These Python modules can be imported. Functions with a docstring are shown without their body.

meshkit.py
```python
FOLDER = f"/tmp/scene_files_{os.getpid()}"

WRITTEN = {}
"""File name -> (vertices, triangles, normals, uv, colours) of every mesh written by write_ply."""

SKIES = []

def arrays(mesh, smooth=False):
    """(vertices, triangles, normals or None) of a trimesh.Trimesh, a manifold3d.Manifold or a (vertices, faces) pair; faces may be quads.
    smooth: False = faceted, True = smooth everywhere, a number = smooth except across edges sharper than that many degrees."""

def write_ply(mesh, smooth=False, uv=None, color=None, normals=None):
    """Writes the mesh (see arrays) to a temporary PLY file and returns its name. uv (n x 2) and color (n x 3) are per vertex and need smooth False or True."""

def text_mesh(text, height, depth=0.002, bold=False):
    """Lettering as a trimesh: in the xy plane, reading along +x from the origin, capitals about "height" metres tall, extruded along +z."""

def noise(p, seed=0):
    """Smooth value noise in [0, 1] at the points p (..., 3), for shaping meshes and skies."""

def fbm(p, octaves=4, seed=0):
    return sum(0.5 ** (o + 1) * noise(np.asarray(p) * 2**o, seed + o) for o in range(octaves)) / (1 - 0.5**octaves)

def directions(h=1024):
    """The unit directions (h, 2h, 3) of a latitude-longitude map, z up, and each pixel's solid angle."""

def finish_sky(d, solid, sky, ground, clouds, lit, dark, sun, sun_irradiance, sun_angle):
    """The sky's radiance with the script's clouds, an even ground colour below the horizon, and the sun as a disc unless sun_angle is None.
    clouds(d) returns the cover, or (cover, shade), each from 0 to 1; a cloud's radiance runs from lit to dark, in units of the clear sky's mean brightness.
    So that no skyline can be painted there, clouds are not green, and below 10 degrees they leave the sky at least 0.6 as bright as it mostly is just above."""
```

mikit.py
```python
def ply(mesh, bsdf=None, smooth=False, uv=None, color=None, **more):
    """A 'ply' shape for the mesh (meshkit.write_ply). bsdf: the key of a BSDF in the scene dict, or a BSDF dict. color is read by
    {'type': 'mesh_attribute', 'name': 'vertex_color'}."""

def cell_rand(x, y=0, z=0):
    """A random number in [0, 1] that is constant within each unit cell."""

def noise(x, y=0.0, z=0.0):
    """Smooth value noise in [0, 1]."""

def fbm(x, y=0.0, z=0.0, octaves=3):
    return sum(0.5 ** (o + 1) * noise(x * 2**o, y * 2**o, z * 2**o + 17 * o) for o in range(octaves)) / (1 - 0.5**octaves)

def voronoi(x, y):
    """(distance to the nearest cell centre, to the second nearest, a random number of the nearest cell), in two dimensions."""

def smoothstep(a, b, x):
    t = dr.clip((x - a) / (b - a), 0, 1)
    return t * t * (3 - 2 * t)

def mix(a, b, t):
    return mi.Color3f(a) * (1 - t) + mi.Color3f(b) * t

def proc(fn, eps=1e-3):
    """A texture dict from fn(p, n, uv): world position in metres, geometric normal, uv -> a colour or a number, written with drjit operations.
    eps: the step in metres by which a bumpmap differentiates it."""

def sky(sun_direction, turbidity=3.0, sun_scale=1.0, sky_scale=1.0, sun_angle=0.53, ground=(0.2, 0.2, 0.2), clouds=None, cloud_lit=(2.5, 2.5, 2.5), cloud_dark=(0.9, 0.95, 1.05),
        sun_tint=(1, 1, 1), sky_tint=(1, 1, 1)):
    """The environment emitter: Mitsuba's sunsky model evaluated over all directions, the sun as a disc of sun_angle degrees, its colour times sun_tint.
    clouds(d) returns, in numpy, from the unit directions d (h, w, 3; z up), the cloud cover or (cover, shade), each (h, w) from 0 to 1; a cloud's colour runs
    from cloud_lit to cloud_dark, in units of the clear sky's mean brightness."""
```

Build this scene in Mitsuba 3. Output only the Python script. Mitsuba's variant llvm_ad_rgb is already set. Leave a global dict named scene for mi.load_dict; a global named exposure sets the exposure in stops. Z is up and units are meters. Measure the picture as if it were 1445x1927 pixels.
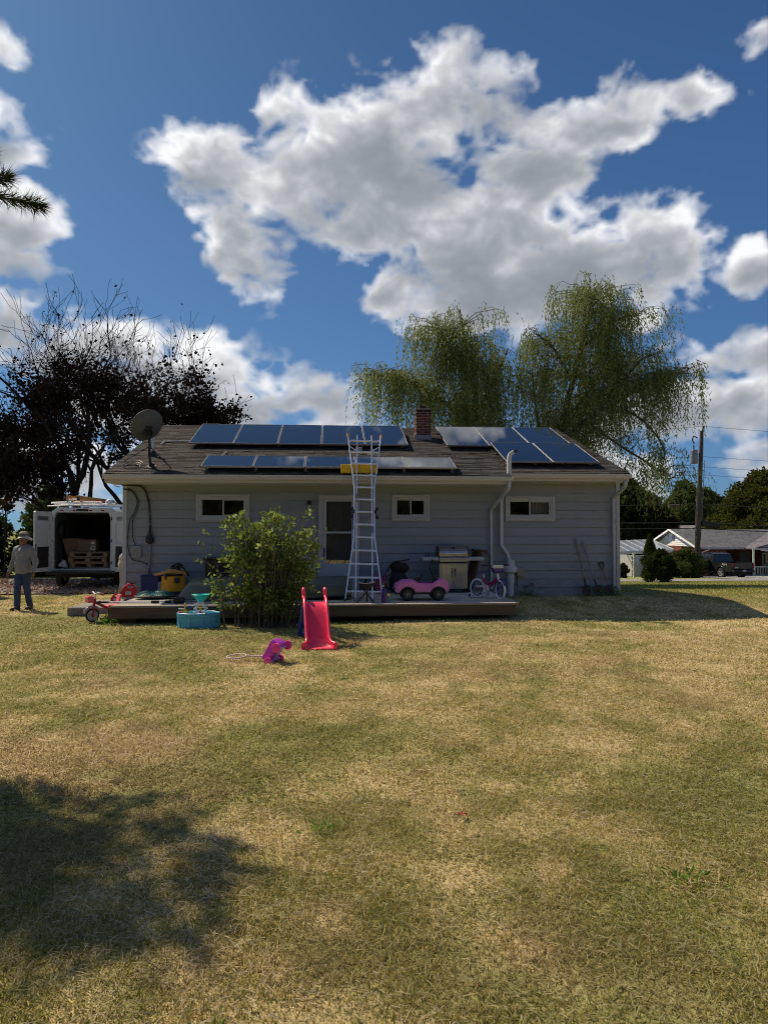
import math, random
import numpy as np, trimesh, manifold3d as m3, shapely
import shapely.geometry as sg
from shapely import affinity
import drjit as dr
import mitsuba as mi
import mikit, meshkit
from mikit import proc, noise, fbm, smoothstep, mix, cell_rand, voronoi

# ------------------------------------------------------------------ camera, sky, exposure
scene, labels = {}, {}
EYE = np.array([0.0, 0.0, 1.65])
YAW, PITCH = math.radians(4.4), math.atan(36.5 / 1340)
FWD = np.array([math.sin(YAW) * math.cos(PITCH), math.cos(YAW) * math.cos(PITCH), math.sin(PITCH)])
scene['camera'] = {'type': 'perspective', 'fov': 71.43, 'fov_axis': 'y', 'near_clip': 0.1, 'far_clip': 3000.0,
                   'to_world': mi.ScalarTransform4f().look_at(origin=EYE.tolist(), target=(EYE + FWD).tolist(), up=[0, 0, 1])}
exposure = 1.95
SUN = (-0.677, 0.736, 1.03)

# clouds: puffs (azimuth from +y towards +x, elevation, radii, weight), all in degrees, broken up with noise
PUFFS = [
    (-8.9, 26.6, 3.9, 3.5, 1.05), (-6.0, 21.6, 3.6, 3.2, 1.05), (-3.6, 30.4, 2.6, 1.6, .8), (-0.5, 26.8, 6.0, 4.4, 1.1), (6.0, 28.8, 6.2, 4.6, 1.1),
    (12.3, 31.0, 4.6, 3.6, 1.1), (16.5, 27.8, 5.0, 3.4, 1.0), (22.5, 29.5, 4.5, 2.2, 0.95), (28.0, 29.6, 2.4, 1.6, 0.85),
    (3.3, 24.0, 6.0, 2.6, 1.1), (12.0, 23.0, 7.0, 3.4, 1.15), (16.5, 20.0, 11.0, 3.9, 1.25), (25.0, 20.0, 5.0, 3.4, 1.15), (11.5, 18.2, 8.0, 2.6, 1.1), (5.5, 18.8, 3.0, 2.0, 0.9),
    (32.0, 18.4, 2.0, 1.8, 0.95), (33.0, 32.0, 2.0, 1.4, 0.62), (33.5, 28.8, 1.8, 1.6, 0.62),
    (-25.0, 26.5, 3.2, 2.2, 0.9), (-23.2, 21.5, 3.3, 2.5, 0.95), (-24.5, 19.4, 4.0, 2.2, 0.95), (-24.6, 31.5, 1.6, 1.2, 0.6),
    (-23.5, 14.8, 5.5, 2.6, 1.0), (-17.5, 12.9, 6.0, 2.6, 1.05), (-13.0, 10.6, 6.0, 3.4, 1.05), (-9.5, 12.2, 4.2, 2.6, 1.0), (-4.6, 10.0, 4.8, 2.8, 0.95), (0.8, 10.6, 4.0, 2.2, 0.95), (-2.0, 8.0, 8.0, 1.6, 0.9),
    (30.5, 12.6, 4.6, 1.6, 0.98), (29.0, 8.6, 7.5, 2.6, 1.05), (33.5, 5.6, 6.0, 1.6, 0.8), (24.0, 15.7, 1.8, 1.0, 0.7),
    (-22.0, 4.2, 9.0, 3.0, 1.15), (-22.8, 3.2, 4.5, 2.0, 1.4), (20.0, 4.6, 8.0, 2.2, 0.85),
    (-10.4, 21.9, 0.8, 0.5, 0.55), (-23.6, 30.9, 1.0, 0.8, 0.5)]


def cloud_cover(d):
    shape = d.shape[:2]
    p = d.reshape(-1, 3)
    az, el = np.degrees(np.arctan2(p[:, 0], p[:, 1])), np.degrees(np.arcsin(np.clip(p[:, 2], -1, 1)))
    env = np.zeros(len(p))
    for a, e, ra, re, w in PUFFS:
        near = np.abs(el - e) < 2.4 * re
        da = (az[near] - a + 180) % 360 - 180
        q = (da * np.cos(np.radians(el[near])) / ra / 0.93) ** 2 + ((el[near] - e) / re) ** 2
        env[near] = np.maximum(env[near], w * np.exp(-0.75 * q ** 1.6))
    # the rest of the sky carries the same scattered fair-weather clouds
    far = ((np.abs(az - 4) > 38) | (el > 52)) & (el < 75)
    if far.any():
        g = meshkit.fbm(p[far] * [2.6, 2.6, 4.2] + 7.3, 3, 5)
        env[far] = np.maximum(env[far], np.clip((g - 0.56) * 6.5, 0, 1) * np.clip((el[far] + 2) / 6, 0, 1))
    on = env > 0.03
    n1, n2, n3 = np.full(len(p), .5), np.full(len(p), .5), np.full(len(p), .5)
    q = p[on]
    warp = np.stack([meshkit.fbm(q * 11 + k * 31.7, 4, 11 + k) for k in range(3)], -1) - 0.5
    q1 = q + 0.085 * warp
    n1[on] = meshkit.fbm(q1 * [15, 15, 19], 6, 3)
    n3[on] = np.abs(meshkit.fbm((q + 0.03 * warp) * [34, 34, 40] + 3.3, 5, 41) - 0.5) * 2
    n2[on] = meshkit.fbm((q + 0.05 * warp) * [15, 15, 22] + 5.5, 5, 23)
    dens = env * 1.50 + (n1 - 0.5) * 3.4 - n3 * 0.95 - 0.38
    cover = np.clip((dens + 0.04) / 0.72, 0, 1) ** 1.05 * np.clip(env / 0.2, 0, 1)
    # seen against the light: thin edges bright, thick middles and undersides grey
    low = np.zeros(len(p))
    for a, e, ra, re, w in PUFFS:
        near = np.abs(el - e) < 2.0 * re
        da = (az[near] - a + 180) % 360 - 180
        k = np.exp(-0.8 * ((da / ra) ** 2 + ((el[near] - e + 0.35 * re) / re / 0.8) ** 2))
        low[near] = np.maximum(low[near], w * k)
    thick = np.clip(dens - 0.42, 0, None) * 0.60 + np.clip(low - 0.34, 0, None) * 1.5 + (n2 - 0.5) * 3.0 - (n3 - 0.3) * 0.5 - 0.06
    shade = 1 - np.exp(-1.25 * np.clip(thick, 0, None))
    return cover.reshape(shape), np.clip(shade, 0, 1).reshape(shape)


scene['sky'] = mikit.sky(SUN, turbidity=2.6, sun_scale=1.0, sky_scale=0.46, clouds=cloud_cover, cloud_lit=(6.3, 6.35, 6.45), cloud_dark=(1.55, 1.75, 2.05),
                         sky_tint=(0.66, 0.96, 1.3), ground=(0.12, 0.12, 0.07))

# ------------------------------------------------------------------ helpers
PI = math.pi
used = set()


def uniq(key):
    k, i = key, 0
    while k in used:
        i += 1
        k = f'{key}_{i:03d}'
    used.add(k)
    return k


def rotx(a): return np.array([[1, 0, 0], [0, math.cos(a), -math.sin(a)], [0, math.sin(a), math.cos(a)]])
def roty(a): return np.array([[math.cos(a), 0, math.sin(a)], [0, 1, 0], [-math.sin(a), 0, math.cos(a)]])
def rotz(a): return np.array([[math.cos(a), -math.sin(a), 0], [math.sin(a), math.cos(a), 0], [0, 0, 1]])


class Place:
    """A rotation and a shift."""
    def __init__(self, loc=(0, 0, 0), rz=0.0, R=None, s=1.0):
        self.R = (rotz(rz) if R is None else R) * s
        self.t = np.asarray(loc, float)
    def __call__(self, v): return np.asarray(v) @ self.R.T + self.t


ID = Place()
_S = np.array([[x, y, z] for x in (-1, 1) for y in (-1, 1) for z in (-1, 1)], float)
_BOXF = np.array([[0, 1, 3], [0, 3, 2], [4, 6, 7], [4, 7, 5], [0, 4, 5], [0, 5, 1], [2, 3, 7], [2, 7, 6], [0, 2, 6], [0, 6, 4], [1, 5, 7], [1, 7, 3]])
_P24 = np.array([[s * (1 if k == 0 else .9), t * (1 if k == 1 else .9), u * (1 if k == 2 else .9)] for s in (-1, 1) for t in (-1, 1) for u in (-1, 1) for k in range(3)])
_hull = trimesh.convex.convex_hull(_P24)
_order = [int(np.argmin(np.linalg.norm(_P24 - v, axis=1))) for v in _hull.vertices]
_HF = np.array(_order)[_hull.faces]
_SG, _K = np.sign(_P24), np.tile(np.eye(3), (8, 1))


class MB:
    """Collects pieces and makes them one mesh."""
    def __init__(self): self.v, self.f, self.u, self.n = [], [], [], 0
    def add(self, v, f, uv=None):
        v, f = np.asarray(v, float), np.asarray(f, int)
        if f.shape[1] == 4: f = np.vstack([f[:, [0, 1, 2]], f[:, [0, 2, 3]]])
        self.v.append(v); self.f.append(f + self.n); self.n += len(v)
        self.u.append(np.zeros((len(v), 2)) if uv is None else np.asarray(uv, float))
        return self
    def tm(self, m, P=ID):
        if hasattr(m, 'to_mesh'):
            q = m.to_mesh(); return self.add(P(q.vert_properties[:, :3]), q.tri_verts)
        return self.add(P(m.vertices), m.faces)
    def box(self, c, s, R=None, b=0.0, P=ID, uv=None):
        h = np.asarray(s, float) / 2
        if b > 0:
            b = min(b, .9 * h.min())
            v, f = _SG * (h - b * (1 - _K)), _HF
        else:
            v, f = _S * h, _BOXF
        if R is not None: v = v @ np.asarray(R).T
        v = P(v + np.asarray(c, float))
        return self.add(v, f, None if uv is None else np.tile(uv, (len(v), 1)))
    def bar(self, p0, p1, w, h=None, b=0.0, up=(0, 0, 1), P=ID, ext=0.0):
        p0, p1 = np.asarray(p0, float), np.asarray(p1, float)
        d = p1 - p0; L = np.linalg.norm(d); d = d / L
        x = np.cross(up, d)
        if np.linalg.norm(x) < 1e-6: x = np.cross([0, 1, 0], d)
        x /= np.linalg.norm(x); y = np.cross(d, x)
        return self._bar(p0, p1, x, y, d, w, h or w, L + 2 * ext, b, P)
    def _bar(self, p0, p1, x, y, d, w, h, L, b, P):
        half = np.array([w, h, L]) / 2
        v, f = (_SG * (half - min(b, .9 * half.min()) * (1 - _K)), _HF) if b > 0 else (_S * half, _BOXF)
        return self.add(P(v @ np.stack([x, y, d], 0) + (p0 + p1) / 2), f)
    def tube(self, pts, r, n=8, caps=True, P=ID, uv=None):
        pts = np.asarray(pts, float); m = len(pts)
        r = np.broadcast_to(np.asarray(r, float), (m,))
        t = np.gradient(pts, axis=0); t /= np.linalg.norm(t, axis=1, keepdims=True) + 1e-12
        a = np.array([0, 0, 1.0]) if abs(t[0, 2]) < .9 else np.array([1.0, 0, 0])
        x = np.cross(t[0], a); x /= np.linalg.norm(x)
        ang = np.arange(n) * 2 * PI / n; rings = []
        for i in range(m):
            x = x - t[i] * (x @ t[i]); x /= np.linalg.norm(x) + 1e-12
            y = np.cross(t[i], x)
            rings.append(pts[i] + r[i] * (np.cos(ang)[:, None] * x + np.sin(ang)[:, None] * y))
        v = np.vstack(rings); i = np.arange(n); f = []
        for k in range(m - 1):
            a0, b0 = k * n + i, k * n + (i + 1) % n
            f += [np.stack([a0, b0, b0 + n], 1), np.stack([a0, b0 + n, a0 + n], 1)]
        if caps:
            v = np.vstack([v, pts[0], pts[-1]])
            f += [np.stack([(i + 1) % n, i, i * 0 + m * n], 1), np.stack([(m - 1) * n + i, (m - 1) * n + (i + 1) % n, i * 0 + m * n + 1], 1)]
        return self.add(P(v), np.vstack(f), None if uv is None else np.tile(uv, (len(v), 1)))
    def rod(self, p0, p1, r, r1=None, n=10, P=ID): return self.tube([p0, p1], [r, r if r1 is None else r1], n, P=P)
    def lathe(self, prof, n=24, P=ID, c=(0, 0, 0), axis='z', sx=1.0, sy=1.0):
        prof = np.asarray(prof, float); m = len(prof)
        ang = np.arange(n) * 2 * PI / n
        v = np.stack([np.outer(prof[:, 0], np.cos(ang)) * sx, np.outer(prof[:, 0], np.sin(ang)) * sy, np.outer(prof[:, 1], np.ones(n))], -1).reshape(-1, 3)
        if axis == 'y': v = v[:, [0, 2, 1]] * [1, 1, -1]
        if axis == 'x': v = v[:, [2, 1, 0]] * [1, 1, -1]
        i = np.arange(n); f = []
        for k in range(m - 1):
            a0, b0 = k * n + i, k * n + (i + 1) % n
            f += [np.stack([a0, b0, b0 + n], 1), np.stack([a0, b0 + n, a0 + n], 1)]
        return self.add(P(v + np.asarray(c, float)), np.vstack(f))
    def torus(self, c, R, r, n=24, k=8, axis='x', P=ID, a0=0, a1=2 * PI):
        full = abs(a1 - a0 - 2 * PI) < 1e-6
        t = np.linspace(a0, a1, n + 1)
        u = {'x': (1, 2), 'y': (0, 2), 'z': (0, 1)}[axis]
        p = np.zeros((n + 1, 3)); p[:, u[0]] = R * np.cos(t); p[:, u[1]] = R * np.sin(t)
        nv = np.zeros(3); nv[{'x': 0, 'y': 1, 'z': 2}[axis]] = 1
        rings = []
        for q in p:
            o = q / R
            rings.append(q + r * (np.cos(np.arange(k) * 2 * PI / k)[:, None] * o + np.sin(np.arange(k) * 2 * PI / k)[:, None] * nv))
        v = np.vstack(rings) + np.asarray(c, float); i = np.arange(k); f = []
        for s in range(n):
            a, b = s * k + i, s * k + (i + 1) % k
            f += [np.stack([a, b, b + k], 1), np.stack([a, b + k, a + k], 1)]
        return self.add(P(v), np.vstack(f))
    def prism(self, poly, d0, d1, plane='xz', P=ID):
        """A shapely polygon (or list of points) extruded from d0 to d1 along the axis that plane leaves out."""
        if not hasattr(poly, 'geom_type'): poly = sg.Polygon(poly)
        for g in getattr(poly, 'geoms', [poly]):
            if g.is_empty or g.area < 1e-9: continue
            m = trimesh.creation.extrude_polygon(g, 1.0, engine='earcut')
            v = np.array(m.vertices); w = v.copy(); dd = d0 + (d1 - d0) * v[:, 2]
            if plane == 'xz': w = np.stack([v[:, 0], dd, v[:, 1]], 1)
            elif plane == 'xy': w = np.stack([v[:, 0], v[:, 1], dd], 1)
            else: w = np.stack([dd, v[:, 0], v[:, 1]], 1)
            f = np.array(m.faces)
            # keep the faces outward
            t = trimesh.Trimesh(w, f, process=False)
            if t.volume < 0: f = f[:, ::-1]
            self.add(P(w), f)
        return self
    def mesh(self): return np.vstack(self.v), np.vstack(self.f)


def fix_out(v, f):
    t = trimesh.Trimesh(v, f, process=False)
    return f[:, ::-1] if t.volume < 0 else f


def put(key, mb, mat, smooth=False, uv=False):
    v, f = mb.mesh()
    scene[key] = mikit.ply((v, f), mat, smooth=smooth, uv=np.vstack(mb.u) if uv else None)
    return key


def thing(name, label, cat, group=None):
    key = uniq(name)
    labels[key] = {'label': label, 'category': cat}
    if group: labels[key]['group'] = group
    return key


def solo(name, mb, mat, label, cat, group=None, smooth=False, uv=False):
    key = thing(name, label, cat, group)
    return put(key, mb, mat, smooth, uv)


def part(parent, name, mb, mat, smooth=False, uv=False, label=None, kind=None):
    key = uniq(parent + '__' + name)
    put(key, mb, mat, smooth, uv)
    if label or kind:
        labels[key] = {}
        if label: labels[key]['label'] = label
        if kind: labels[key]['kind'] = kind
    return key


def struct(name, mb, mat, smooth=False, uv=False):
    key = uniq(name)
    put(key, mb, mat, smooth, uv)
    labels[key] = {'kind': 'structure'}
    return key


def rbox(s, r, n=3):
    """A box of size s with rounded edges, as a manifold."""
    h = np.maximum(np.asarray(s, float) / 2 - r, 1e-4)
    return m3.Manifold.batch_hull([m3.Manifold.sphere(r, 4 * n).translate((x * h[0], y * h[1], z * h[2])) for x in (-1, 1) for y in (-1, 1) for z in (-1, 1)])


def blob(joints, bones, res=0.03, it=8):
    """One continuous body: the hull of two spheres along every bone, joined, refined and smoothed."""
    ms = []
    for a, b in bones:
        (pa, ra), (pb, rb) = joints[a], joints[b]
        ms.append(m3.Manifold.batch_hull([m3.Manifold.sphere(ra, 16).translate(tuple(map(float, pa))), m3.Manifold.sphere(rb, 16).translate(tuple(map(float, pb)))]))
    m = m3.Manifold.batch_boolean(ms, m3.OpType.Add).refine_to_length(res).to_mesh()
    t = trimesh.Trimesh(m.vert_properties[:, :3], m.tri_verts, process=True)
    trimesh.smoothing.filter_taubin(t, iterations=it)
    return t


def spline(pts, n):
    """n points of a Catmull-Rom curve through pts."""
    p = np.asarray(pts, float); p = np.vstack([2 * p[0] - p[1], p, 2 * p[-1] - p[-2]])
    out = []
    for t in np.linspace(0, len(p) - 3 - 1e-9, n):
        i = int(t); u = t - i; a, b, c, d = p[i:i + 4]
        out.append(.5 * (2 * b + (c - a) * u + (2 * a - 5 * b + 4 * c - d) * u * u + (3 * b - a - 3 * c + d) * u ** 3))
    return np.array(out)


def sstep(a, b, x):
    t = np.clip((x - a) / (b - a), 0, 1); return t * t * (3 - 2 * t)


# ------------------------------------------------------------------ materials
def mat(key, rgb, rough=.6, metallic=0.0, spec=.35, **kw):
    col = rgb if isinstance(rgb, dict) else {'type': 'rgb', 'value': list(rgb)}
    scene[key] = {'type': 'twosided', 'inner': {'type': 'principled', 'base_color': col, 'roughness': rough, 'metallic': metallic, 'specular': spec, **kw}}
    return key


def leafmat(key, col, trans=.9, rough=.55):
    col = col if isinstance(col, dict) else {'type': 'rgb', 'value': list(col)}
    scene[key] = {'type': 'principledthin', 'base_color': col, 'roughness': rough, 'diff_trans': trans, 'eta': 1.4}
    return key


def leafcol(c0, c1, c2, w=.25):
    """Leaves of three tones, from each leaf's own random number in uv.x and its place."""
    def fn(p, n, uv):
        r = uv.x
        a = mix(c0, c1, smoothstep(.1, .8, r))
        return mix(a, c2, smoothstep(1 - w, 1.0, cell_rand(r * 977.0, 3)) * .9)
    return proc(fn)


def siding_col(p, n, uv):
    dirt = smoothstep(.55, .9, fbm(p.x * 1.3, p.y * 1.3, p.z * 3.0, 3)) * .10
    low = smoothstep(.95, .15, p.z) * smoothstep(.30, .75, fbm(p.x * 5, 1.0, p.z * 9, 3)) * .5
    low = low + smoothstep(.55, .8, fbm(p.x * 16, 2.0, p.z * .5, 3)) * .10
    return mix((.232, .268, .304), (.15, .155, .145), dirt + low)


mat('mat_siding', proc(siding_col), .55)
mat('mat_trim', (.38, .39, .395), .5)
mat('mat_gutter', (.45, .455, .44), .4)
mat('mat_pvc', (.62, .63, .64), .4)
mat('mat_vinyl', (.40, .43, .46), .35)
mat('mat_dark', (.02, .02, .022), .6)
mat('mat_black_plastic', (.022, .022, .024), .45)
mat('mat_rubber', (.025, .025, .025), .8)
mat('mat_room', (.10, .09, .08), .9)


def shingle_col(p, n, uv):
    g = noise(p.x * 190, p.y * 190, p.z * 190)
    a = mix((.026, .025, .025), (.060, .056, .054), smoothstep(.0, 1.0, uv.x))
    return a * (.72 + .56 * g) * (.85 + .3 * fbm(p.x * .7, p.y * .7, 0, 3))


mat('mat_shingle', proc(shingle_col), .9, spec=.15)
mat('mat_aluminium', (.74, .77, .82), .34, .45)
mat('mat_steel', (.48, .47, .45), .34, .9)
mat('mat_rail', (.22, .225, .235), .45, .6)
mat('mat_panel_glass', (.010, .013, .026), .045, spec=.9, clearcoat=1.0, clearcoat_gloss=.97)
mat('mat_panel_frame', (.045, .047, .05), .4, .6)
scene['mat_pane'] = {'type': 'thindielectric', 'int_ior': 1.52}
BRICK = [mat(f'mat_brick_{i}', c, .85, spec=.2) for i, c in enumerate([(.12, .040, .031), (.095, .032, .027), (.145, .054, .041), (.045, .022, .02)])]
mat('mat_mortar', (.33, .30, .27), .95)


def deck_col(p, n, uv):
    b = cell_rand(uv.x * 997.0, 7)
    grain = fbm(p.x * 2.2 + b * 50, p.y * 70, p.z * 70, 3)
    a = mix((.27, .24, .21), (.40, .355, .30), b)
    return a * (.62 + .72 * grain) * (.8 + .4 * fbm(p.x * 1.1, p.y * 1.1, 0, 2))


mat('mat_deck', proc(deck_col), .85, spec=.2)


def beam_col(p, n, uv):
    grain = fbm(p.x * 1.6, p.y * 30, p.z * 46, 3)
    stain = smoothstep(.5, .8, fbm(p.x * 1.4, p.y * 2, p.z * 5, 3))
    return mix(mix((.085, .060, .040), (.15, .108, .072), grain), (.045, .038, .03), stain * .6)


mat('mat_beam', proc(beam_col), .85, spec=.2)
mat('mat_concrete', proc(lambda p, n, uv: mi.Color3f(.22, .205, .185) * (.75 + .5 * fbm(p.x * 6, p.y * 6, p.z * 6, 4))), .9, spec=.2)


def bark(key, c0, c1, k=9.0):
    return mat(key, proc(lambda p, n, uv: mix(c0, c1, fbm(p.x * k, p.y * k, p.z * k * .35, 3))), .95, spec=.1)


bark('mat_bark', (.05, .04, .033), (.12, .10, .085))
bark('mat_pole_wood', (.05, .04, .033), (.12, .10, .08), 14.0)

# ------------------------------------------------------------------ ground, lawn, road
def gz(x, y):
    """Height of the ground: level lawn, a low rise at the back wall, falling away towards the street beyond the house."""
    x, y = np.asarray(x, float), np.asarray(y, float)
    z = -.08 - .07 * sstep(-3.5, -7.0, x) * (1 - sstep(19, 24, y))
    z = z + .22 * sstep(13.9, 16.4, y) * sstep(-4.9, -4.2, x) * (1 - sstep(7.6, 10.5, x)) * (1 - sstep(26, 30, y))
    fall = .052 * (np.clip(y, 18, 60) - 18) + .026 * (np.clip(y, 60, 80) - 60)
    wob = .02 * (np.sin(x * .9 + y * .37) + np.sin(y * 1.1 - x * .53))
    return z - fall * sstep(16.5, 22, y) * (.35 + .65 * sstep(-2, 9, x)) + wob * sstep(3, 9, y) * (1 - sstep(14, 17, y) * .8)


def G(x, y): return float(gz(x, y))


def grass_tone(p):
    """Patches of dry and of greener turf."""
    a = fbm(p.x * .33 + 3.1, p.y * .30 + 1.7, 0, 3)
    b = fbm(p.x * 1.3 + 9.0, p.y * 1.05 + 4.0, 2.0, 3)
    c = fbm(p.x * 4.3, p.y * 3.4, 5.0, 2)
    return a * .34 + b * .38 + c * .28 + .05 * smoothstep(6.5, 3.0, p.y) - .055 * smoothstep(8.0, 12.5, p.y)


def lawn_base(p, n, uv):
    t = grass_tone(p)
    g = noise(p.x * 60, p.y * 46, 0) * .6 + noise(p.x * 140, p.y * 110, 3) * .4
    c = mix((.20, .20, .075), (.42, .34, .18), smoothstep(.36, .58, t))
    c = mix(c, (.42, .33, .18), smoothstep(.60, .70, t) * .7)
    far = smoothstep(18.0, 32.0, p.y)
    c = mix(c, mi.Color3f(.165, .19, .05), far * .75)
    return c * (.50 + .85 * g * (1 - .3 * far) + .22 * far)


mat('mat_lawn_base', proc(lawn_base), .95, spec=.05)


def grid_sheet(xs, ys, off=0.0, hole=None):
    X, Y = np.meshgrid(xs, ys); Zz = gz(X, Y) + off
    v = np.stack([X, Y, Zz], -1).reshape(-1, 3); nx = len(xs)
    i, j = np.meshgrid(np.arange(len(xs) - 1), np.arange(len(ys) - 1)); q = (j * nx + i).ravel()
    return MB().add(v, np.stack([q, q + 1, q + 1 + nx, q + nx], 1))


xs = np.unique(np.concatenate([np.linspace(-900, -60, 12), np.linspace(-60, -12, 17), np.linspace(-12, 14, 105), np.linspace(14, 60, 24), np.linspace(60, 900, 12)]))
ys = np.unique(np.concatenate([np.linspace(-120, -4, 10), np.linspace(-4, 22, 105), np.linspace(22, 90, 60), np.linspace(90, 1500, 14)]))
struct('ground', grid_sheet(xs, ys), 'mat_lawn_base', True)

mat('mat_asphalt', proc(lambda p, n, uv: mi.Color3f(.17, .165, .165) * (.75 + .3 * fbm(p.x * .8, p.y * .8, 0, 3) + .25 * noise(p.x * 30, p.y * 30, 0))), .9, spec=.2)
mat('mat_drive', proc(lambda p, n, uv: mi.Color3f(.26, .255, .25) * (.75 + .3 * fbm(p.x * .5, p.y * .5, 0, 3) + .2 * noise(p.x * 30, p.y * 30, 0))), .9, spec=.2)
struct('road', grid_sheet(np.linspace(9, 260, 60), np.linspace(38.5, 45.5, 8), .02), 'mat_asphalt', True)
struct('driveway', grid_sheet(np.linspace(27, 47, 12), np.concatenate([[45.52], np.linspace(47, 62, 14)]), .035), 'mat_drive', True)
mat('mat_gravel', proc(lambda p, n, uv: mix((.10, .085, .07), (.30, .25, .22), noise(p.x * 17, p.y * 17, 0)) * (.6 + .7 * fbm(p.x * 2, p.y * 2, 0, 3))), .95, spec=.1)
struct('gravel_drive', grid_sheet(np.linspace(-24, -3.2, 40), np.linspace(21.3, 30, 24), .03), 'mat_gravel', True)

# blades: many thin leaves, each with its own tone, lean and length
rng = np.random.default_rng(7)


def blades(n, x0, x1, y0, y1, L, W, keep=None, half=None, straw=False):
    x, y = rng.uniform(x0, x1, n), rng.uniform(y0, y1, n)
    if half is not None:
        k = np.abs(x - .077 * y) < half * y + .5; x, y = x[k], y[k]
    if keep is not None:
        k = keep(x, y); x, y = x[k], y[k]
    m = len(x)
    clump = meshkit.fbm(np.stack([x * 3.1, y * 3.1, x * 0], -1), 3, 9)
    k = rng.random(m) < .42 + 1.0 * clump; x, y, clump = x[k], y[k], clump[k]; m = len(x)
    z = gz(x, y) - .004
    l = L * rng.uniform(.45, 1.25, m) * (.55 + .9 * clump); a = rng.uniform(0, 2 * PI, m)
    lean = rng.uniform(1.15, 1.54, m) if straw else rng.uniform(.45, 1.5, m)
    if straw: z = z + rng.uniform(.004, .032, m)
    d = np.stack([np.cos(a) * np.sin(lean), np.sin(a) * np.sin(lean), np.cos(lean)], -1)
    side = np.stack([-np.sin(a), np.cos(a), 0 * a], -1) * (W * rng.uniform(.6, 1.3, m))[:, None] / 2
    tw = rng.uniform(-.9, .9, m)[:, None]; side = side * np.cos(tw) + np.array([0, 0, 1.0]) * np.linalg.norm(side, axis=1, keepdims=True) * np.sin(tw)
    p = np.stack([x, y, z], -1); mid = p + d * (l * .55)[:, None]
    tip = p + d * l[:, None] * .95; tip[:, 2] -= l * .10; tip[:, 2] = np.maximum(tip[:, 2], z + .006)
    v = np.stack([p - side, p + side, mid + side * .8, mid - side * .8, tip], 1).reshape(-1, 3)
    i = np.arange(m)[:, None] * 5
    f = np.concatenate([i + [0, 1, 2], i + [0, 2, 3], i + [3, 2, 4]]) if W < .008 else i + [0, 1, 4]
    r = rng.uniform(.90, 1.0, m) if straw else rng.random(m)
    uv = np.stack([np.repeat(r, 5), np.tile([0, 0, .55, .55, 1.0], m)], -1)
    return v, f, uv


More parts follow.
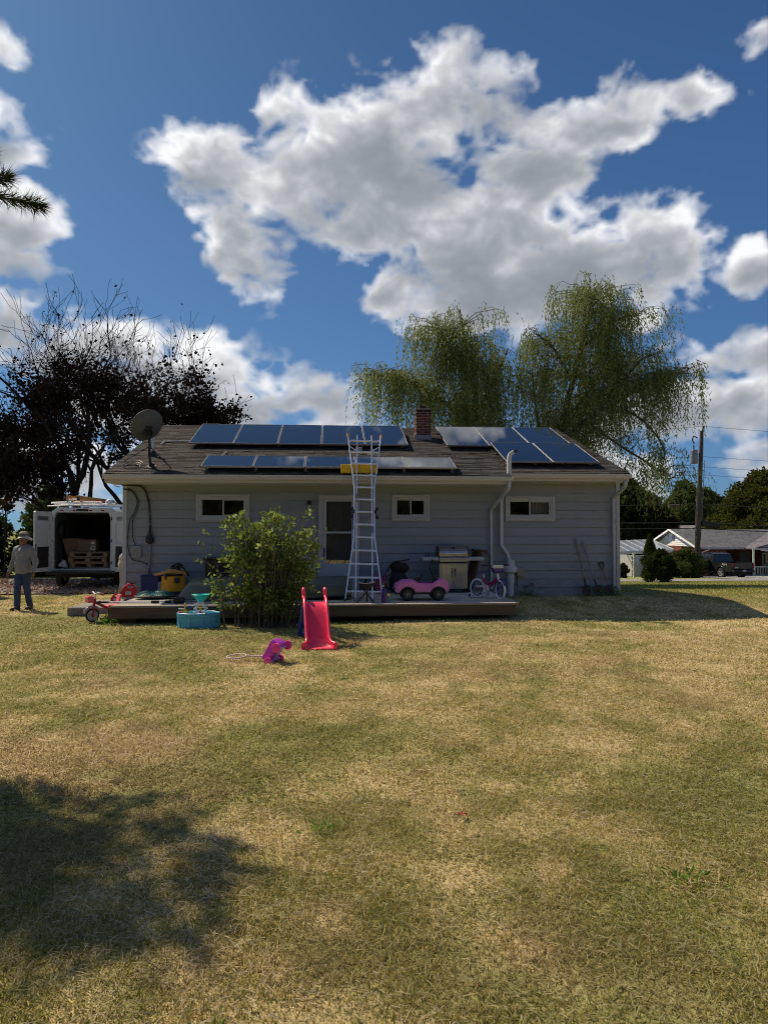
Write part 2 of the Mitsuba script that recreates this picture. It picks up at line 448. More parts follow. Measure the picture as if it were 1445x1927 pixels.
def off_things(x, y):
    a = (x > -4.15) & (x < 3.72) & (y > 13.68)
    b = (x > -4.7) & (x < 6.95) & (y > 16.45) & (y < 26)
    c = (x > -5.75) & (x < -4.0) & (y > 15.0) & (y < 16.9)
    d = (x < -3.2) & (y > 21.2)
    e = (x > 8.9) & (y > 38.3)
    return ~(a | b | c | d | e)


def blade_col(p, n, uv):
    t = grass_tone(p); r = uv.x; s = cell_rand(r * 4973.0, 1)
    dry = smoothstep(.34, .66, t + (s - .5) * .46)
    c = mix((.255, .285, .066), (.575, .485, .18), dry)
    c = mix(c, (.92, .82, .62), smoothstep(.82, .95, r) * (.45 + .55 * smoothstep(.42, .60, t)))
    c = mix(c, (.58, .42, .30), smoothstep(.56, .68, fbm(p.x * .8 + 20.0, p.y * .7, 0, 3)) * .32)
    c = mix(c, (.36, .20, .09), smoothstep(.14, .04, r) * .8)
    far = smoothstep(17.0, 30.0, p.y)
    c = mix(c, mi.Color3f(.26, .30, .07), far * .7 * (1 - smoothstep(.85, 1.0, r)))
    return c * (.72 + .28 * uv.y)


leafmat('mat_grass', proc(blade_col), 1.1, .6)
gm = MB()
for n_, x0, x1, y0, y1, L, W in ((280000, -2.6, 3.0, 2.0, 4.6, .046, .0044), (205000, -3.9, 5.0, 4.6, 7.6, .055, .0062), (270000, -6.2, 8.0, 7.6, 12.0, .055, .0115),
                                (190000, -10.5, 13.0, 12.0, 20.0, .060, .018), (60000, 6.5, 24, 20, 38.3, .08, .045), (20000, -16, -3, 17.0, 21.2, .06, .02)):
    gm.add(*[q for q in blades(n_, x0, x1, y0, y1, L, W, off_things, .64)])
for n_, x0, x1, y0, y1, L, W in ((24000, -2.6, 3.0, 2.0, 4.6, .058, .0038), (27000, -3.9, 5.0, 4.6, 7.6, .062, .0052), (28000, -6.2, 8.0, 7.6, 12.0, .07, .009), (22000, -10.5, 13.0, 12.0, 19.0, .08, .014)):
    gm.add(*blades(n_, x0, x1, y0, y1, L, W, off_things, .64, True))
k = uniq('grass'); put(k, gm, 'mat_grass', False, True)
labels[k] = {'label': 'dry mown lawn grass, straw coloured with green patches, across the back yard', 'category': 'grass', 'kind': 'stuff'}


def leaf_quads(p, L, W, rng, d=None, spread=1.0, droop=0.0):
    """Diamond leaves with a fold at the middle, at p, pointing about d."""
    m = len(p)
    a = rng.normal(size=(m, 3)) * spread
    if d is not None: a = a + d
    a[:, 2] -= droop
    a /= np.linalg.norm(a, axis=1, keepdims=True) + 1e-9
    b = np.cross(a, rng.normal(size=(m, 3))); b /= np.linalg.norm(b, axis=1, keepdims=True) + 1e-9
    c = np.cross(a, b)
    l = (np.asarray(L) * rng.uniform(.7, 1.3, m))[:, None]; w = (np.asarray(W) * rng.uniform(.7, 1.3, m))[:, None]
    v = np.stack([p, p + a * l * .45 + b * w / 2 + c * w * .18, p + a * l, p + a * l * .45 - b * w / 2 + c * w * .18], 1).reshape(-1, 3)
    i = np.arange(m)[:, None] * 4
    f = np.concatenate([i + [0, 1, 2], i + [0, 2, 3]])
    r = rng.random(m)
    return v, f, np.stack([np.repeat(r, 4), np.tile([0, .5, 1, .5], m)], -1)


# broad-leaved weeds growing in the lawn
leafmat('mat_weed', leafcol((.09, .20, .03), (.17, .30, .05), (.36, .42, .15)), 1.0)
for i, (x, y, n_, s, lab) in enumerate((
        (-.02, 4.18, 60, .085, 'bright green broad leaved weed tuft in the middle of the dry lawn'),
        (-.03, 4.62, 14, .06, 'small green weed sprout just behind the bright green weed tuft'),
        (-1.02, 2.62, 10, .045, 'yellow green weed sprout near the bottom left corner of the lawn'),
        (-.45, 2.50, 26, .08, 'low grey green weed patch at the bottom edge of the lawn'),
        (1.75, 3.45, 40, .10, 'dark green weed patch in the lawn towards the right edge'),
        (-4.10, 13.84, 260, .15, 'clump of light green weeds beside the left end of the deck'),
        (6.6, 16.32, 90, .22, 'dark weeds growing at the house wall below the right downspout'),
        (4.62, 16.38, 60, .20, 'small weeds growing at the foot of the wall beside the tap'))):
    r2 = np.random.default_rng(50 + i)
    q = r2.normal(size=(n_, 2)) * s * .55
    base = np.stack([x + q[:, 0], y + q[:, 1], gz(x + q[:, 0], y + q[:, 1]) + np.abs(r2.normal(size=n_)) * s * (.25 if y < 10 else .4)], -1)
    if y > 16: base[:, 1] = np.minimum(base[:, 1], 16.42)
    up = np.concatenate([q / s, np.full((n_, 1), .7)], 1)
    w = MB().add(*leaf_quads(base, s * .42 if y < 10 else .07, s * .16 if y < 10 else .035, r2, up, .5))
    kw = thing('weed', lab, 'weed'); part(kw, 'leaves', w, 'mat_weed', uv=True, kind='stuff', label='small leaves')

# fallen leaves lying on the lawn
mat('mat_leaf_red', (.30, .045, .025), .6)
mat('mat_leaf_tan', (.42, .27, .20), .7)
for x, y, m_, lab in ((.80, 4.28, 'mat_leaf_red', 'red fallen leaf lying on the lawn right of the weed tuft'), (-.63, 4.05, 'mat_leaf_tan', 'pale pink fallen leaf lying on the lawn left of the weed tuft')):
    w = MB(); z = G(x, y) + .03
    for a in np.linspace(0, 2 * PI, 5, endpoint=False):
        dx, dy = math.cos(a), math.sin(a)
        w.add([[x, y, z], [x + .018 * dx - .010 * dy, y + .018 * dy + .010 * dx, z + .008], [x + .042 * dx, y + .042 * dy, z + .002], [x + .018 * dx + .010 * dy, y + .018 * dy - .010 * dx, z + .010]], [[0, 1, 2], [0, 2, 3]])
    solo('fallen_leaf', w, m_, lab, 'leaf')

# ------------------------------------------------------------------ the house
HX0, HX1, WY, BY = -4.63, 6.88, 16.51, 25.7
RX0, RX1, RY, RZ, SL = -4.80, 6.90, 21.1, 4.72, .336
CS = 1 / math.hypot(1, SL)
XS = 4.07                       # where the wider eave of the left part ends
def roof_z(y): return RZ - (RY - y) * SL


house = thing('house', 'low grey sided ranch house with solar panels and a brick chimney', 'house')
WIN = [(-3.016, -1.814, 1.894, 2.498), (1.450, 2.335, 1.911, 2.504), (4.130, 5.317, 1.914, 2.477)]
DOOR = (-.245, .70, .29, 2.485)
holes = [sg.box(a, c, b, d) for a, b, c, d in WIN] + [sg.box(DOOR[0], DOOR[2], DOOR[1], DOOR[3])]
front = sg.box(HX0, .16, HX1, 2.86)
for h in holes: front = front.difference(h)
wall = MB().prism(front, WY + .020, WY + .14, 'xz')
gable = sg.Polygon([(WY + .022, .10), (BY, .10), (BY, roof_z(2 * RY - BY) - .12), (RY, RZ - .12), (WY + .022, 2.86)])
wall.prism(gable, HX0 + .020, HX0 + .14, 'yz').prism(gable, HX1 - .14, HX1 - .020, 'yz').box(((HX0 + HX1) / 2, BY + .06, 1.6), (HX1 - HX0, .12, 3.0))
W = part(house, 'wall', wall, 'mat_siding')

# each lap board is a piece of its own, proud at its lower edge
courses = [.111 + .203 * i for i in range(14)]
for i, z0 in enumerate(courses):
    z1 = min(z0 + .203, 2.87)
    if z1 - z0 < .02: continue
    for xa, xb in ((HX0 + .07, 3.93), (3.932, HX1 - .07)):
        g = sg.box(xa, z0 + .017, xb, z1)
        for h in holes: g = g.difference(h.buffer(.002, join_style=2))
        for q in getattr(g, 'geoms', [g]):
            if q.is_empty or q.area < .002: continue
            mb = MB().prism(q, WY, WY + .018, 'xz')
            v = mb.v[0]; fr = v[:, 1] < WY + .009
            v[fr, 1] = WY - .014 + .022 * (v[fr, 2] - z0) / .203
            part(W, 'siding_board', mb, 'mat_siding')
for x, s in ((HX0, -1), (HX1, 1)):
    for i in range(22):
        z0 = .111 + .203 * i
        g = sg.box(WY + .08, z0, BY - .02, z0 + .203).intersection(gable.buffer(-.01))
        if g.is_empty or g.area < .01: continue
        mb = MB().prism(g, x - s * .018, x, 'yz')
        v = mb.v[0]; fr = np.abs(v[:, 0] - x) < .006
        v[fr, 0] = x + s * (.004 - .014 * np.clip((v[fr, 2] - z0) / .203, 0, 1))
        part(W, 'siding_board', mb, 'mat_siding')
for x in (HX0, HX1):
    s = 1 if x > 0 else -1
    mb = MB().box((x - s * .030, WY - .006, 1.49), (.085, .030, 2.74), b=.004).box((x + s * .006, WY + .035, 1.49), (.030, .10, 2.74), b=.004)
    part(house, 'corner_trim', mb, 'mat_vinyl')
part(house, 'foundation', MB().box(((HX0 + HX1) / 2, (WY + BY) / 2 + .04, -.15), (HX1 - HX0 - .08, BY - WY - .05, .54)), 'mat_concrete')
mb = MB().box(((HX0 + HX1) / 2, WY + 2.6, 1.5), (HX1 - HX0 - .4, .06, 2.4))
part(house, 'partition', mb.box(((HX0 + HX1) / 2, WY + 1.5, 2.9), (HX1 - HX0 - .4, 2.3, .05)).box(((HX0 + HX1) / 2, WY + 1.5, .2), (HX1 - HX0 - .4, 2.3, .05)), 'mat_room')

def frame_ring(x0, x1, z0, z1, w, y0, y1, b=.004):
    """Four bars around an opening, butted end to end."""
    m = MB()
    for c, s in (((x0 + w / 2, (z0 + z1) / 2), (w, z1 - z0)), ((x1 - w / 2, (z0 + z1) / 2), (w, z1 - z0)),
                 (((x0 + x1) / 2, z0 + w / 2), (x1 - x0 - 2 * w - .0005, w)), (((x0 + x1) / 2, z1 - w / 2), (x1 - x0 - 2 * w - .0005, w))):
        m.box((c[0], (y0 + y1) / 2, c[1]), (s[0], y1 - y0, s[1]), b=b)
    return m


for x0, x1, z0, z1 in WIN:
    w = part(house, 'window', frame_ring(x0, x1, z0, z1, .062, WY - .045, WY + .03), 'mat_trim')
    a, b, c, d = x0 + .0625, x1 - .0625, z0 + .0625, z1 - .0625
    part(w, 'frame', frame_ring(a, b, c, d, .045, WY - .030, WY + .06), 'mat_vinyl')
    a, b, c, d = a + .0455, b - .0455, c + .0455, d - .0455
    m_ = (a + b) / 2
    part(w, 'sash', frame_ring(a, m_ + .012, c, d, .022, WY + .030, WY + .055, .002), 'mat_vinyl')
    part(w, 'sash', frame_ring(m_ - .012, b, c, d, .030, WY - .004, WY + .026, .002), 'mat_vinyl')
    part(w, 'pane', MB().add([[a + .018, WY + .043, c + .018], [m_ - .006, WY + .043, c + .018], [m_ - .006, WY + .043, d - .018], [a + .018, WY + .043, d - .018]], [[0, 1, 2, 3]]), 'mat_pane')
    part(w, 'pane', MB().add([[m_ + .014, WY + .012, c + .026], [b - .026, WY + .012, c + .026], [b - .026, WY + .012, d - .026], [m_ + .014, WY + .012, d - .026]], [[0, 1, 2, 3]]), 'mat_pane')
    part(w, 'sill', MB().box(((x0 + x1) / 2, WY - .020, z0 - .014), (x1 - x0 + .03, .075, .026), b=.005), 'mat_trim')
mat('mat_curtain', (.20, .19, .17), .9)
mb = MB(); xx = np.linspace(4.78, 5.20, 40); yy = WY + .16 + .02 * np.sin(xx * 70)
v = np.concatenate([np.stack([xx, yy, xx * 0 + 1.9], 1), np.stack([xx, yy, xx * 0 + 2.5], 1)]); i = np.arange(39)
part(house, 'curtain', mb.add(v, np.stack([i, i + 1, i + 41, i + 40], 1)), 'mat_curtain')

# storm door with a panelled door behind it
x0, x1, z0, z1 = DOOR
dr_ = part(house, 'door', MB().box((x0 + .045, WY - .018, (z0 + z1) / 2), (.09, .075, z1 - z0), b=.005).box((x1 - .045, WY - .018, (z0 + z1) / 2), (.09, .075, z1 - z0), b=.005)
           .box(((x0 + x1) / 2, WY - .018, z1 - .05), (x1 - x0 - .181, .075, .10), b=.005), 'mat_trim')
a, b, d = x0 + .092, x1 - .092, z1 - .102
sd = MB().box((a + .045, WY - .012, (z0 + d) / 2), (.09, .04, d - z0), b=.004).box((b - .045, WY - .012, (z0 + d) / 2), (.09, .04, d - z0), b=.004)
sd.box(((a + b) / 2, WY - .012, d - .02), (b - a - .1801, .04, .04), b=.004).box(((a + b) / 2, WY - .012, 1.625), (b - a - .1801, .04, .045), b=.004).box(((a + b) / 2, WY - .012, .60), (b - a - .1801, .04, .62), b=.006)
part(dr_, 'storm_door', sd, 'mat_vinyl')
for c0, c1 in ((.905, 1.60), (1.65, d - .04)):
    part(dr_, 'pane', MB().add([[a + .09, WY - .005, c0], [b - .09, WY - .005, c0], [b - .09, WY - .005, c1], [a + .09, WY - .005, c1]], [[0, 1, 2, 3]]), 'mat_pane')
mat('mat_inner_door', (.05, .05, .045), .6)
part(dr_, 'inner_door', MB().box(((a + b) / 2, WY + .12, (z0 + d) / 2), (b - a + .16, .045, d - z0), b=.003), 'mat_inner_door')
for k in range(3):
    xa = a + .03 + k * (b - a - .06) / 3
    part(dr_, 'door_panel', MB().box((xa + (b - a - .06) / 6, WY + .092, 1.87), ((b - a - .06) / 3 - .06, .012, .85), b=.005), 'mat_inner_door')
part(dr_, 'handle', MB().box((a + .045, WY - .045, 1.18), (.026, .024, .20), b=.008), 'mat_black_plastic')
part(dr_, 'closer', MB().rod((b - .05, WY - .05, 1.95), (b - .05, WY - .05, 1.70), .017), 'mat_black_plastic')
part(house, 'threshold', MB().box(((x0 + x1) / 2, WY - .03, z0 - .008), (x1 - x0, .12, .02), b=.004), 'mat_aluminium')

lt = part(house, 'wall_light', MB().box((-.455, WY - .02, 2.30), (.10, .03, .12), b=.01).lathe([(.012, .0), (.03, -.02), (.052, -.08), (.056, -.10), (.046, -.10)], 16, c=(-.455, WY - .10, 2.36)).bar((-.455, WY - .02, 2.33), (-.455, WY - .10, 2.355), .016), 'mat_dark', 40)
part(lt, 'bulb', MB().lathe([(.0, -.165), (.022, -.155), (.032, -.13), (.026, -.105), (.014, -.09)], 14, c=(-.455, WY - .10, 2.36)), 'mat_trim', True)

# roof: two slopes, the left part of the front one with a wider eave
YL, YR = 15.65, 15.93
rf = MB()
def slab(x0, x1, y0, y1, t=.03, lift=0.0):
    q = []
    for x in (x0, x1):
        for y in (y0, y1):
            z = roof_z(y) if y <= RY else roof_z(2 * RY - y)
            q += [[x, y, z + lift], [x, y, z + lift - t]]
    q = np.array(q)
    return q, fix_out(q, np.array([[0, 4, 6], [0, 6, 2], [1, 3, 7], [1, 7, 5], [0, 1, 5], [0, 5, 4], [2, 6, 7], [2, 7, 3], [0, 2, 3], [0, 3, 1], [4, 5, 7], [4, 7, 6]]))
rf.add(*slab(RX0, XS, YL, RY)); rf.add(*slab(XS, RX1, YR, RY)); rf.add(*slab(RX0, RX1, RY, 2 * RY - YR))
R_ = part(house, 'roof', rf, 'mat_dark')
rs = np.random.default_rng(11)
sh = MB()
def shingles(x0, x1, s_a, back=False):
    L = (RY - YL) / CS; ex = .1440
    n = int((L - s_a) / ex) + 1
    for k in range(n):
        s0 = s_a + k * ex; s1 = min(s0 + ex * 1.15, L)
        x = x0 - rs.uniform(0, .3)
        while x < x1:
            w = rs.uniform(.16, .34); a, b = max(x, x0), min(x + w - .004, x1); x += w
            if b - a < .02: continue
            t = .006 + .010 * rs.random() + .003 * math.sin(k * 1.7); ds = rs.normal() * .006 - (.006 if k == 0 else 0)
            q = []
            for sx in (a, b):
                for s_, h in ((s0 + ds, .002), (s0 + ds, .002 + t), (s1, .003)):
                    y, z = YL + s_ * CS, roof_z(YL) + s_ * SL * CS
                    q.append([sx, y - h * SL * CS, z + h * CS])
            q = np.array(q)
            if back: q[:, 1] = 2 * RY - q[:, 1]
            f = np.array([[0, 3, 4], [0, 4, 1], [1, 4, 5], [1, 5, 2], [0, 1, 2], [3, 5, 4]])
            sh.add(q, f[:, ::-1] if back else f, np.tile([rs.random(), 0], (6, 1)))
shingles(RX0 - .02, XS - .002, 0.0); shingles(XS + .002, RX1 + .02, (YR - YL) / CS - .001); shingles(RX0 - .02, RX1 + .02, .2, True)
part(R_, 'shingles', sh, 'mat_shingle', uv=True, kind='stuff', label='dark weathered asphalt shingles')
mb = MB()
for i in range(40):
    xa = RX0 + i * (RX1 - RX0) / 40
    for s in (-1, 1):
        p = np.array([[xa, RY, RZ + .022], [xa + .297, RY, RZ + .022], [xa + .297, RY + s * .14, RZ + .020 - .14 * SL], [xa, RY + s * .14, RZ + .020 - .14 * SL]])
        mb.add(p, [[0, 1, 2, 3]] if s < 0 else [[3, 2, 1, 0]], np.tile([rs.random(), 0], (4, 1)))
part(R_, 'ridge_cap', mb, 'mat_shingle', uv=True)
# fascia, soffit, gutters
for xa, xb, y in ((RX0, XS, YL), (XS + .001, RX1, YR)):
    zt = roof_z(y) - .032
    part(house, 'fascia', MB().box(((xa + xb) / 2, y + .034, zt - .075), (xb - xa, .022, .15)), 'mat_gutter')
    part(house, 'soffit', MB().box(((xa + xb) / 2, (y + .046 + WY) / 2, zt - .140), (xb - xa - .03, WY - y - .048, .012)), 'mat_gutter')
    prof = [(-.10, .0), (-.112, .0), (-.112, -.028), (-.098, -.058), (-.088, -.098), (.0, -.098), (.0, .0), (-.006, .0), (-.006, -.090), (-.080, -.090), (-.098, -.034), (-.102, -.008)]
    gy, gz_ = y + .020, zt + .016
    g = part(house, 'gutter', MB().prism([(gy + a, gz_ + b) for a, b in prof], xa - .02, xb + (.01 if xb < 5 else .02), 'yz'), 'mat_gutter')
    for xe in (xa - .02, xb + .02):
        part(g, 'end_cap', MB().prism([(gy + a, gz_ + b) for a, b in prof[1:6]] + [(gy, gz_)], xe - .003, xe + .003, 'yz'), 'mat_gutter')
for x in (RX0, RX1):
    mb = MB()
    for y0, y1 in ((YL + .05 if x < 0 else YR + .05, RY), (RY, 2 * RY - YR)):
        z0, z1 = (roof_z(y) if y <= RY else roof_z(2 * RY - y) for y in (y0, y1))
        s = .012 if x > 0 else -.012
        q = np.array([[x + d, y, z - .032 - h] for d in (0, s) for y, z in ((y0, z0), (y1, z1)) for h in (0, .14)])
        mb.add(q, fix_out(q, np.array([[0, 2, 3], [0, 3, 1], [4, 5, 7], [4, 7, 6], [0, 1, 5], [0, 5, 4], [2, 6, 7], [2, 7, 3], [0, 4, 6], [0, 6, 2], [1, 3, 7], [1, 7, 5]])))
    part(house, 'rake_board', mb, 'mat_trim')
    if x < 0: mb = MB().prism([(HX0 - .02 if x < 0 else HX1 + .02, 2.70), (x, 2.70), (x, 2.78), (HX0 - .02 if x < 0 else HX1 + .02, 2.78)], YL + .06, WY - .02, 'xz')
    if x < 0: part(house, 'eave_return', mb, 'mat_gutter')


def downspout(name, pts, w=.062, h=.085, mat_='mat_vinyl', parent=house):
    mb = MB()
    for a, b in zip(pts[:-1], pts[1:]): mb.bar(a, b, w, h, b=.008, up=(0, 1, 0), ext=.012)
    return part(parent, name, mb, mat_)


downspout('downspout', [(4.00, YL - .04, 2.76), (4.00, YL - .03, 2.62), (3.78, WY - .06, 2.16), (3.78, WY - .06, .30)])
downspout('downspout', [(6.80, YR - .04, 2.80), (6.80, YR + .02, 2.68), (6.73, WY - .06, 2.45), (6.73, WY - .06, .36)])
part(house, 'splash_elbow', MB().box((6.73, WY - .13, .24), (.16, .20, .12), b=.02), 'mat_concrete')

# chimney of single bricks with a mortar core
CX0, CX1, CY0, CY1, CZ0, CZ1 = 2.39, 2.80, 19.5, 19.92, 4.05, 5.02
ch = part(house, 'chimney', MB().box(((CX0 + CX1) / 2, (CY0 + CY1) / 2, (CZ0 + CZ1) / 2), (CX1 - CX0 - .012, CY1 - CY0 - .012, CZ1 - CZ0)), 'mat_mortar')
rb = np.random.default_rng(3)
for k in range(13):
    z = CZ0 + .012 + k * .0745; soot = k > 10
    for side in range(4):
        L = (CX1 - CX0) if side in (0, 2) else (CY1 - CY0)
        t = -.10 * (k % 2); 
        while t < L - .02:
            a, b = max(t, 0), min(t + .200, L); t += .212
            if b - a < .03: continue
            c = (a + b) / 2; mid = .045 + rb.normal() * .0015
            pos = {0: (CX0 + c, CY0 + mid - .002), 1: (CX1 - mid + .002, CY0 + c), 2: (CX0 + c, CY1 - mid + .002), 3: (CX0 + mid - .002, CY0 + c)}[side]
            size = (b - a, .09, .064) if side in (0, 2) else (.09, b - a, .064)
            if side in (1, 3):
                if a < .05: continue
            part(ch, 'brick', MB().box((pos[0], pos[1], z + .032), size, b=.004), BRICK[3] if soot else BRICK[rb.integers(0, 3)])
part(ch, 'flue_crown', MB().box(((CX0 + CX1) / 2, (CY0 + CY1) / 2, CZ1 + .015), (CX1 - CX0 + .03, CY1 - CY0 + .03, .035), b=.008), 'mat_concrete')
part(ch, 'flue', MB().lathe([(.085, .0), (.095, .0), (.095, .10), (.075, .10), (.075, .0)], 16, c=((CX0 + CX1) / 2, (CY0 + CY1) / 2, CZ1 + .03)), BRICK[3], 40)
part(ch, 'flashing', MB().box(((CX0 + CX1) / 2 - .01, CY0 - .012, roof_z(CY0) + .05), (CX1 - CX0 + .06, .016, .16)).box((CX0 - .012, (CY0 + CY1) / 2 - .02, roof_z((CY0 + CY1) / 2) + .03), (.012, CY1 - CY0, .16), R=rotx(math.atan(SL))), 'mat_rail')

# ------------------------------------------------------------------ things on the roof
def on_roof(x, s, h=0.0):
    """Point on the front slope: x, distance s up from the left eave, height h off the surface."""
    return np.array([x, YL + s * CS - h * SL * CS, roof_z(YL) + s * SL * CS + h * CS])


RR = rotx(math.atan(SL))
scene['mat_cell_grid'] = {'type': 'plastic', 'diffuse_reflectance': {'type': 'rgb', 'value': [.006, .008, .018]}, 'int_ior': 1.52}
PANELS = [('upper left', -3.52 + 1.112 * i, 2.68, 1.098, 2.17) for i in range(5)] + [('lower left', -2.80 + 1.134 * i, .17, 1.120, 1.03) for i in range(5)]
PANELS += [('right upper', 3.03 + 1.122 * i, 2.70, 1.108, 2.17) for i in range(3)] + [('right lower', 4.152 + 1.122 * i, .84, 1.108, 1.845) for i in range(2)]
ORD = {'upper left': ('leftmost', 'second', 'middle', 'fourth', 'rightmost'), 'lower left': ('leftmost', 'second', 'middle', 'fourth', 'rightmost'), 'right upper': ('left', 'middle', 'right'), 'right lower': ('left', 'right')}
cnt = {}
for row, x, s, w, l in PANELS:
    i = cnt[row] = cnt.get(row, -1) + 1
    where = {'upper left': 'of the five under the ridge left of the chimney', 'lower left': 'of the five above the gutter behind the ladder',
             'right upper': 'of the three under the ridge right of the chimney', 'right lower': 'of the two in the lower row at right'}[row]
    t = thing('solar_panel', f'solar panel, {ORD[row][i]} {where}', 'solar panel', 'solar panels on the roof')
    tl = .6 if row == 'lower left' else 2.5
    P = Place(on_roof(x + w / 2, s + l / 2, .125 + l / 2 * math.tan(math.radians(tl))), R=RR @ rotx(math.radians(tl)))
    fr = MB()
    for c, q in (((-w / 2 + .008, 0, 0), (.016, l, .034)), ((w / 2 - .008, 0, 0), (.016, l, .038)), ((0, -l / 2 + .008, 0), (w - .0325, .016, .038)), ((0, l / 2 - .008, 0), (w - .0325, .016, .038))): fr.box(c, q, b=.002, P=P)
    part(t, 'frame', fr, 'mat_rail')
    part(t, 'glass', MB().box((0, 0, .008), (w - .033, l - .033, .010), P=P), 'mat_cell_grid')
    part(t, 'backsheet', MB().box((0, 0, -.004), (w - .034, l - .034, .006), P=P), 'mat_black_plastic')
RAILS = [('upper left', -3.56, 2.06, (3.1, 4.4)), ('lower left', -2.86, 2.92, (.36, 1.0)), ('right upper', 2.98, 6.42, (3.1, 4.4)), ('right lower', 4.10, 6.42, (1.2, 2.3))]
for row, xa, xb, ss in RAILS:
    for j, s in enumerate(ss):
        k = thing('mounting_rail', f'aluminium mounting rail under the {row} row of solar panels, {("lower", "upper")[j]} of its pair', 'rail', 'mounting rails')
        part(k, 'rail', MB().bar(on_roof(xa, s, .09), on_roof(xb, s, .09), .04, .045, up=(0, 0, 1)), 'mat_rail')
        for xf in np.linspace(xa + .15, xb - .15, 6 if xb - xa > 4 else 4):
            part(k, 'foot', MB().box(on_roof(xf, s - .035, .045), (.05, .035, .085), R=RR, b=.004).box(on_roof(xf, s - .035, .012), (.09, .12, .012), R=RR), 'mat_rail')
mat('mat_white_pipe', (.50, .52, .55), .35)
# conduits
k = solo('roof_conduit', MB().rod(on_roof(-4.25, 3.35, .05), on_roof(-3.50, 3.35, .05), .013).rod(on_roof(-4.25, 3.35, .05), on_roof(-4.25, 2.9, .05), .013), 'mat_white_pipe', 'thin white conduit running along the roof to the left panel row', 'conduit')
k = solo('roof_conduit', MB().rod(on_roof(-2.58, 1.1, .06), on_roof(-2.50, 2.05, .06), .013).box(on_roof(-2.50, 2.05, .03), (.03, .03, .06), R=RR), 'mat_white_pipe', 'short white conduit between the upper and the lower left panel rows', 'conduit')
solo('junction_box', MB().box(on_roof(.74, 2.25, .07), (.15, .11, .16), b=.01), 'mat_trim', 'small grey junction box on the roof behind the top of the ladder', 'junction box')
pv = on_roof(-4.20, 1.75)
k = thing('plumbing_vent', 'white plumbing vent pipe on the roof beside the satellite dish', 'vent pipe')
part(k, 'pipe', MB().lathe([(.0, -.02), (.045, -.02), (.045, .46), (.036, .46), (.036, .3), (0, .3)], 16, c=pv), 'mat_white_pipe', 40)
part(k, 'boot', MB().lathe([(.11, .0), (.10, .045), (.06, .10), (.048, .12)], 16, c=pv), 'mat_black_plastic', True)

# satellite dish seen from behind
k = thing('satellite_dish', 'grey satellite dish on a strutted mast at the left end of the roof', 'satellite dish')
foot = on_roof(-3.97, .60)
ctr = np.array([-4.06, 16.22, 4.02])
aim = np.array([-.52, .62, .56]); aim /= np.linalg.norm(aim)
ax = np.cross(aim, [0, 0, 1]); ax /= np.linalg.norm(ax); ay = np.cross(ax, aim)
mat('mat_dish', (.085, .095, .105), .55)
DP = Place(ctr, R=np.stack([ax, ay, aim], 1))
prof = [(r, .19 * (r / .36) ** 2 * .55 - .10) for r in np.linspace(.0, .355, 9)] + [(.365, .01), (.360, .022)] + [(r, .19 * (r / .36) ** 2 * .55 - .085) for r in np.linspace(.350, .0, 8)]
part(k, 'reflector', MB().lathe(prof, 40, P=DP, sy=1.08), 'mat_dish', 50)
part(k, 'bracket', MB().box((0, -.06, -.13), (.13, .20, .06), b=.015, P=DP).box((0, -.09, -.18), (.08, .11, .09), b=.012, P=DP).box((.07, -.12, -.15), (.02, .14, .14), P=DP).box((-.07, -.12, -.15), (.02, .14, .14), P=DP), 'mat_black_plastic')
top = DP((0, -.10, -.20)) 
part(k, 'mast', MB().tube(spline([foot + [.0, 0, .01], foot + [-.03, 0, .30], top + [.02, -.02, -.25], top], 10), .030, 12), 'mat_dark', True)
part(k, 'base_plate', MB().box(foot + [0, 0, .012], (.22, .26, .014), R=RR, b=.003).box(foot + [.05, -.02, .05], (.06, .10, .08), R=RR, b=.008), 'mat_dark')
mid = foot * .38 + top * .62
part(k, 'strut', MB().rod(mid, on_roof(-3.50, .50, .01), .011, n=8), 'mat_dark')
part(k, 'strut', MB().rod(mid, on_roof(-4.70, 1.15, .01), .011, n=8), 'mat_dark')
arm_end = DP((0, -.36, .52))
part(k, 'feed_arm', MB().tube([DP((0, -.36, -.02)), DP((0, -.42, .25)), arm_end], .016, 8), 'mat_rail', True)
part(k, 'receiver', MB().tube([arm_end + aim * .02, arm_end - aim * .10], [.045, .055], 14).box(arm_end + [.0, 0, -.05], (.12, .10, .06), b=.02), 'mat_trim', 40)
cb = MB()
for j in range(3): cb.tube([on_roof(-4.38 + (.17 + .02 * j) * math.cos(t), .62 + (.22 + .02 * j) * math.sin(t) + .03 * j, .012 + .03 * j) for t in np.linspace(0, 2 * PI, 22)], .006, 5)
cb.tube(spline([on_roof(-4.2, .6, .02), on_roof(-4.08, .50, .03), foot + [-.02, 0, .1], foot + [-.04, 0, .45], top], 14), .006, 5)
part(k, 'coax_cable', cb, 'mat_black_plastic')

# radon vent: fan at the wall, rectangular riser, through the eave and out above the roof
k = thing('radon_vent', 'white radon vent with a round wall fan and a hooked pipe above the roof', 'vent pipe')
w_, h_ = .066, .09
rp = MB()
P0 = [(4.20, WY - .10, .98), (4.16, WY - .10, 1.12), (4.02, WY - .08, 1.33), (4.02, WY - .08, 2.45), (4.06, 15.92, 2.62), (4.06, 15.86, 2.80)]
for a, b in zip(P0[:-1], P0[1:]): rp.bar(a, b, w_, h_, b=.008, up=(0, 1, 0), ext=.012)
part(k, 'lower_riser', rp, 'mat_white_pipe')
mb = MB()
tp = [(4.065, 15.87, 2.86), (4.065, 15.87, 3.30), (4.09, 15.86, 3.40), (4.17, 15.84, 3.46)]
for a, b in zip(tp[:-1], tp[1:]): mb.bar(a, b, .085, .11, b=.008, up=(0, 1, 0), ext=.01)
part(k, 'roof_pipe', mb, 'mat_white_pipe')
part(k, 'outlet', MB().box((4.192, 15.78, 3.465), (.07, .05, .065), b=.004), 'mat_dark')
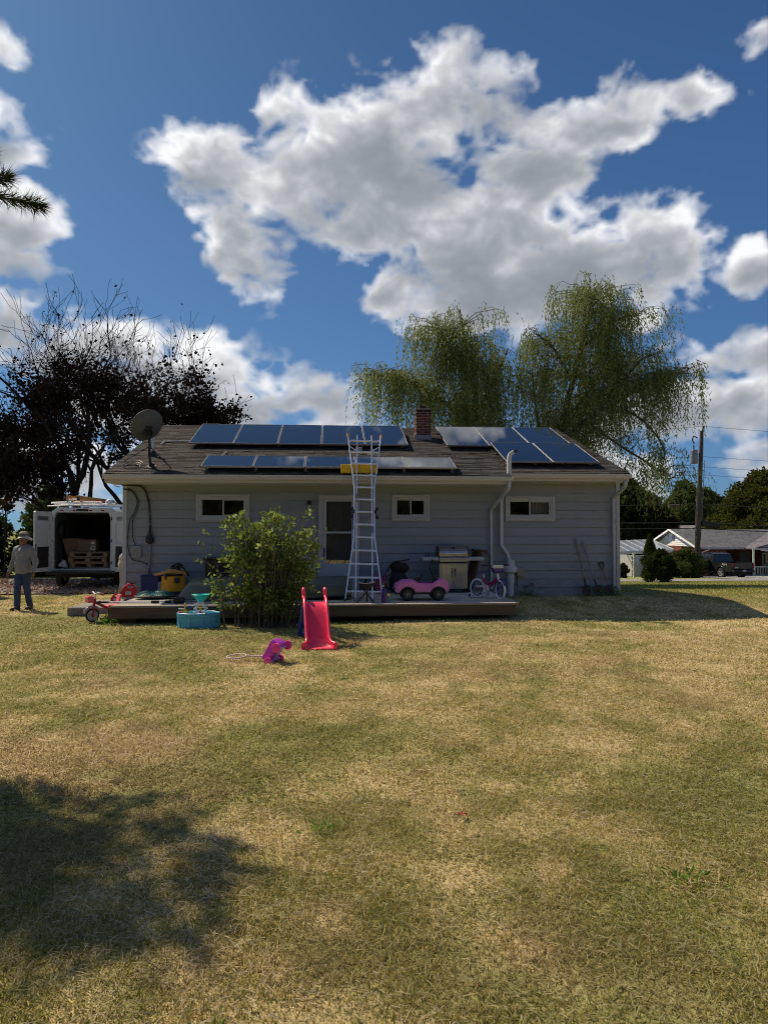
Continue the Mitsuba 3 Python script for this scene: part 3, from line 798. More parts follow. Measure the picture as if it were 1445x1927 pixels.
FP = Place((4.21, WY - .17, 0))
part(k, 'fan_housing', MB().lathe([(.0, .52), (.075, .52), (.082, .60), (.075, .66), (.115, .69), (.155, .72), (.160, .80), (.145, .83), (.100, .87), (.085, .90), (.085, .985), (.0, .985)], 28, P=FP), 'mat_white_pipe', 35)
part(k, 'coupling', MB().lathe([(.088, .0), (.094, .0), (.094, .055), (.088, .055)], 24, P=FP, c=(0, 0, .905)).lathe([(.078, .0), (.085, .0), (.085, .05), (.078, .05)], 24, P=FP, c=(0, 0, .46)), 'mat_white_pipe', 35)
part(k, 'suction_pipe', MB().rod(FP((0, 0, .14)), FP((0, 0, .55)), .072, n=20), 'mat_white_pipe', 40)
k = thing('electrical_box', 'grey electrical switch box on the wall beside the white radon fan', 'electrical box')
part(k, 'box', MB().box((4.47, WY - .05, .70), (.17, .09, .22), b=.008), 'mat_rail')
part(k, 'cable', MB().tube(spline([(4.42, WY - .03, .80), (4.36, WY - .05, .85), (4.33, WY - .10, .80)], 8), .010, 6).tube(spline([(4.42, WY - .03, .60), (4.39, WY - .04, .45), (4.42, WY - .02, .36)], 8), .010, 6), 'mat_black_plastic')
k = thing('garden_tap', 'brass garden tap low on the wall right of the radon fan', 'tap')
part(k, 'spout', MB().tube(spline([(4.60, WY, .36), (4.62, WY - .07, .37), (4.66, WY - .13, .36), (4.68, WY - .16, .30)], 10), .018, 10), 'mat_rail', True)
part(k, 'handle', MB().torus((4.74, WY - .10, .40), .035, .009, 14, 6, 'y').rod((4.66, WY - .10, .37), (4.74, WY - .10, .40), .008), 'mat_dark')

# service cables and meter gear on the left of the wall
k = thing('service_cable', 'thick black service cable bending down the left of the wall to the round meter', 'cable')
part(k, 'cable', MB().tube(spline([(-4.66, WY - .05, 2.70), (-4.42, WY - .06, 2.69), (-4.22, WY - .05, 2.66), (-4.12, WY - .03, 2.50), (-4.06, WY - .03, 2.24), (-4.04, WY - .03, 1.9), (-4.03, WY - .03, 1.62)], 26), .021, 8), 'mat_black_plastic', True)
part(k, 'meter', MB().lathe([(.0, -.06), (.04, -.05), (.085, -.02), (.098, .03), (.092, .08), (.06, .12), (.03, .20), (.024, .30)], 20, c=(-4.03, WY - .06, 1.42), sy=.7), 'mat_dark', 40)
part(k, 'clip', MB().box((-4.03, WY - .03, 1.62), (.055, .04, .02)).box((-4.035, WY - .03, 1.82), (.055, .04, .02)).box((-4.05, WY - .03, 2.05), (.055, .04, .02)), 'mat_rail')
k = thing('conduit_pipe', 'grey conduit pipe running from the round meter down to the deck', 'pipe')
part(k, 'pipe', MB().tube([(-4.03, WY - .045, 1.38), (-4.03, WY - .045, .98), (-4.08, WY - .045, .62), (-4.09, WY - .045, .29)], .020, 10), 'mat_rail', True)
part(k, 'connector', MB().rod((-4.03, WY - .045, 1.04), (-4.03, WY - .045, 1.18), .027), 'mat_rail', 40)
k = thing('utility_box', 'grey ribbed utility box on the wall left of the round meter', 'utility box')
part(k, 'cover', MB().box((-4.32, WY - .045, 1.19), (.20, .09, .27), b=.012), 'mat_siding')
for j in range(3): part(k, 'rib', MB().box((-4.375 + .055 * j, WY - .093, 1.19), (.018, .01, .23), b=.003), 'mat_rail')
k = solo('phone_cable', MB().tube(spline([(-4.64, WY - .02, 2.62), (-4.45, WY - .03, 2.58), (-4.30, WY - .03, 2.36), (-4.33, WY - .03, 2.12), (-4.42, WY - .03, 1.9), (-4.42, WY - .03, 1.55), (-4.36, WY - .03, 1.33)], 26), .009, 6)
         , 'mat_black_plastic', 'thin black cable looping down the wall to the grey utility box', 'cable', smooth=True)
k = solo('phone_cable', MB().tube(spline([(-4.64, WY - .02, 2.60), (-4.46, WY - .02, 2.56), (-4.33, WY - .02, 2.36), (-4.38, WY - .02, 2.10), (-4.50, WY - .02, 1.85), (-4.52, WY - .02, 1.30), (-4.42, WY - .02, 1.02), (-4.20, WY - .02, .96), (-4.06, WY - .03, .88)], 30), .009, 6)
         , 'mat_black_plastic', 'thin black cable looping past the utility box and joining the conduit pipe', 'cable', smooth=True)

# ------------------------------------------------------------------ deck and step
DX0, DX1, DY0, DZ = -4.02, 3.70, 13.52, .27
deck = thing('deck', 'low weathered wooden deck along the back of the house', 'deck')
rd = np.random.default_rng(21)
for i in range(19):
    y = DY0 + .010 + .0695 + i * .1435
    cuts = [DX0, rd.uniform(-1.5, .8), DX1 - (.10 if i == 0 else .02 * rd.random())]
    for a, b in zip(cuts[:-1], cuts[1:]):
        part(deck, 'board', MB().box(((a + b) / 2, y, DZ - .016 + rd.normal() * .0012), (b - a - .004, .139, .032), b=.004, uv=(rd.random(), 0)), 'mat_deck', uv=True)
part(deck, 'front_beam', MB().box((-2.0, DY0 + .045, .135), (4.13, .045, .205), b=.004), 'mat_beam')
part(deck, 'front_beam', MB().box((1.83, DY0 + .044, .138), (3.52, .045, .200), b=.004), 'mat_beam')
part(deck, 'side_beam', MB().box((DX0 + .035, 15.1, .135), (.045, 2.70, .20), b=.004), 'mat_beam')
part(deck, 'side_beam', MB().box((DX1 - .09, 15.1, .135), (.045, 2.70, .20), b=.004), 'mat_beam')
for i in range(9): part(deck, 'joist', MB().box((-3.3 + i * .82, 15.1, .155), (.04, 2.65, .16)), 'mat_beam')
for x in (-3.80, .02, 3.45):
    g = G(x, 13.95)
    part(deck, 'post', MB().box((x, 13.95, (g - .06 + .235) / 2), (.36 if x < 0 else .14, .30, .235 - g + .06), b=.008), 'mat_beam')
for s in (-1, 1): part(deck, 'brace', MB().bar((.02 + s * .07, 13.93, G(.02, 13.93) + .02), (.02 + s * .34, 13.93, .06), .04, .09), 'mat_beam')
part(deck, 'brace', MB().bar((-3.62, 14.0, G(-3.6, 14) + .02), (-3.15, 14.0, .06), .04, .10), 'mat_beam')
solo('cinder_block', MB().box((.62, 14.2, G(.62, 14.2) + .10), (.40, .20, .20), b=.008), 'mat_concrete', 'pale concrete block lying in the shade under the front of the deck', 'block')
solo('step_slab', MB().box((-4.70, 15.92, G(-4.72, 15.9) + .055), (1.26, 1.72, .17), b=.012), 'mat_concrete', 'low grey concrete slab step at the left end of the deck', 'step')

# ------------------------------------------------------------------ toys in the grass
mat('mat_slide_red', (.80, .045, .115), .28, spec=.5, clearcoat=.4)
mat('mat_blue_toy', (.015, .05, .30), .4, spec=.5)
k = thing('toy_slide', 'red plastic toddler slide with a blue ladder standing in the grass', 'slide')
SP = Place((-.14, 10.62, G(-.14, 10.6)), rz=math.radians(6), s=.93)
c = spline([(0, -.02, .030), (0, .10, .045), (0, .24, .13), (0, .46, .37), (0, .66, .58), (0, .80, .665), (0, .92, .68)], 26)
def ribbon(x0, x1, lift0, lift1, thick, xs=None):
    v = []
    for i, p in enumerate(c):
        t = c[min(i + 1, len(c) - 1)] - c[max(i - 1, 0)]; t /= np.linalg.norm(t); n = np.array([0, -t[2], t[1]])
        s = 1.0 if xs is None else xs[i]
        for x, l in ((x0 * s, lift0), (x1 * s, lift0), (x1 * s, lift1), (x0 * s, lift1)): v.append(p + n * l + [x, 0, 0])
    v = np.array(v); f = []
    for i in range(len(c) - 1):
        for a in range(4):
            b = (a + 1) % 4; f.append([i * 4 + a, i * 4 + b, i * 4 + 4 + b, i * 4 + 4 + a])
    f = np.array(f); f = np.vstack([f[:, [0, 1, 2]], f[:, [0, 2, 3]], [[0, 2, 1], [0, 3, 2]], [[len(v) - 4, len(v) - 3, len(v) - 2], [len(v) - 4, len(v) - 2, len(v) - 1]]])
    return v, fix_out(v, f)
fl = np.where(c[:, 1] < .20, 1 + .40 * (1 - np.clip((c[:, 1] + .02) / .22, 0, 1)) ** 1.5, 1.0)
v, f = ribbon(-.165, .165, -.022, .0, .02, fl); part(k, 'chute', MB().add(SP(v), f), 'mat_slide_red', 35)
for s in (-1, 1):
    mb = MB()
    v, f = ribbon(s * .165, s * .205, -.030, .075, .02, fl); mb.add(SP(v), f if s > 0 else fix_out(v, f))
    rail = []
    for i, p in enumerate(c):
        t = c[min(i + 1, len(c) - 1)] - c[max(i - 1, 0)]; t /= np.linalg.norm(t); n = np.array([0, -t[2], t[1]])
        rail.append(p + n * .075 + [s * .185 * fl[i], 0, 0])
    mb.tube(np.array(rail), .024, 10, P=SP)
    mb.tube(spline([rail[-2], rail[-1] + [0, .03, .03], rail[-1] + [0, .02, .12], rail[-1] + [0, .10, .14], rail[-1] + [0, .14, .05]], 12), .030, 10, P=SP)
    part(k, 'side_rail', mb, 'mat_slide_red', 40)
for s in (-1, 1):
    part(k, 'ladder_leg', MB().bar((s * .18, .96, .60), (s * .235, 1.36, -.01), .07, .05, b=.015, P=SP), 'mat_blue_toy')
for j, t in enumerate((.22, .55, .86)):
    part(k, 'rung', MB().box((0, .96 + .40 * t, .60 - .60 * t), (.37 + .09 * t, .09, .035), b=.012, P=SP), 'mat_blue_toy')

mat('mat_pink_toy', (.90, .06, .30), .35, spec=.5)
mat('mat_purple_toy', (.55, .05, .50), .35, spec=.5)
mat('mat_lilac_toy', (.40, .22, .62), .35, spec=.5)
mat('mat_handle_white', (.75, .60, .58), .4)
k = thing('toy_wagon', 'pink and purple toy cart tipped on its side in the grass', 'toy cart')
a = math.radians(58)
WR = rotz(math.radians(-28)) @ roty(-a)
g0 = G(-.74, 9.62)
WP = Place((-.70, 9.64, g0 + .135), R=WR)
part(k, 'tray', MB().tm(rbox((.30, .22, .05), .02)).tm(rbox((.28, .025, .10), .012).translate((0, .10, .05))).tm(rbox((.28, .025, .10), .012).translate((0, -.10, .05))).tm(rbox((.025, .20, .10), .012).translate((.14, 0, .05))).tm(rbox((.025, .20, .10), .012).translate((-.14, 0, .05))), 'mat_purple_toy', 35)
scene_fix = MB(); 
def move_last(key, P):
    """Lays a part built about its own origin into the place of its thing."""
    old = meshkit.WRITTEN[scene[key]['filename']]
    v = P(old[0]); n = None if old[2] is None else old[2] @ (P.R / np.linalg.norm(P.R[0])).T
    meshkit.WRITTEN.pop(scene[key]['filename'], None)
    scene[key] = {**scene[key], 'filename': meshkit.write_ply((v, old[1]), False, old[3], old[4], normals=n)}
    scene[key]['face_normals'] = n is None
move_last(k + '__tray', WP)
part(k, 'underside', MB().box((0, 0, -.030), (.22, .12, .02), b=.008, P=WP).box((.10, 0, -.035), (.03, .24, .03), b=.008, P=WP).box((-.10, 0, -.035), (.03, .24, .03), b=.008, P=WP), 'mat_lilac_toy')
for sx in (-1, 1):
    for sy in (-1, 1):
        w = part(k, 'wheel', MB().lathe([(.0, -.018), (.05, -.022), (.062, -.014), (.062, .014), (.05, .022), (.030, .014), (.0, .016)], 20, axis='y', c=(sx * .115, sy * .140, -.035), P=WP), 'mat_pink_toy', 40)
        mb = MB()
        for t in range(5): mb.box((sx * .115 + .03 * math.cos(t * 1.257), sy * .158, -.035 + .03 * math.sin(t * 1.257)), (.010, .006, .010), P=WP)
        part(w, 'hub', mb, 'mat_purple_toy')
h = spline([(-.80, 9.66, g0 + .07), (-1.0, 9.70, g0 + .075), (-1.10, 9.71, g0 + .08)], 8)
loop = [(-1.10 - .13 * (1 - math.cos(t)) / 1.0, 9.71 + .05 * math.sin(t) + .01, g0 + .08 - .02 * (1 - math.cos(t)) / 2 + .02 * math.sin(t)) for t in np.linspace(0, 2 * PI, 22)]
part(k, 'handle', MB().tube(h, .012, 8).tube(loop, .011, 8), 'mat_handle_white', True)

mat('mat_table_blue', (.09, .40, .58), .35, spec=.5)
mat('mat_turquoise', (.02, .58, .55), .32, spec=.5)
mat('mat_toy_white', (.68, .72, .76), .4)
mat('mat_orange_toy', (.85, .33, .02), .4)
mat('mat_yellow_toy', (.80, .52, .03), .4)
k = thing('water_table', 'blue toy water table with a turquoise funnel on a white tower', 'water table')
gx = G(-2.60, 13.05); TP = Place((-2.33, 13.06, gx))
ov = lambda w, d: affinity.scale(sg.Point(0, 0).buffer(1, 12), w, d)
bs = MB()
for z0, z1, s in ((0, .10, .97), (.10, .135, .985), (.135, .20, 1.0), (.20, .255, 1.03)): bs.prism(ov(.37 * s, .27 * s).difference(ov(.33, .23)), z0, z1 - .001, 'xy', P=TP)
for t in np.linspace(0, 2 * PI, 10, endpoint=False): bs.box((.365 * math.cos(t), .265 * math.sin(t), .115), (.035, .035, .20), b=.012, P=TP)
bs.torus((0, 0, 0), .365, .018, 40, 8, 'z', P=lambda v: TP(np.asarray(v) * [1, .735, 1] + [0, 0, .25]))
part(k, 'basin', bs, 'mat_table_blue', 35)
part(k, 'floor', MB().prism(ov(.335, .235), .09, .11, 'xy', P=TP), 'mat_table_blue')
mat('mat_water', (.03, .22, .32), .06, spec=.8)
part(k, 'water', MB().prism(ov(.329, .229), .11, .19, 'xy', P=TP), 'mat_water')
TX = .035
part(k, 'funnel', MB().lathe([(.045, .455), (.06, .47), (.095, .51), (.152, .565), (.160, .585), (.150, .590), (.140, .575), (.085, .52), (.05, .48), (.035, .46)], 28, P=TP, c=(TX, 0, 0)), 'mat_turquoise', 40)
tw = MB()
for s in (-1, 1):
    tw.tube(spline([(TX + s * .085, 0, .19), (TX + s * .080, 0, .28), (TX + s * .072, 0, .36), (TX + s * .045, 0, .44)], 9), .017, 8, P=TP)
    for z in (.26, .33, .40): tw.tm(m3.Manifold.sphere(.026, 12).scale((1.2, .6, .7)).translate((TX + s * .098, 0, z)), TP)
tw.tm(rbox((.19, .12, .07), .02).translate((TX, 0, .21)), TP).tm(rbox((.12, .07, .045), .015).translate((TX, 0, .445)), TP)
for z in (.30, .35): tw.rod((TX - .075, 0, z), (TX + .075, 0, z), .006, P=TP)
part(k, 'tower', tw, 'mat_toy_white', 40)
for z, m_ in ((.375, 'mat_orange_toy'), (.325, 'mat_yellow_toy'), (.275, 'mat_slide_red')):
    part(k, 'spinner', MB().tm(rbox((.048, .03, .044), .014).translate((TX - .005, -.015, z)), TP), m_, 40)
k2 = thing('toy_pump', 'small yellow and red pouring toy on the left rim of the water table', 'toy')
PP = Place(TP((-.24, -.05, .20)))
part(k2, 'arch', MB().tube(spline([(-.055, 0, .0), (-.05, 0, .07), (0, 0, .11), (.05, 0, .07), (.055, 0, .0)], 14), .018, 8, P=PP).tube(spline([(0, 0, .10), (.01, 0, .17), (.0, 0, .21), (.02, 0, .235)], 8), .014, 8, P=PP), 'mat_yellow_toy', True)
part(k2, 'cup', MB().lathe([(.0, .15), (.035, .15), (.045, .185), (.038, .185), (.03, .158), (0, .158)], 16, P=PP, c=(.085, 0, 0)), 'mat_blue_toy', 40)
part(k2, 'ball', MB().tm(m3.Manifold.sphere(.032, 16).translate((-.085, -.01, .06)), PP), 'mat_pink_toy', True)
part(k2, 'base', MB().tm(rbox((.14, .08, .04), .018).translate((.0, -.02, .005)), PP), 'mat_pink_toy', 40)
part(k2, 'paddle', MB().tm(rbox((.10, .03, .02), .008).translate((-.06, 0, .135)), PP), 'mat_toy_white', 40)

# red tricycle at the left end of the deck
mat('mat_trike_red', (.42, .022, .045), .3, spec=.5, clearcoat=.5)
mat('mat_trike_pink', (.80, .14, .17), .35)
mat('mat_wheel_white', (.55, .50, .49), .5)
mat('mat_fender', (.55, .36, .36), .25, .5)
k = thing('tricycle', 'red and pink children tricycle parked at the left end of the deck', 'tricycle')
KP = Place((-4.52, 14.10, G(-4.5, 14.1)), rz=math.radians(38))
def wheel(parent, c, R, w, P, hubm='mat_wheel_white', nm='wheel'):
    q = part(parent, nm, MB().lathe([(R * .80, -w * .4), (R * .9, -w / 2), (R * .985, -w * .3), (R, 0), (R * .985, w * .3), (R * .9, w / 2), (R * .80, w * .4)], 30, axis='y', c=c, P=P), 'mat_rubber', True)
    part(q, 'disc', MB().lathe([(.0, -w * .30), (R * .3, -w * .34), (R * .5, -w * .2), (R * .82, -w * .25), (R * .82, w * .25), (R * .5, w * .2), (R * .3, w * .34), (.0, w * .30)], 26, axis='y', c=c, P=P), hubm, 40)
    return q
q = wheel(k, (0, 0, .130), .130, .05, KP, nm='front_wheel')
part(q, 'hub_cap', MB().lathe([(.0, -.030), (.03, -.030), (.035, -.018), (.035, .018), (.03, .030), (.0, .030)], 16, axis='y', c=(0, 0, .13), P=KP), 'mat_trike_red', 40)
fo = MB()
for s in (-1, 1): fo.bar((0, s * .042, .12), (.02, s * .036, .30), .028, .018, b=.006, P=KP)
part(k, 'fork', fo.tube([(.02, 0, .285), (.05, 0, .44)], .026, 10, P=KP), 'mat_trike_red', 40)
part(k, 'fender', MB().tube([(.158 * math.cos(t), 0, .13 + .158 * math.sin(t)) for t in np.linspace(.25, PI - .25, 14)], [.012] + [.034] * 12 + [.012], 8, P=KP), 'mat_fender', True)
part(k, 'frame', MB().tube(spline([(.04, 0, .37), (.12, 0, .34), (.30, 0, .24), (.46, 0, .19)], 10), [.026] * 10, 10, P=KP).rod((.46, -.19, .095), (.46, .19, .095), .014, P=KP).box((.46, 0, .15), (.09, .16, .10), b=.02, P=KP), 'mat_trike_red', 40)
for s in (-1, 1): wheel(k, (.46, s * .19, .09), .09, .042, KP, nm='rear_wheel')
part(k, 'seat', MB().tm(rbox((.22, .18, .05), .022).translate((.37, 0, .285)), KP).tm(rbox((.035, .18, .22), .016).rotate((0, 14, 0)).translate((.50, 0, .40)), KP), 'mat_trike_pink', 40)
part(k, 'handlebar', MB().tube(spline([(.10, -.20, .545), (.055, -.13, .565), (.055, 0, .535), (.055, .13, .565), (.10, .20, .545)], 18), .013, 8, P=KP).rod((.05, 0, .43), (.056, 0, .54), .016, P=KP), 'mat_toy_white', True)
for s in (-1, 1): part(k, 'grip', MB().rod((.09, s * .175, .552), (.125, s * .235, .532), .022, P=KP), 'mat_trike_red', 40)
part(k, 'basket', MB().tm((rbox((.12, .17, .12), .018) - rbox((.10, .15, .14), .012).translate((0, 0, .03))).translate((-.055, 0, .435)), KP), 'mat_trike_pink', 35)

# ------------------------------------------------------------------ things on and by the deck, left part
mat('mat_can_red', (.50, .012, .022), .38, spec=.5)
mat('mat_label', (.45, .43, .38), .6)
def gas_can(x, y, z, s, label):
    k = thing('gas_can', label, 'fuel can')
    P = Place((x, y, z), rz=.25, s=s)
    body = sg.Polygon([(-.17, 0), (.17, 0), (.18, .05), (.17, .22), (.08, .30), (-.02, .31), (-.10, .24), (-.17, .14)]).buffer(-.02).buffer(.02)
    hole = sg.Polygon([(-.03, .235), (.05, .26), (.10, .225), (.03, .20)]).buffer(.012)
    part(k, 'body', MB().prism(body.difference(hole), -.11, .11, 'xz', P=P).prism(body.buffer(-.02).difference(hole.buffer(.01)), -.122, .122, 'xz', P=P), 'mat_can_red')
    part(k, 'cap', MB().tube([(.06, 0, .29), (.075, 0, .345)], .036, 14, P=P).tube([(.08, 0, .33), (.16, 0, .32)], .016, 8, P=P), 'mat_dark', 40)
    part(k, 'label', MB().box((.0, -.1235, .10), (.13, .003, .09), P=P), 'mat_label')
    return k
gas_can(-4.30, 15.75, G(-4.30, 15.75) + .14, .92, 'large red plastic fuel can with a dark cap on the slab beside the deck')
gas_can(-4.53, 15.60, G(-4.53, 15.6) + .14, .55, 'small red fuel can left of the large red fuel can')

mat('mat_bin_blue', (.012, .035, .13), .45)
k = thing('storage_bin', 'dark blue plastic bin against the wall between the fuel can and the yellow vacuum', 'bin')
part(k, 'body', MB().tm((rbox((.40, .34, .42), .035) - rbox((.35, .29, .42), .03).translate((0, 0, .05))).translate((-3.90, 16.12, DZ + .205))), 'mat_bin_blue', 35)
part(k, 'rim', MB().tm(rbox((.44, .38, .03), .012).translate((-3.90, 16.12, DZ + .405)) - rbox((.35, .29, .1), .01).translate((-3.90, 16.12, DZ + .405))), 'mat_bin_blue', 35)

mat('mat_vac_yellow', (.72, .32, .012), .42, spec=.4)
mat('mat_hose', (.55, .27, .08), .5)
k = thing('shop_vacuum', 'yellow and black shop vacuum with a tan hose wrapped over its top', 'vacuum')
VP = Place((-3.40, 15.98, DZ))
part(k, 'tank', MB().prism(affinity.scale(sg.Point(0, 0).buffer(1, 16), .27, .22), .08, .20, 'xy', P=VP).prism(affinity.scale(sg.Point(0, 0).buffer(1, 16), .255, .205), .205, .40, 'xy', P=VP).prism(affinity.scale(sg.Point(0, 0).buffer(1, 16), .275, .225), .195, .212, 'xy', P=VP), 'mat_vac_yellow', 40)
part(k, 'motor_head', MB().tm(rbox((.34, .30, .16), .06).translate((.02, 0, .45)), VP).tm(rbox((.20, .18, .12), .05).translate((.04, 0, .55)), VP), 'mat_black_plastic', 40)
part(k, 'latch', MB().box((.12, -.20, .32), (.12, .05, .12), b=.015, P=VP).box((-.13, -.19, .38), (.04, .04, .09), b=.01, P=VP), 'mat_black_plastic')
part(k, 'hose', MB().tube(spline([(-.38, -.12, .445), (-.26, -.16, .46), (-.08, -.20, .50), (.12, -.16, .49), (.27, -.02, .47), (.24, .14, .49), (.0, .20, .50), (-.16, .10, .50), (-.05, -.10, .53), (.14, -.10, .50), (.29, -.06, .43)], 60), .032, 9, P=VP), 'mat_hose', True)
mb = MB()
for t in np.linspace(0, 2 * PI, 4, endpoint=False) + .6: mb.lathe([(.0, -.02), (.04, -.02), (.045, 0), (.04, .02), (.0, .02)], 14, axis='y', c=(.22 * math.cos(t), .18 * math.sin(t), .045), P=VP).box((.22 * math.cos(t), .18 * math.sin(t), .08), (.05, .05, .03), b=.008, P=VP)
part(k, 'caster', mb, 'mat_black_plastic')
part(k, 'tangle', MB().tube(spline([(-.05, -.05, .60), (.05, .05, .66), (.14, -.04, .67), (.10, -.12, .62), (.20, .02, .58), (.28, -.05, .50), (.33, .02, .40)], 30), .016, 6, P=VP).tube(spline([(.0, .02, .60), (.10, -.05, .68), (.20, .03, .62), (.06, .08, .64)], 18), .014, 6, P=VP), 'mat_black_plastic', True)
part(k, 'side_bag', MB().tm(rbox((.12, .20, .26), .05).translate((-.27, .02, .16)), VP), 'mat_rail', True)

mat('mat_bin_black', (.016, .017, .019), .4)
k = thing('trash_bin', 'black plastic bin standing against the wall behind the left of the leafy bush', 'trash bin')
part(k, 'body', MB().tm(m3.Manifold.batch_hull([rbox((.44, .40, .04), .015).translate((-2.44, 16.0, DZ + .02)), rbox((.52, .48, .04), .015).translate((-2.44, 16.0, DZ + .74))])), 'mat_bin_black', 30)
part(k, 'lid', MB().tm(rbox((.56, .52, .05), .02).translate((-2.44, 16.0, DZ + .785))), 'mat_bin_black', 30)

mat('mat_net_teal', (.01, .16, .17), .5)
k = thing('landing_net', 'round landing net with teal mesh lying flat on the deck', 'net')
NP = Place((-3.55, 14.95, DZ + .02), rz=.1)
part(k, 'hoop', MB().torus((0, 0, 0), .40, .020, 40, 8, 'z', P=lambda v: NP(np.asarray(v) * [1, .62, 1] + [0, 0, .035 ])).tube([(.39, 0, .03), (.85, .05, .01)], .016, 8, P=NP), 'mat_black_plastic', True)
mb = MB()
for t in np.linspace(-.36, .36, 19):
    y = .62 * math.sqrt(max(.16 - t * t, 0)) * .97
    for a, b in (((t, -y), (t, y)),): mb.tube([(a[0] + .02 * s_ * (1 - s_) * 4, a[1] + (b[1] - a[1]) * s_, .045 + .13 * (s_ * (1 - s_) * 4) * (1 - (t / .4) ** 2) * (.8 + .4 * math.sin(t * 13))) for s_ in np.linspace(0, 1, 9)], .0055, 4, caps=False, P=NP)
for t in np.linspace(-.23, .23, 13):
    x = math.sqrt(max(.16 - (t / .62) ** 2, 0)) * .97
    mb.tube([(-x + 2 * x * s_, t, .045 + .13 * (s_ * (1 - s_) * 4) * (1 - (t / .25) ** 2) * (.8 + .3 * math.sin(s_ * 9))) for s_ in np.linspace(0, 1, 11)], .0055, 4, caps=False, P=NP)
part(k, 'mesh', mb, 'mat_net_teal')
mb = MB(); xx, yy = np.meshgrid(np.linspace(-1, 1, 17), np.linspace(-1, 1, 11))
rr_ = np.hypot(xx, yy); sx_ = np.where(rr_ > 1, xx / np.maximum(rr_, 1), xx); sy_ = np.where(rr_ > 1, yy / np.maximum(rr_, 1), yy)
zz = .015 + .12 * np.clip(1 - sx_ ** 2 - sy_ ** 2, 0, 1) * (.7 + .35 * np.sin(sx_ * 7 + sy_ * 4))
v = np.stack([sx_ * .39, sy_ * .24, zz], -1).reshape(-1, 3); i, j = np.meshgrid(np.arange(16), np.arange(10)); q = (j * 17 + i).ravel()
part(k, 'bag', mb.add(NP(v), np.stack([q, q + 1, q + 18, q + 17], 1)), 'mat_net_teal', True)
k = thing('pole_tool', 'long white pole with a black head lying along the front edge of the deck', 'pole')
pz = DZ + .035
part(k, 'pole', MB().rod((-4.25, 13.98, pz), (-3.35, 13.96, pz), .017).rod((-3.35, 13.96, pz), (-2.95, 13.95, pz), .013), 'mat_toy_white', 40)
part(k, 'grip', MB().rod((-4.40, 13.985, pz), (-4.18, 13.98, pz), .021), 'mat_black_plastic', 40)
part(k, 'collar', MB().rod((-3.38, 13.96, pz), (-3.24, 13.958, pz), .028).rod((-3.12, 13.955, pz), (-3.00, 13.953, pz), .026), 'mat_black_plastic', 40)
part(k, 'head', MB().tm(rbox((.22, .12, .11), .035).translate((-2.86, 13.95, DZ + .06))), 'mat_black_plastic', 40)
part(k, 'blade', MB().tube(spline([(-2.76, 13.95, DZ + .05), (-2.6, 13.97, DZ + .045), (-2.45, 13.93, DZ + .04), (-2.2, 13.96, DZ + .03)], 14), [.022, .026, .02, .028, .02, .018, .02, .022, .018, .016, .014, .012, .010, .006], 6), 'mat_rail', True)

# upturned boat
def boat_col(p, n, uv):
    s = fbm(p.x * 3, p.y * 6, p.z * 14, 4); sc = smoothstep(.66, .8, fbm(p.x * 2.0, p.y * 40, p.z * 60, 2))
    return mix(mix((.065, .085, .062), (.105, .128, .10), s), (.22, .24, .21), sc * .4)
mat('mat_boat', proc(boat_col), .33, spec=.55)
k = thing('boat', 'dark green boat lying upside down on the deck behind the leafy bush', 'boat')
st = np.linspace(0, 1, 30); v = []; nS = 17
for t in st:
    x = -3.05 + 3.52 * t
    wdt = .44 * (1 - (1 - min(t / .34, 1)) ** 2.6 * .86) * (1 - .10 * max(t - .6, 0) / .4)
    h = (.42 - .07 * t) * (1 - (1 - min(t / .13, 1)) ** 2.4 * .96)
    zb = DZ + .012 + .07 * sstep(.55, 1, t)
    for a in np.linspace(0, PI, nS):
        ca, sa = math.cos(a), math.sin(a)
        v.append([x - .02 * (1 - sa), 14.78 - wdt * np.sign(ca) * abs(ca) ** .62, zb + h * max(sa, 0) ** .50 + (.018 if abs(ca) < .12 else 0)])
v = np.array(v); f = []
for i in range(len(st) - 1):
    for j in range(nS - 1): f.append([i * nS + j, i * nS + nS + j, i * nS + nS + j + 1, i * nS + j + 1])
f = np.array(f); f = np.vstack([f[:, [0, 1, 2]], f[:, [0, 2, 3]]])
e = (len(st) - 1) * nS
cap = np.array([[e, e + j + 1, e + j] for j in range(1, nS - 1)])
v2 = v.copy(); mb = MB(); mb.add(v, np.vstack([f, cap]))
part(k, 'hull', mb, 'mat_boat', 38)
lower, upper = v[::nS], v[nS - 1::nS]
part(k, 'gunwale', MB().tube(lower, .018, 8).tube(upper, .018, 8), 'mat_black_plastic', True)
part(k, 'keel', MB().tube(np.array([v[i * nS + nS // 2] for i in range(2, len(st))]), .012, 6), 'mat_boat', True)
for x in (.30,): solo('wood_block', MB().box((x, 14.45, DZ + .035), (.10, .12, .07), b=.004).box((x, 15.1, DZ + .035), (.10, .12, .07), b=.004), 'mat_beam', 'pair of wooden blocks propping the square end of the upturned boat', 'block') if False else None
for y in (14.45, 15.10): solo('wood_block', MB().box((.36, y, DZ + .037), (.09, .12, .074), b=.004), 'mat_beam', f'small dark wooden block under the {"front" if y < 15 else "back"} corner of the square boat end', 'block')

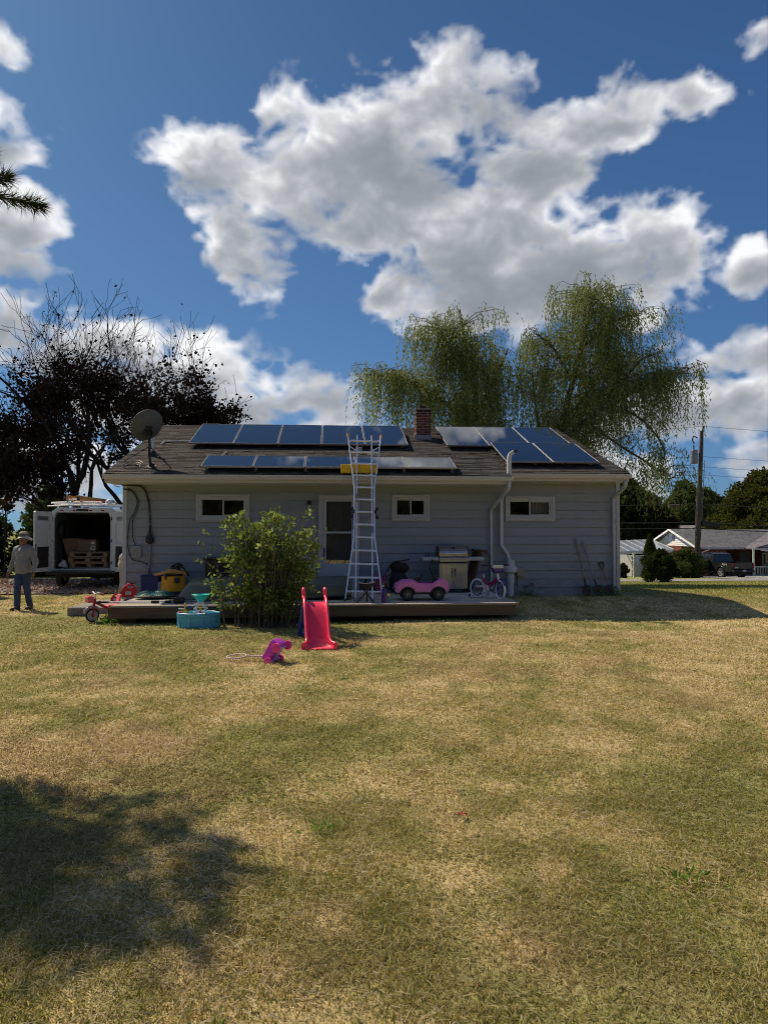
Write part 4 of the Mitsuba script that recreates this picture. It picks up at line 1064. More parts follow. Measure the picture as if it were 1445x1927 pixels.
# ------------------------------------------------------------------ ladder against the eave
k = thing('ladder', 'tall aluminium folding ladder with flared ends leaning against the eave', 'ladder')
LA, LB = np.array([.69, 14.10, DZ]), np.array([.79, 16.00, 3.80])
LD = LB - LA; LL = np.linalg.norm(LD); LD /= LL
LXv = np.array([1.0, 0, 0]) - LD * LD[0]; LXv /= np.linalg.norm(LXv); LN = np.cross(LXv, LD)
def lp(u, x, o=0.0): return LA + LD * u + LXv * x + LN * o
def lw(u):      # half width of the flared outer rails
    return .200 + .160 * max(0, (1.42 - u) / 1.42) ** 1.0 + .160 * max(0, (u - 2.62) / (LL - 2.62))
for s in (-1, 1):
    part(k, 'inner_rail', MB().bar(lp(.0, s * .165), lp(LL, s * .165), .028, .062, b=.006, up=LN), 'mat_aluminium')
    for a, b in ((.02, 1.98), (2.06, LL - .01)):
        mb = MB(); us = np.linspace(a, b, 7)
        us = [a, 1.42, b] if a < 1 else [a, 2.62, b]
        for u0, u1 in zip(us[:-1], us[1:]): mb.bar(lp(u0, s * (lw(u0) + .014), .014), lp(u1, s * (lw(u1) + .014), .014), .028, .070, b=.006, up=LN, ext=.003)
        part(k, 'outer_rail', mb, 'mat_aluminium')
    part(k, 'hinge', MB().tm(rbox((.05, .09, .16), .018), Place(lp(2.02, s * .235), R=np.stack([LXv, LN, LD], 1))).tm(rbox((.07, .06, .06), .018), Place(lp(2.10, s * .265, .02), R=np.stack([LXv, LN, LD], 1))).tm(rbox((.07, .06, .06), .018), Place(lp(1.90, s * .265, .02), R=np.stack([LXv, LN, LD], 1))), 'mat_black_plastic', 40)
    part(k, 'foot', MB().box(lp(.03, s * (lw(.0) + .014), .014), (.05, .06, .06), b=.01).box(lp(.03, s * .165), (.045, .055, .06), b=.01), 'mat_black_plastic')
    part(k, 'tip', MB().box(lp(LL - .02, s * (lw(LL) + .014), .014), (.05, .07, .09), R=np.stack([LXv, LN, LD], 1), b=.012), 'mat_vac_yellow')
    part(k, 'top_brace', MB().bar(lp(LL - .30, s * (lw(LL - .3)), .01), lp(LL - .42, s * .17, .01), .02), 'mat_aluminium')
u = .20
while u < LL - .10:
    x = lw(u)
    part(k, 'rung', MB().bar(lp(u, -x - .005, .01), lp(u, x + .005, .01), .036, .040, b=.008, up=LD), 'mat_aluminium')
    u += .305
part(k, 'sticker', MB().box(lp(2.35, -.165, .0325), (.018, .002, .22), R=np.stack([LXv, LN, LD], 1)).box(lp(1.6, .165, .0325), (.018, .002, .16), R=np.stack([LXv, LN, LD], 1)), 'mat_dark')
mat('mat_foam_yellow', proc(lambda p, n, uv: mi.Color3f(.62, .40, .02) * (.75 + .5 * fbm(p.x * 25, p.y * 25, p.z * 25, 3))), .8)
solo('foam_block', MB().tm(rbox((.82, .15, .20), .02).translate((.66, 15.74, 3.03))), 'mat_foam_yellow', 'yellow foam pad on the roof edge behind the ladder', 'foam pad', smooth=35)

# ------------------------------------------------------------------ right part of the deck
mat('mat_steel_warm', proc(lambda p, n, uv: mi.Color3f(.40, .39, .37) * (.8 + .4 * noise(p.x * 260, p.z * 3, 0))), .36, .85)
mat('mat_steel_door', proc(lambda p, n, uv: mi.Color3f(.36, .38, .40) * (.8 + .4 * noise(p.x * 200, p.z * 2, 0))), .30, .9)
k = thing('gas_grill', 'stainless gas grill with side shelves standing against the wall', 'grill')
GP = Place((2.78, 16.02, DZ))
part(k, 'cabinet', MB().box((0, .015, .37), (.64, .40, .60), b=.008, P=GP), 'mat_steel_warm')
for s in (-1, 1):
    d_ = part(k, 'cabinet_door', MB().box((s * .135, -.195, .37), (.262, .018, .56), b=.004, P=GP), 'mat_steel_door')
    part(d_, 'handle', MB().bar((s * .035, -.232, .36), (s * .035, -.232, .56), .016, .014, b=.004, P=GP).box((s * .035, -.215, .37), (.012, .03, .012), P=GP).box((s * .035, -.215, .55), (.012, .03, .012), P=GP), 'mat_black_plastic')
cp = part(k, 'control_panel', MB().tm(rbox((.66, .09, .12), .025).translate((0, -.20, .745)), GP), 'mat_steel_door', 40)
for x in (-.21, -.07, .07, .21): part(cp, 'knob', MB().lathe([(.0, -.275), (.022, -.275), (.026, -.255), (.034, -.245), (.034, -.238)], 16, axis='y', P=lambda v: GP(np.asarray(v) * [1, -1, 1] + [0, -.49 + .0, 0]), c=(x, 0, .75)), 'mat_black_plastic', 40)
part(k, 'firebox', MB().box((0, .03, .745), (.62, .38, .14), b=.02, P=GP), 'mat_steel_warm')
lid = sg.Polygon([(-.20, .82), (-.205, .90), (-.18, .965), (-.10, 1.03), (.05, 1.05), (.17, 1.03), (.21, .95), (.21, .82)])
L_ = part(k, 'lid', MB().prism([(y, z) for y, z in lid.exterior.coords], -.325, .325, 'yz', P=GP), 'mat_steel_warm')
part(L_, 'lid_band', MB().box((0, -.188, .965), (.655, .035, .035), R=rotx(-.5), b=.006, P=GP), 'mat_steel_door')
part(L_, 'side_cap', MB().prism([(y * 1.015, .82 + (z - .82) * 1.015) for y, z in lid.exterior.coords], -.345, -.3255, 'yz', P=GP).prism([(y * 1.015, .82 + (z - .82) * 1.015) for y, z in lid.exterior.coords], .3255, .345, 'yz', P=GP), 'mat_black_plastic')
part(L_, 'handle', MB().rod((-.24, -.25, .885), (.24, -.25, .885), .016, P=GP).bar((-.22, -.25, .885), (-.22, -.20, .885), .02, P=GP).bar((.22, -.25, .885), (.22, -.20, .885), .02, P=GP), 'mat_aluminium', 40)
part(L_, 'thermometer', MB().lathe([(.0, -.012), (.034, -.012), (.036, .0), (0, .0)], 18, axis='y', c=(0, -.165, 1.0), P=GP), 'mat_dark', 40)
for s in (-1, 1):
    part(k, 'side_shelf', MB().box((s * .515, .0, .775), (.36, .40, .05), b=.012, P=GP).box((s * .515, -.205, .765), (.355, .018, .075), b=.004, P=GP), 'mat_trim')
part(k, 'side_burner_knob', MB().lathe([(.0, -.03), (.024, -.03), (.034, .0), (0, .0)], 16, axis='y', c=(-.48, -.235, .72), P=GP), 'mat_black_plastic', 40)
part(k, 'base_frame', MB().box((0, .01, .085), (.66, .42, .035), b=.006, P=GP), 'mat_black_plastic')
for sx in (-1, 1):
    for sy in (-1, 1): part(k, 'caster', MB().lathe([(.0, -.014), (.03, -.014), (.034, 0), (.03, .014), (.0, .014)], 16, axis='y', c=(sx * .28, sy * .16, .034), P=GP).box((sx * .28, sy * .16, .06), (.03, .03, .025), P=GP), 'mat_black_plastic')
part(k, 'gas_hose', MB().tube(spline([(-.45, -.10, .74), (-.52, -.05, .60), (-.46, .0, .42), (-.36, .02, .34)], 14), .012, 6, P=GP), 'mat_black_plastic', True)
part(k, 'side_tools', MB().box((-.60, .02, .83), (.03, .03, .07), b=.006, P=GP).box((-.54, .02, .83), (.03, .03, .07), b=.006, P=GP), 'mat_bin_blue')

mat('mat_dark_wood', proc(lambda p, n, uv: mix((.045, .028, .02), (.10, .065, .045), fbm(p.x * 30, p.y * 20, p.z * 4, 3))), .8, spec=.2)
k = thing('leaning_post', 'dark brown wooden post with a flat cap leaning on the wall right of the grill', 'post')
part(k, 'post', MB().bar((3.13, 15.98, DZ + .02), (3.42, 16.32, 1.17), .20, .10, b=.008), 'mat_dark_wood')
part(k, 'cap', MB().box((3.47, 16.33, 1.20), (.34, .24, .05), R=roty(.12), b=.008), 'mat_dark_wood')

# pink ride-on car
mat('mat_car_pink', (.62, .17, .48), .26, spec=.5, clearcoat=.6)
mat('mat_lens', (.30, .25, .38), .15)
k = thing('ride_on_car', 'pink electric ride-on toy car with black wheels on the deck', 'toy car')
CP = Place((1.85, 14.32, DZ))
side = sg.Polygon([(-.51, .17), (-.53, .25), (-.51, .32), (-.40, .385), (-.22, .40), (-.14, .40), (-.10, .355), (.02, .345), (.20, .345), (.28, .40), (.40, .43), (.48, .41), (.53, .33), (.535, .22), (.50, .16)]).buffer(-.012).buffer(.012)
for cx in (-.295, .315): side = side.difference(sg.Point(cx, .125).buffer(.142, 16))
mb = MB().prism(side, -.235, .235, 'xz', P=CP)
inner = sg.box(-.10, .22, .28, .60)
part(k, 'body', MB().prism(side.difference(inner), -.20, .20, 'xz', P=CP).prism(side.buffer(-.022), -.262, -.205, 'xz', P=CP).prism(side.buffer(-.022), .205, .262, 'xz', P=CP).prism(side, -.245, -.201, 'xz', P=CP).prism(side, .201, .245, 'xz', P=CP), 'mat_car_pink', 25)
part(k, 'hood_ridge', MB().box((-.30, 0, .395), (.22, .30, .02), b=.008, P=CP).box((-.28, .12, .404), (.20, .05, .014), b=.006, P=CP).box((-.28, -.12, .404), (.20, .05, .014), b=.006, P=CP), 'mat_car_pink')
part(k, 'sill', MB().box((.01, -.25, .155), (.36, .03, .035), b=.01, P=CP).box((.01, .25, .155), (.36, .03, .035), b=.01, P=CP).box((0, 0, .16), (1.0, .40, .05), b=.01, P=CP), 'mat_black_plastic')
for cx, nm in ((-.295, 'front_wheel'), (.315, 'rear_wheel')):
    for s in (-1, 1):
        wq = part(k, nm, MB().lathe([(.07, -.045), (.112, -.045), (.122, -.03), (.125, 0), (.122, .03), (.112, .045), (.07, .045)], 26, axis='y', c=(cx, s * .225, .125), P=CP), 'mat_rubber', 40)
        mb = MB()
        for t in np.arange(10) * PI / 5:
            mb.bar((cx + .018 * math.cos(t), s * .268, .125 + .018 * math.sin(t)), (cx + .078 * math.cos(t), s * .268, .125 + .078 * math.sin(t)), .010, .006, up=(0, 1, 0), P=CP)
        part(wq, 'spokes', mb.lathe([(.0, -.004), (.02, -.004), (.02, .004), (.0, .004)], 12, axis='y', c=(cx, s * .268, .125), P=CP), 'mat_rail')
        part(wq, 'wheel_disc', MB().lathe([(.0, -.03), (.085, -.03), (.085, .03), (.0, .03)], 20, axis='y', c=(cx, s * .225, .125), P=CP), 'mat_dark', 40)
        part(k, 'wheel_arch', MB().tube([(cx + .146 * math.cos(t), s * .250, .125 + .146 * math.sin(t)) for t in np.linspace(.05, PI - .05, 16)], .016, 6, P=CP), 'mat_black_plastic', True)
part(k, 'bumper', MB().box((-.515, 0, .20), (.05, .40, .07), b=.015, P=CP).box((-.52, 0, .145), (.06, .44, .03), b=.01, P=CP).box((-.53, .16, .18), (.03, .04, .06), b=.008, P=CP).box((-.53, -.16, .18), (.03, .04, .06), b=.008, P=CP), 'mat_black_plastic')
part(k, 'bumper_trim', MB().bar((-.545, -.20, .225), (-.50, -.235, .165), .014, P=CP).bar((-.545, .20, .225), (-.50, .235, .165), .014, P=CP), 'mat_toy_white')
for s in (-1, 1): part(k, 'headlight', MB().box((-.475, s * .17, .315), (.05, .10, .03), R=rotz(s * .5) @ roty(.5), b=.008, P=CP), 'mat_lens')
part(k, 'seat', MB().tm(rbox((.22, .34, .06), .02).translate((.18, 0, .27)), CP).tm(rbox((.06, .34, .22), .025).rotate((0, 12, 0)).translate((.275, 0, .385)), CP), 'mat_black_plastic', 40)
part(k, 'windscreen_frame', MB().bar((-.12, .0, .40), (-.05, .0, .44), .36, .02, b=.006, P=CP), 'mat_black_plastic')
part(k, 'steering_wheel', MB().torus((0, 0, 0), .075, .012, 20, 8, 'z', P=Place(CP((.0, -.02, .465)), R=roty(-.95))).rod((-.10, -.02, .37), (-.01, -.02, .46), .014, P=CP), 'mat_black_plastic', True)
part(k, 'mirror', MB().box((-.07, -.285, .385), (.035, .07, .045), b=.012, P=CP), 'mat_black_plastic')

# black bags and the pink bag by the wall
mat('mat_bag_black', proc(lambda p, n, uv: mi.Color3f(.020, .020, .022) * (.6 + .8 * fbm(p.x * 30, p.y * 30, p.z * 30, 3))), .75)
def lump(parts, amp, sc, seed):
    m = m3.Manifold.batch_hull(parts).refine_to_length(.03).to_mesh()
    v = np.array(m.vert_properties[:, :3]); t = trimesh.Trimesh(v, m.tri_verts, process=True)
    trimesh.smoothing.filter_taubin(t, iterations=6)
    n = t.vertex_normals; t.vertices = t.vertices + n * ((meshkit.fbm(t.vertices * sc, 4, seed) - .5) * amp)[:, None]
    return t
k = thing('backpack', 'large black backpack slumped against the wall between the ladder and the grill', 'backpack')
part(k, 'body', MB().tm(lump([rbox((.42, .30, .36), .08).translate((1.56, 16.02, DZ + .20)), rbox((.30, .24, .20), .08).translate((1.54, 16.05, DZ + .40))], .05, 9, 3)), 'mat_bag_black', True)
part(k, 'top_roll', MB().tm(lump([m3.Manifold.sphere(.12, 16).translate((1.48, 16.0, DZ + .58)), m3.Manifold.sphere(.11, 16).translate((1.68, 16.0, DZ + .56))], .05, 10, 5)), 'mat_bag_black', True)
part(k, 'strap', MB().tube(spline([(1.31, 15.93, DZ + .50), (1.36, 15.90, DZ + .62), (1.48, 15.92, DZ + .70), (1.63, 15.93, DZ + .72), (1.80, 15.95, DZ + .75)], 18), .017, 7).tube(spline([(1.33, 15.9, DZ + .08), (1.24, 15.86, DZ + .22), (1.30, 15.86, DZ + .38), (1.43, 15.88, DZ + .44)], 14), .015, 7), 'mat_bag_black', True)
k = thing('tool_bag', 'black bag with an arched handle on the deck behind the ladder', 'bag')
part(k, 'body', MB().tm(lump([rbox((.30, .24, .18), .05).translate((0.93, 16.02, DZ + .11))], .03, 12, 8)), 'mat_bag_black', True)
part(k, 'handle', MB().tube(spline([(0.79, 15.98, DZ + .16), (0.83, 15.96, DZ + .30), (0.97, 15.96, DZ + .36), (1.07, 15.96, DZ + .28), (1.09, 15.98, DZ + .14)], 18), .020, 8), 'mat_bag_black', True)
mat('mat_pink_film', (.28, .05, .10), .3)
k = thing('gift_bag', 'crumpled dark pink bag between the ladder and the black backpack', 'bag')
part(k, 'body', MB().tm(lump([rbox((.18, .14, .10), .03).translate((1.14, 15.80, DZ + .06)), rbox((.26, .16, .05), .02).translate((1.14, 15.80, DZ + .33))], .09, 14, 12)), 'mat_pink_film', True)
mb = MB(); r3 = np.random.default_rng(4)
for j in range(9): a = r3.uniform(0, 2 * PI); mb.add([[1.14 + .05 * math.cos(a), 15.8 + .04 * math.sin(a), DZ + .33], [1.14 + .13 * math.cos(a), 15.8 + .08 * math.sin(a), DZ + .40 + .10 * r3.random()], [1.14 + .13 * math.cos(a + .5), 15.8 + .08 * math.sin(a + .5), DZ + .36]], [[0, 1, 2]])
part(k, 'tissue', mb, 'mat_pink_film')
k = thing('camp_stool', 'small black folding camp stool on the deck at the foot of the ladder', 'stool')
SPl = Place((.72, 13.84, DZ))
mat('mat_canvas', (.035, .030, .028), .8)
mat('mat_stool_leg', (.05, .045, .04), .35, .5)
LEG = [((-.18, -.02, .0), (.17, .06, .385)), ((.15, -.04, .0), (-.155, .02, .375)), ((.02, .16, .0), (.02, -.10, .37))]
for a, b in LEG:
    q = part(k, 'leg', MB().rod(a, b, .014, P=SPl), 'mat_stool_leg', 40)
a3 = [np.array(b) for _, b in LEG]
g = [a3[0], a3[1], a3[2]]; ctr3 = sum(g) / 3 - [0, 0, .10]
v, f = [], []
N_ = 10
for i in range(N_ + 1):
    for j in range(N_ + 1 - i):
        u_, w_ = i / N_, j / N_; s_ = 1 - u_ - w_
        p = g[0] * u_ + g[1] * w_ + g[2] * s_; p = p - [0, 0, .30 * 9 * u_ * w_ * s_ + .10 * (u_ * w_ + w_ * s_ + s_ * u_)]
        v.append(p)
idx = {}; n_ = 0
for i in range(N_ + 1):
    for j in range(N_ + 1 - i): idx[i, j] = n_; n_ += 1
for i in range(N_):
    for j in range(N_ - i):
        f.append([idx[i, j], idx[i + 1, j], idx[i, j + 1]])
        if i + j < N_ - 1: f.append([idx[i + 1, j], idx[i + 1, j + 1], idx[i, j + 1]])
part(k, 'seat', MB().add(SPl(np.array(v)), np.array(f)), 'mat_canvas', True)
mat('mat_binding', (.38, .24, .20), .7)
part(k, 'seat_edge', MB().tube(spline([g[1], (g[0] + g[1]) / 2 - [0, 0, .022], g[0]], 8), .013, 7, P=SPl), 'mat_binding', True)
mat('mat_bottle_purple', (.055, .012, .15), .3, spec=.5)
k = thing('drink_bottle', 'tall purple drink bottle standing on the front of the deck', 'bottle')
BP = Place((1.06, 13.80, DZ))
part(k, 'body', MB().lathe([(.0, 0), (.044, 0), (.047, .01), (.047, .24), (.040, .27), (.028, .285), (.0, .285)], 22, P=BP), 'mat_bottle_purple', 40)
part(k, 'cap', MB().lathe([(.0, .33), (.02, .33), (.031, .318), (.031, .286), (.0, .286)], 18, P=BP).torus((0, 0, .345), .022, .006, 16, 6, 'y', P=BP), 'mat_black_plastic', 40)
mat('mat_bottle_teal', (.06, .26, .28), .3)
k = thing('drink_bottle', 'short teal drink bottle with a yellow cap beside the tall purple bottle', 'bottle')
BP = Place((1.155, 13.81, DZ))
part(k, 'body', MB().lathe([(.0, 0), (.032, 0), (.034, .01), (.034, .10), (.028, .12), (.0, .12)], 20, P=BP), 'mat_bottle_teal', 40)
part(k, 'cap', MB().lathe([(.0, .165), (.018, .165), (.024, .155), (.024, .121), (.0, .121)], 18, P=BP), 'mat_yellow_toy', 40)

# children's bicycle
mat('mat_bike_purple', (.035, .02, .16), .35, spec=.5)
mat('mat_bike_magenta', (.22, .012, .07), .3, spec=.5)
mat('mat_tyre_white', (.60, .62, .66), .6)
k = thing('bicycle', 'purple children bicycle with white tyres and training wheels on the deck', 'bicycle')
BK = Place((3.08, 14.66, DZ), rz=math.radians(-52))
def bike_wheel(nm, P):
    q = part(k, nm, MB().torus((0, 0, .2), .180, .024, 36, 10, 'y', P=P), 'mat_tyre_white', True)
    part(q, 'rim', MB().torus((0, 0, .2), .150, .012, 36, 8, 'y', P=P), 'mat_bike_purple', True)
    mb = MB()
    for t in np.arange(16) * PI / 8: mb.rod((.02 * math.cos(t + .4), .012 * (-1) ** int(t * 8 / PI), .2 + .02 * math.sin(t + .4)), (.15 * math.cos(t), 0, .2 + .15 * math.sin(t)), .0022, n=4, P=P)
    part(q, 'spokes', mb.rod((0, -.035, .2), (0, .035, .2), .018, P=P), 'mat_rail')
bike_wheel('rear_wheel', BK)
FW = Place(BK((.60, 0, 0)), rz=math.radians(-76))
bike_wheel('front_wheel', FW)
hd, bb, seat_t = np.array([.54, 0, .47]), np.array([.27, 0, .21]), np.array([.17, 0, .43])
fr = MB().tube(spline([hd, (.42, 0, .36), (.30, 0, .31), seat_t * .4 + bb * .6], 10), .022, 8, P=BK).tube([hd - [0, 0, .05], (.42, 0, .32), bb], .020, 8, P=BK).rod(bb, seat_t, .017, P=BK)
for s in (-1, 1): fr.rod(bb + [0, s * .02, 0], (0, s * .045, .2), .010, P=BK).rod(seat_t * .8 + bb * .2 + [0, s * .015, 0], (0, s * .045, .2), .009, P=BK)
part(k, 'frame', fr, 'mat_bike_magenta', 40)
part(k, 'head_tube', MB().rod(hd - [-.02, 0, .08], hd + [-.02, 0, .05], .024, P=BK), 'mat_toy_white', 40)
fk = MB()
for s in (-1, 1): fk.tube([BK(hd + [.02, 0, -.07]), FW((-.06, s * .045, .40)), FW((0, s * .045, .2))], .012, 8)
part(k, 'fork', fk, 'mat_bike_purple', True)
part(k, 'front_fender', MB().tube([FW((.215 * math.cos(t), 0, .2 + .215 * math.sin(t))) for t in np.linspace(.5, 2.9, 14)], .026, 7), 'mat_bike_purple', True)
part(k, 'saddle', MB().tm(m3.Manifold.batch_hull([m3.Manifold.sphere(.035, 14).scale((1, 1, .6)).translate((.10, .05, .53)), m3.Manifold.sphere(.035, 14).scale((1, 1, .6)).translate((.10, -.05, .53)), m3.Manifold.sphere(.022, 14).scale((1, 1, .6)).translate((.27, 0, .54))]), BK), 'mat_bike_purple', True)
part(k, 'seat_post', MB().rod(seat_t, (.15, 0, .52), .012, P=BK), 'mat_aluminium', 40)
HB = Place(BK((.50, 0, .56)), rz=math.radians(-80))
part(k, 'handlebar', MB().tube([HB(q) for q in spline([(-.06, -.27, .13), (-.02, -.17, .13), (.0, -.08, .03), (0, 0, .0), (.0, .08, .03), (-.02, .17, .13), (-.06, .27, .13)], 26)], .011, 8).rod(BK(hd), HB((0, 0, 0)), .013).rod(HB((-.015, -.16, .12)), HB((-.015, .16, .12)), .009), 'mat_black_plastic', True)
for s in (-1, 1): part(k, 'grip', MB().rod(HB((-.05, s * .20, .13)), HB((-.07, s * .30, .13)), .017), 'mat_black_plastic', 40)
part(k, 'handlebar_bag', MB().tm(rbox((.11, .24, .13), .04).translate((.05, 0, .05)), HB), 'mat_bike_purple', 40)
part(k, 'bag_flap', MB().tm(rbox((.03, .22, .06), .012).translate((.095, 0, .105)), HB), 'mat_wheel_white', 40)
part(k, 'chain_guard', MB().tube([BK((.0, -.04, .235)), BK((.27, -.045, .255))], [.022, .036], 8).lathe([(.0, -.006), (.075, -.006), (.075, .006), (.0, .006)], 20, axis='y', c=(.27, -.05, .21), P=BK), 'mat_wheel_white', 40)
part(k, 'crank', MB().bar((.27, -.065, .21), (.34, -.065, .10), .018, .010, P=BK).bar((.27, .065, .21), (.20, .065, .32), .018, .010, P=BK).box((.345, -.10, .09), (.07, .06, .02), b=.006, P=BK).box((.195, .10, .33), (.07, .06, .02), b=.006, P=BK), 'mat_rail')
for s in (-1, 1):
    q = part(k, 'training_wheel', MB().lathe([(.0, -.018), (.05, -.018), (.06, -.008), (.06, .008), (.05, .018), (.0, .018)], 18, axis='y', c=(-.06, s * .17, .062), P=BK), 'mat_tyre_white', 40)
    part(q, 'training_hub', MB().lathe([(.0, -.022), (.032, -.022), (.032, .022), (.0, .022)], 14, axis='y', c=(-.06, s * .17, .062), P=BK), 'mat_bike_purple', 40)
    part(k, 'training_bracket', MB().tube([(0, s * .05, .2), (-.02, s * .12, .16), (-.06, s * .15, .062)], .008, 6, P=BK), 'mat_rail')

# shovels leaning on the wall
mat('mat_ash', proc(lambda p, n, uv: mix((.17, .13, .09), (.28, .22, .15), fbm(p.x * 60, p.y * 60, p.z * 3, 3))), .7)
mat('mat_ash_grey', (.22, .23, .24), .6)
mat('mat_iron', (.045, .04, .037), .6, .4)
def shovel(foot, top, label, hm, dgrip=False):
    k = thing('shovel', label, 'shovel')
    foot, top = np.array(foot), np.array(top); d = top - foot; L = np.linalg.norm(d); d /= L
    x = np.cross(d, [0, 1, 0]); x /= np.linalg.norm(x); n = np.cross(x, d)
    P = Place(foot, R=np.stack([x, n, d], 1))
    m_ = L * (.30 if not dgrip else .36)
    part(k, 'handle', MB().tube([P((0, 0, m_ - .02)), P((0, 0, L - (.14 if dgrip else 0)))], .017, 10), hm, 40)
    part(k, 'socket', MB().tube([P((0, .02, .20)), P((0, 0, .30)), P((0, 0, m_))], [.012, .020, .021], 10), 'mat_iron', True)
    bl = sg.Polygon([(-.10, .26), (.10, .26), (.105, .10), (.06, .02), (0, -.03), (-.06, .02), (-.105, .10)])
    mb = MB().prism(bl, -.004, .004, 'xz'); v = mb.v[0]; v[:, 1] += -.9 * v[:, 0] ** 2 * 2 + .03
    mb.v[0] = P(v); part(k, 'blade', mb, 'mat_iron')
    if dgrip:
        part(k, 'grip', MB().tube([P((0, 0, L - .15)), P((-.055, 0, L - .06)), P((-.06, 0, L))], .013, 8).tube([P((0, 0, L - .15)), P((.055, 0, L - .06)), P((.06, 0, L))], .013, 8).rod(P((-.07, 0, L)), P((.07, 0, L)), .016), 'mat_black_plastic', 40)
        part(k, 'ferrule', MB().tube([P((0, 0, m_ - .01)), P((0, 0, m_ + .02))], .021, 10), 'mat_rail', 40)
shovel((6.02, 16.24, G(6.0, 16.2)), (5.80, WY - .015, 1.50), 'long handled shovel with a brown shaft, leftmost of three leaning on the wall', 'mat_ash')
shovel((6.30, 16.24, G(6.3, 16.2)), (5.98, WY - .015, 1.42), 'long handled shovel with a grey shaft, middle of three leaning on the wall', 'mat_ash_grey')
shovel((6.60, 16.26, G(6.6, 16.2)), (6.42, WY - .03, .90), 'short shovel with a black D grip nearest the right corner of the house', 'mat_ash', True)

# ------------------------------------------------------------------ trees
def T_(x, d, z=None):
    """A place at distance d straight ahead from the back of the yard and x to the right of that line (the yard's own axes, 4.4 degrees off the house's)."""
    X, Y = x * math.cos(YAW) + d * math.sin(YAW), d * math.cos(YAW) - x * math.sin(YAW)
    return np.array([X, Y, G(X, Y) if z is None else z])


def branch_out(mb, rng, p, d, L, r, lev, twigs, spread=.6, up=.12, kids=(3, 5), shrink=.66, n=5, sides=6, wob=.16, minr=.006):
    pts, q, dd = [p], p.copy(), d / np.linalg.norm(d)
    for i in range(n):
        dd = dd + rng.normal(size=3) * wob + np.array([0, 0, up]); dd /= np.linalg.norm(dd)
        q = q + dd * L / n; pts.append(q.copy())
    rad = np.linspace(r, max(r * .45, minr), n + 1)
    mb.tube(pts, rad, sides if lev > 1 else 4, caps=False)
    if lev == 0:
        twigs.append((pts, dd)); return
    for k in range(rng.integers(*kids) + 1):
        t = rng.uniform(.35, 1.0) if k else 1.0
        i = min(int(t * n), n - 1); base = pts[i] + (pts[i + 1] - pts[i]) * (t * n - i)
        a = rng.normal(size=3); a -= dd * (a @ dd); a /= np.linalg.norm(a)
        nd = dd * (1 - spread * .5) + a * spread * rng.uniform(.6, 1.3)
        branch_out(mb, rng, base, nd, L * shrink * rng.uniform(.75, 1.2), max(r * .45 * rng.uniform(.8, 1.1), minr), lev - 1, twigs, spread, up, kids, shrink, n, sides, wob, minr)


def along(twigs, n, rng, jit=.1):
    """n points spread along the twigs."""
    k = rng.integers(0, len(twigs), n); t = rng.random(n)
    P = np.array([tw[0] for tw in twigs]); m = P.shape[1] - 1
    i = np.minimum((t * m).astype(int), m - 1); u = (t * m - i)[:, None]
    return P[k, i] * (1 - u) + P[k, i + 1] * u + rng.normal(size=(n, 3)) * jit, k


# dark maple with bare top branches, left
leafmat('mat_maple_leaf', leafcol((.014, .010, .010), (.026, .018, .016), (.050, .030, .022), .15), .3)
mat('mat_bark_dark', (.035, .029, .026), .9, spec=.1)
r1 = np.random.default_rng(5)
k = thing('maple_tree', 'dark purple leaved maple with bare upper branches behind the white van', 'tree')
mb, tw = MB(), []
b0 = T_(-12.0, 30.5)
for off, dr0, L, r in (((0, 0, 0), (-.36, 0, 1), 4.7, .30), ((.45, .3, 0), (.26, .05, 1), 4.9, .28), ((.2, .5, 0), (-.08, .3, 1), 5.3, .26), ((-.2, -.2, 0), (-.80, -.2, .9), 4.3, .20), ((.5, .2, 0), (.70, -.1, .9), 3.6, .16)):
    tw2 = []
    branch_out(mb, r1, b0 + np.array(off), np.array(dr0, float), L, r, 5, tw2, spread=.62, up=.085, kids=(2, 4), shrink=.70, n=5, wob=.13, minr=.008, sides=5)
    tw += tw2
mb.tube([b0 - [0, 0, .3], b0 + [0, 0, .5]], [.50, .40], 10)
part(k, 'trunk', mb, 'mat_bark_dark', True)
pl, kk = along(tw, 90000, r1, .20)
hz, hx = pl[:, 2] - b0[2], pl[:, 0] - b0[0]
dense = meshkit.fbm(pl * .55, 3, 4)
lim = 7.3 - .045 * (hx - .8) ** 2
keep = (r1.random(len(pl)) < np.clip(1.15 - np.clip(hz - lim, 0, 9) * .52, .012, 1)) & (r1.random(len(pl)) < np.clip((dense - .33) * 6, .10, 1)) & (hz > np.where(hx < 1.2, 3.3, 2.2) + .8 * (meshkit.fbm(pl * .8, 2, 9) - .5))
pl = pl[keep]
part(k, 'crown', MB().add(*leaf_quads(pl, .145, .125, r1, None, 1, .4)), 'mat_maple_leaf', uv=True, kind='stuff', label='dark purple brown leaves')

# weeping willow behind the house
leafmat('mat_willow_leaf', leafcol((.145, .19, .065), (.23, .27, .10), (.34, .36, .16), .3), .95)
r1 = np.random.default_rng(8)
k = thing('willow_tree', 'tall weeping willow with two drooping crowns behind the house', 'tree')
mb = MB(); limbs = []
def limb(pts, r0, r1_):
    c = spline([T_(*q) for q in pts], 16); mb.tube(c, np.linspace(r0, r1_, 16), 7, caps=False); limbs.append(c); return c
wg = T_(6.6, 35)[2]
limb([(6.6, 35, wg), (6.2, 35, 3.6), (5.0, 35, 6.2), (4.2, 34.6, 9.4), (3.7, 34.5, 12.5)], .30, .03)
limb([(6.6, 35, wg), (7.4, 35, 3.8), (8.4, 34.7, 6.0), (9.2, 34.6, 9.0), (9.9, 34.3, 12.0), (10.2, 34.2, 13.4)], .30, .03)
limb([(7.4, 35, 3.8), (8.9, 34.2, 6.2), (10.6, 33.4, 7.7), (12.4, 32.8, 8.7), (13.9, 32.4, 8.9)], .17, .03)
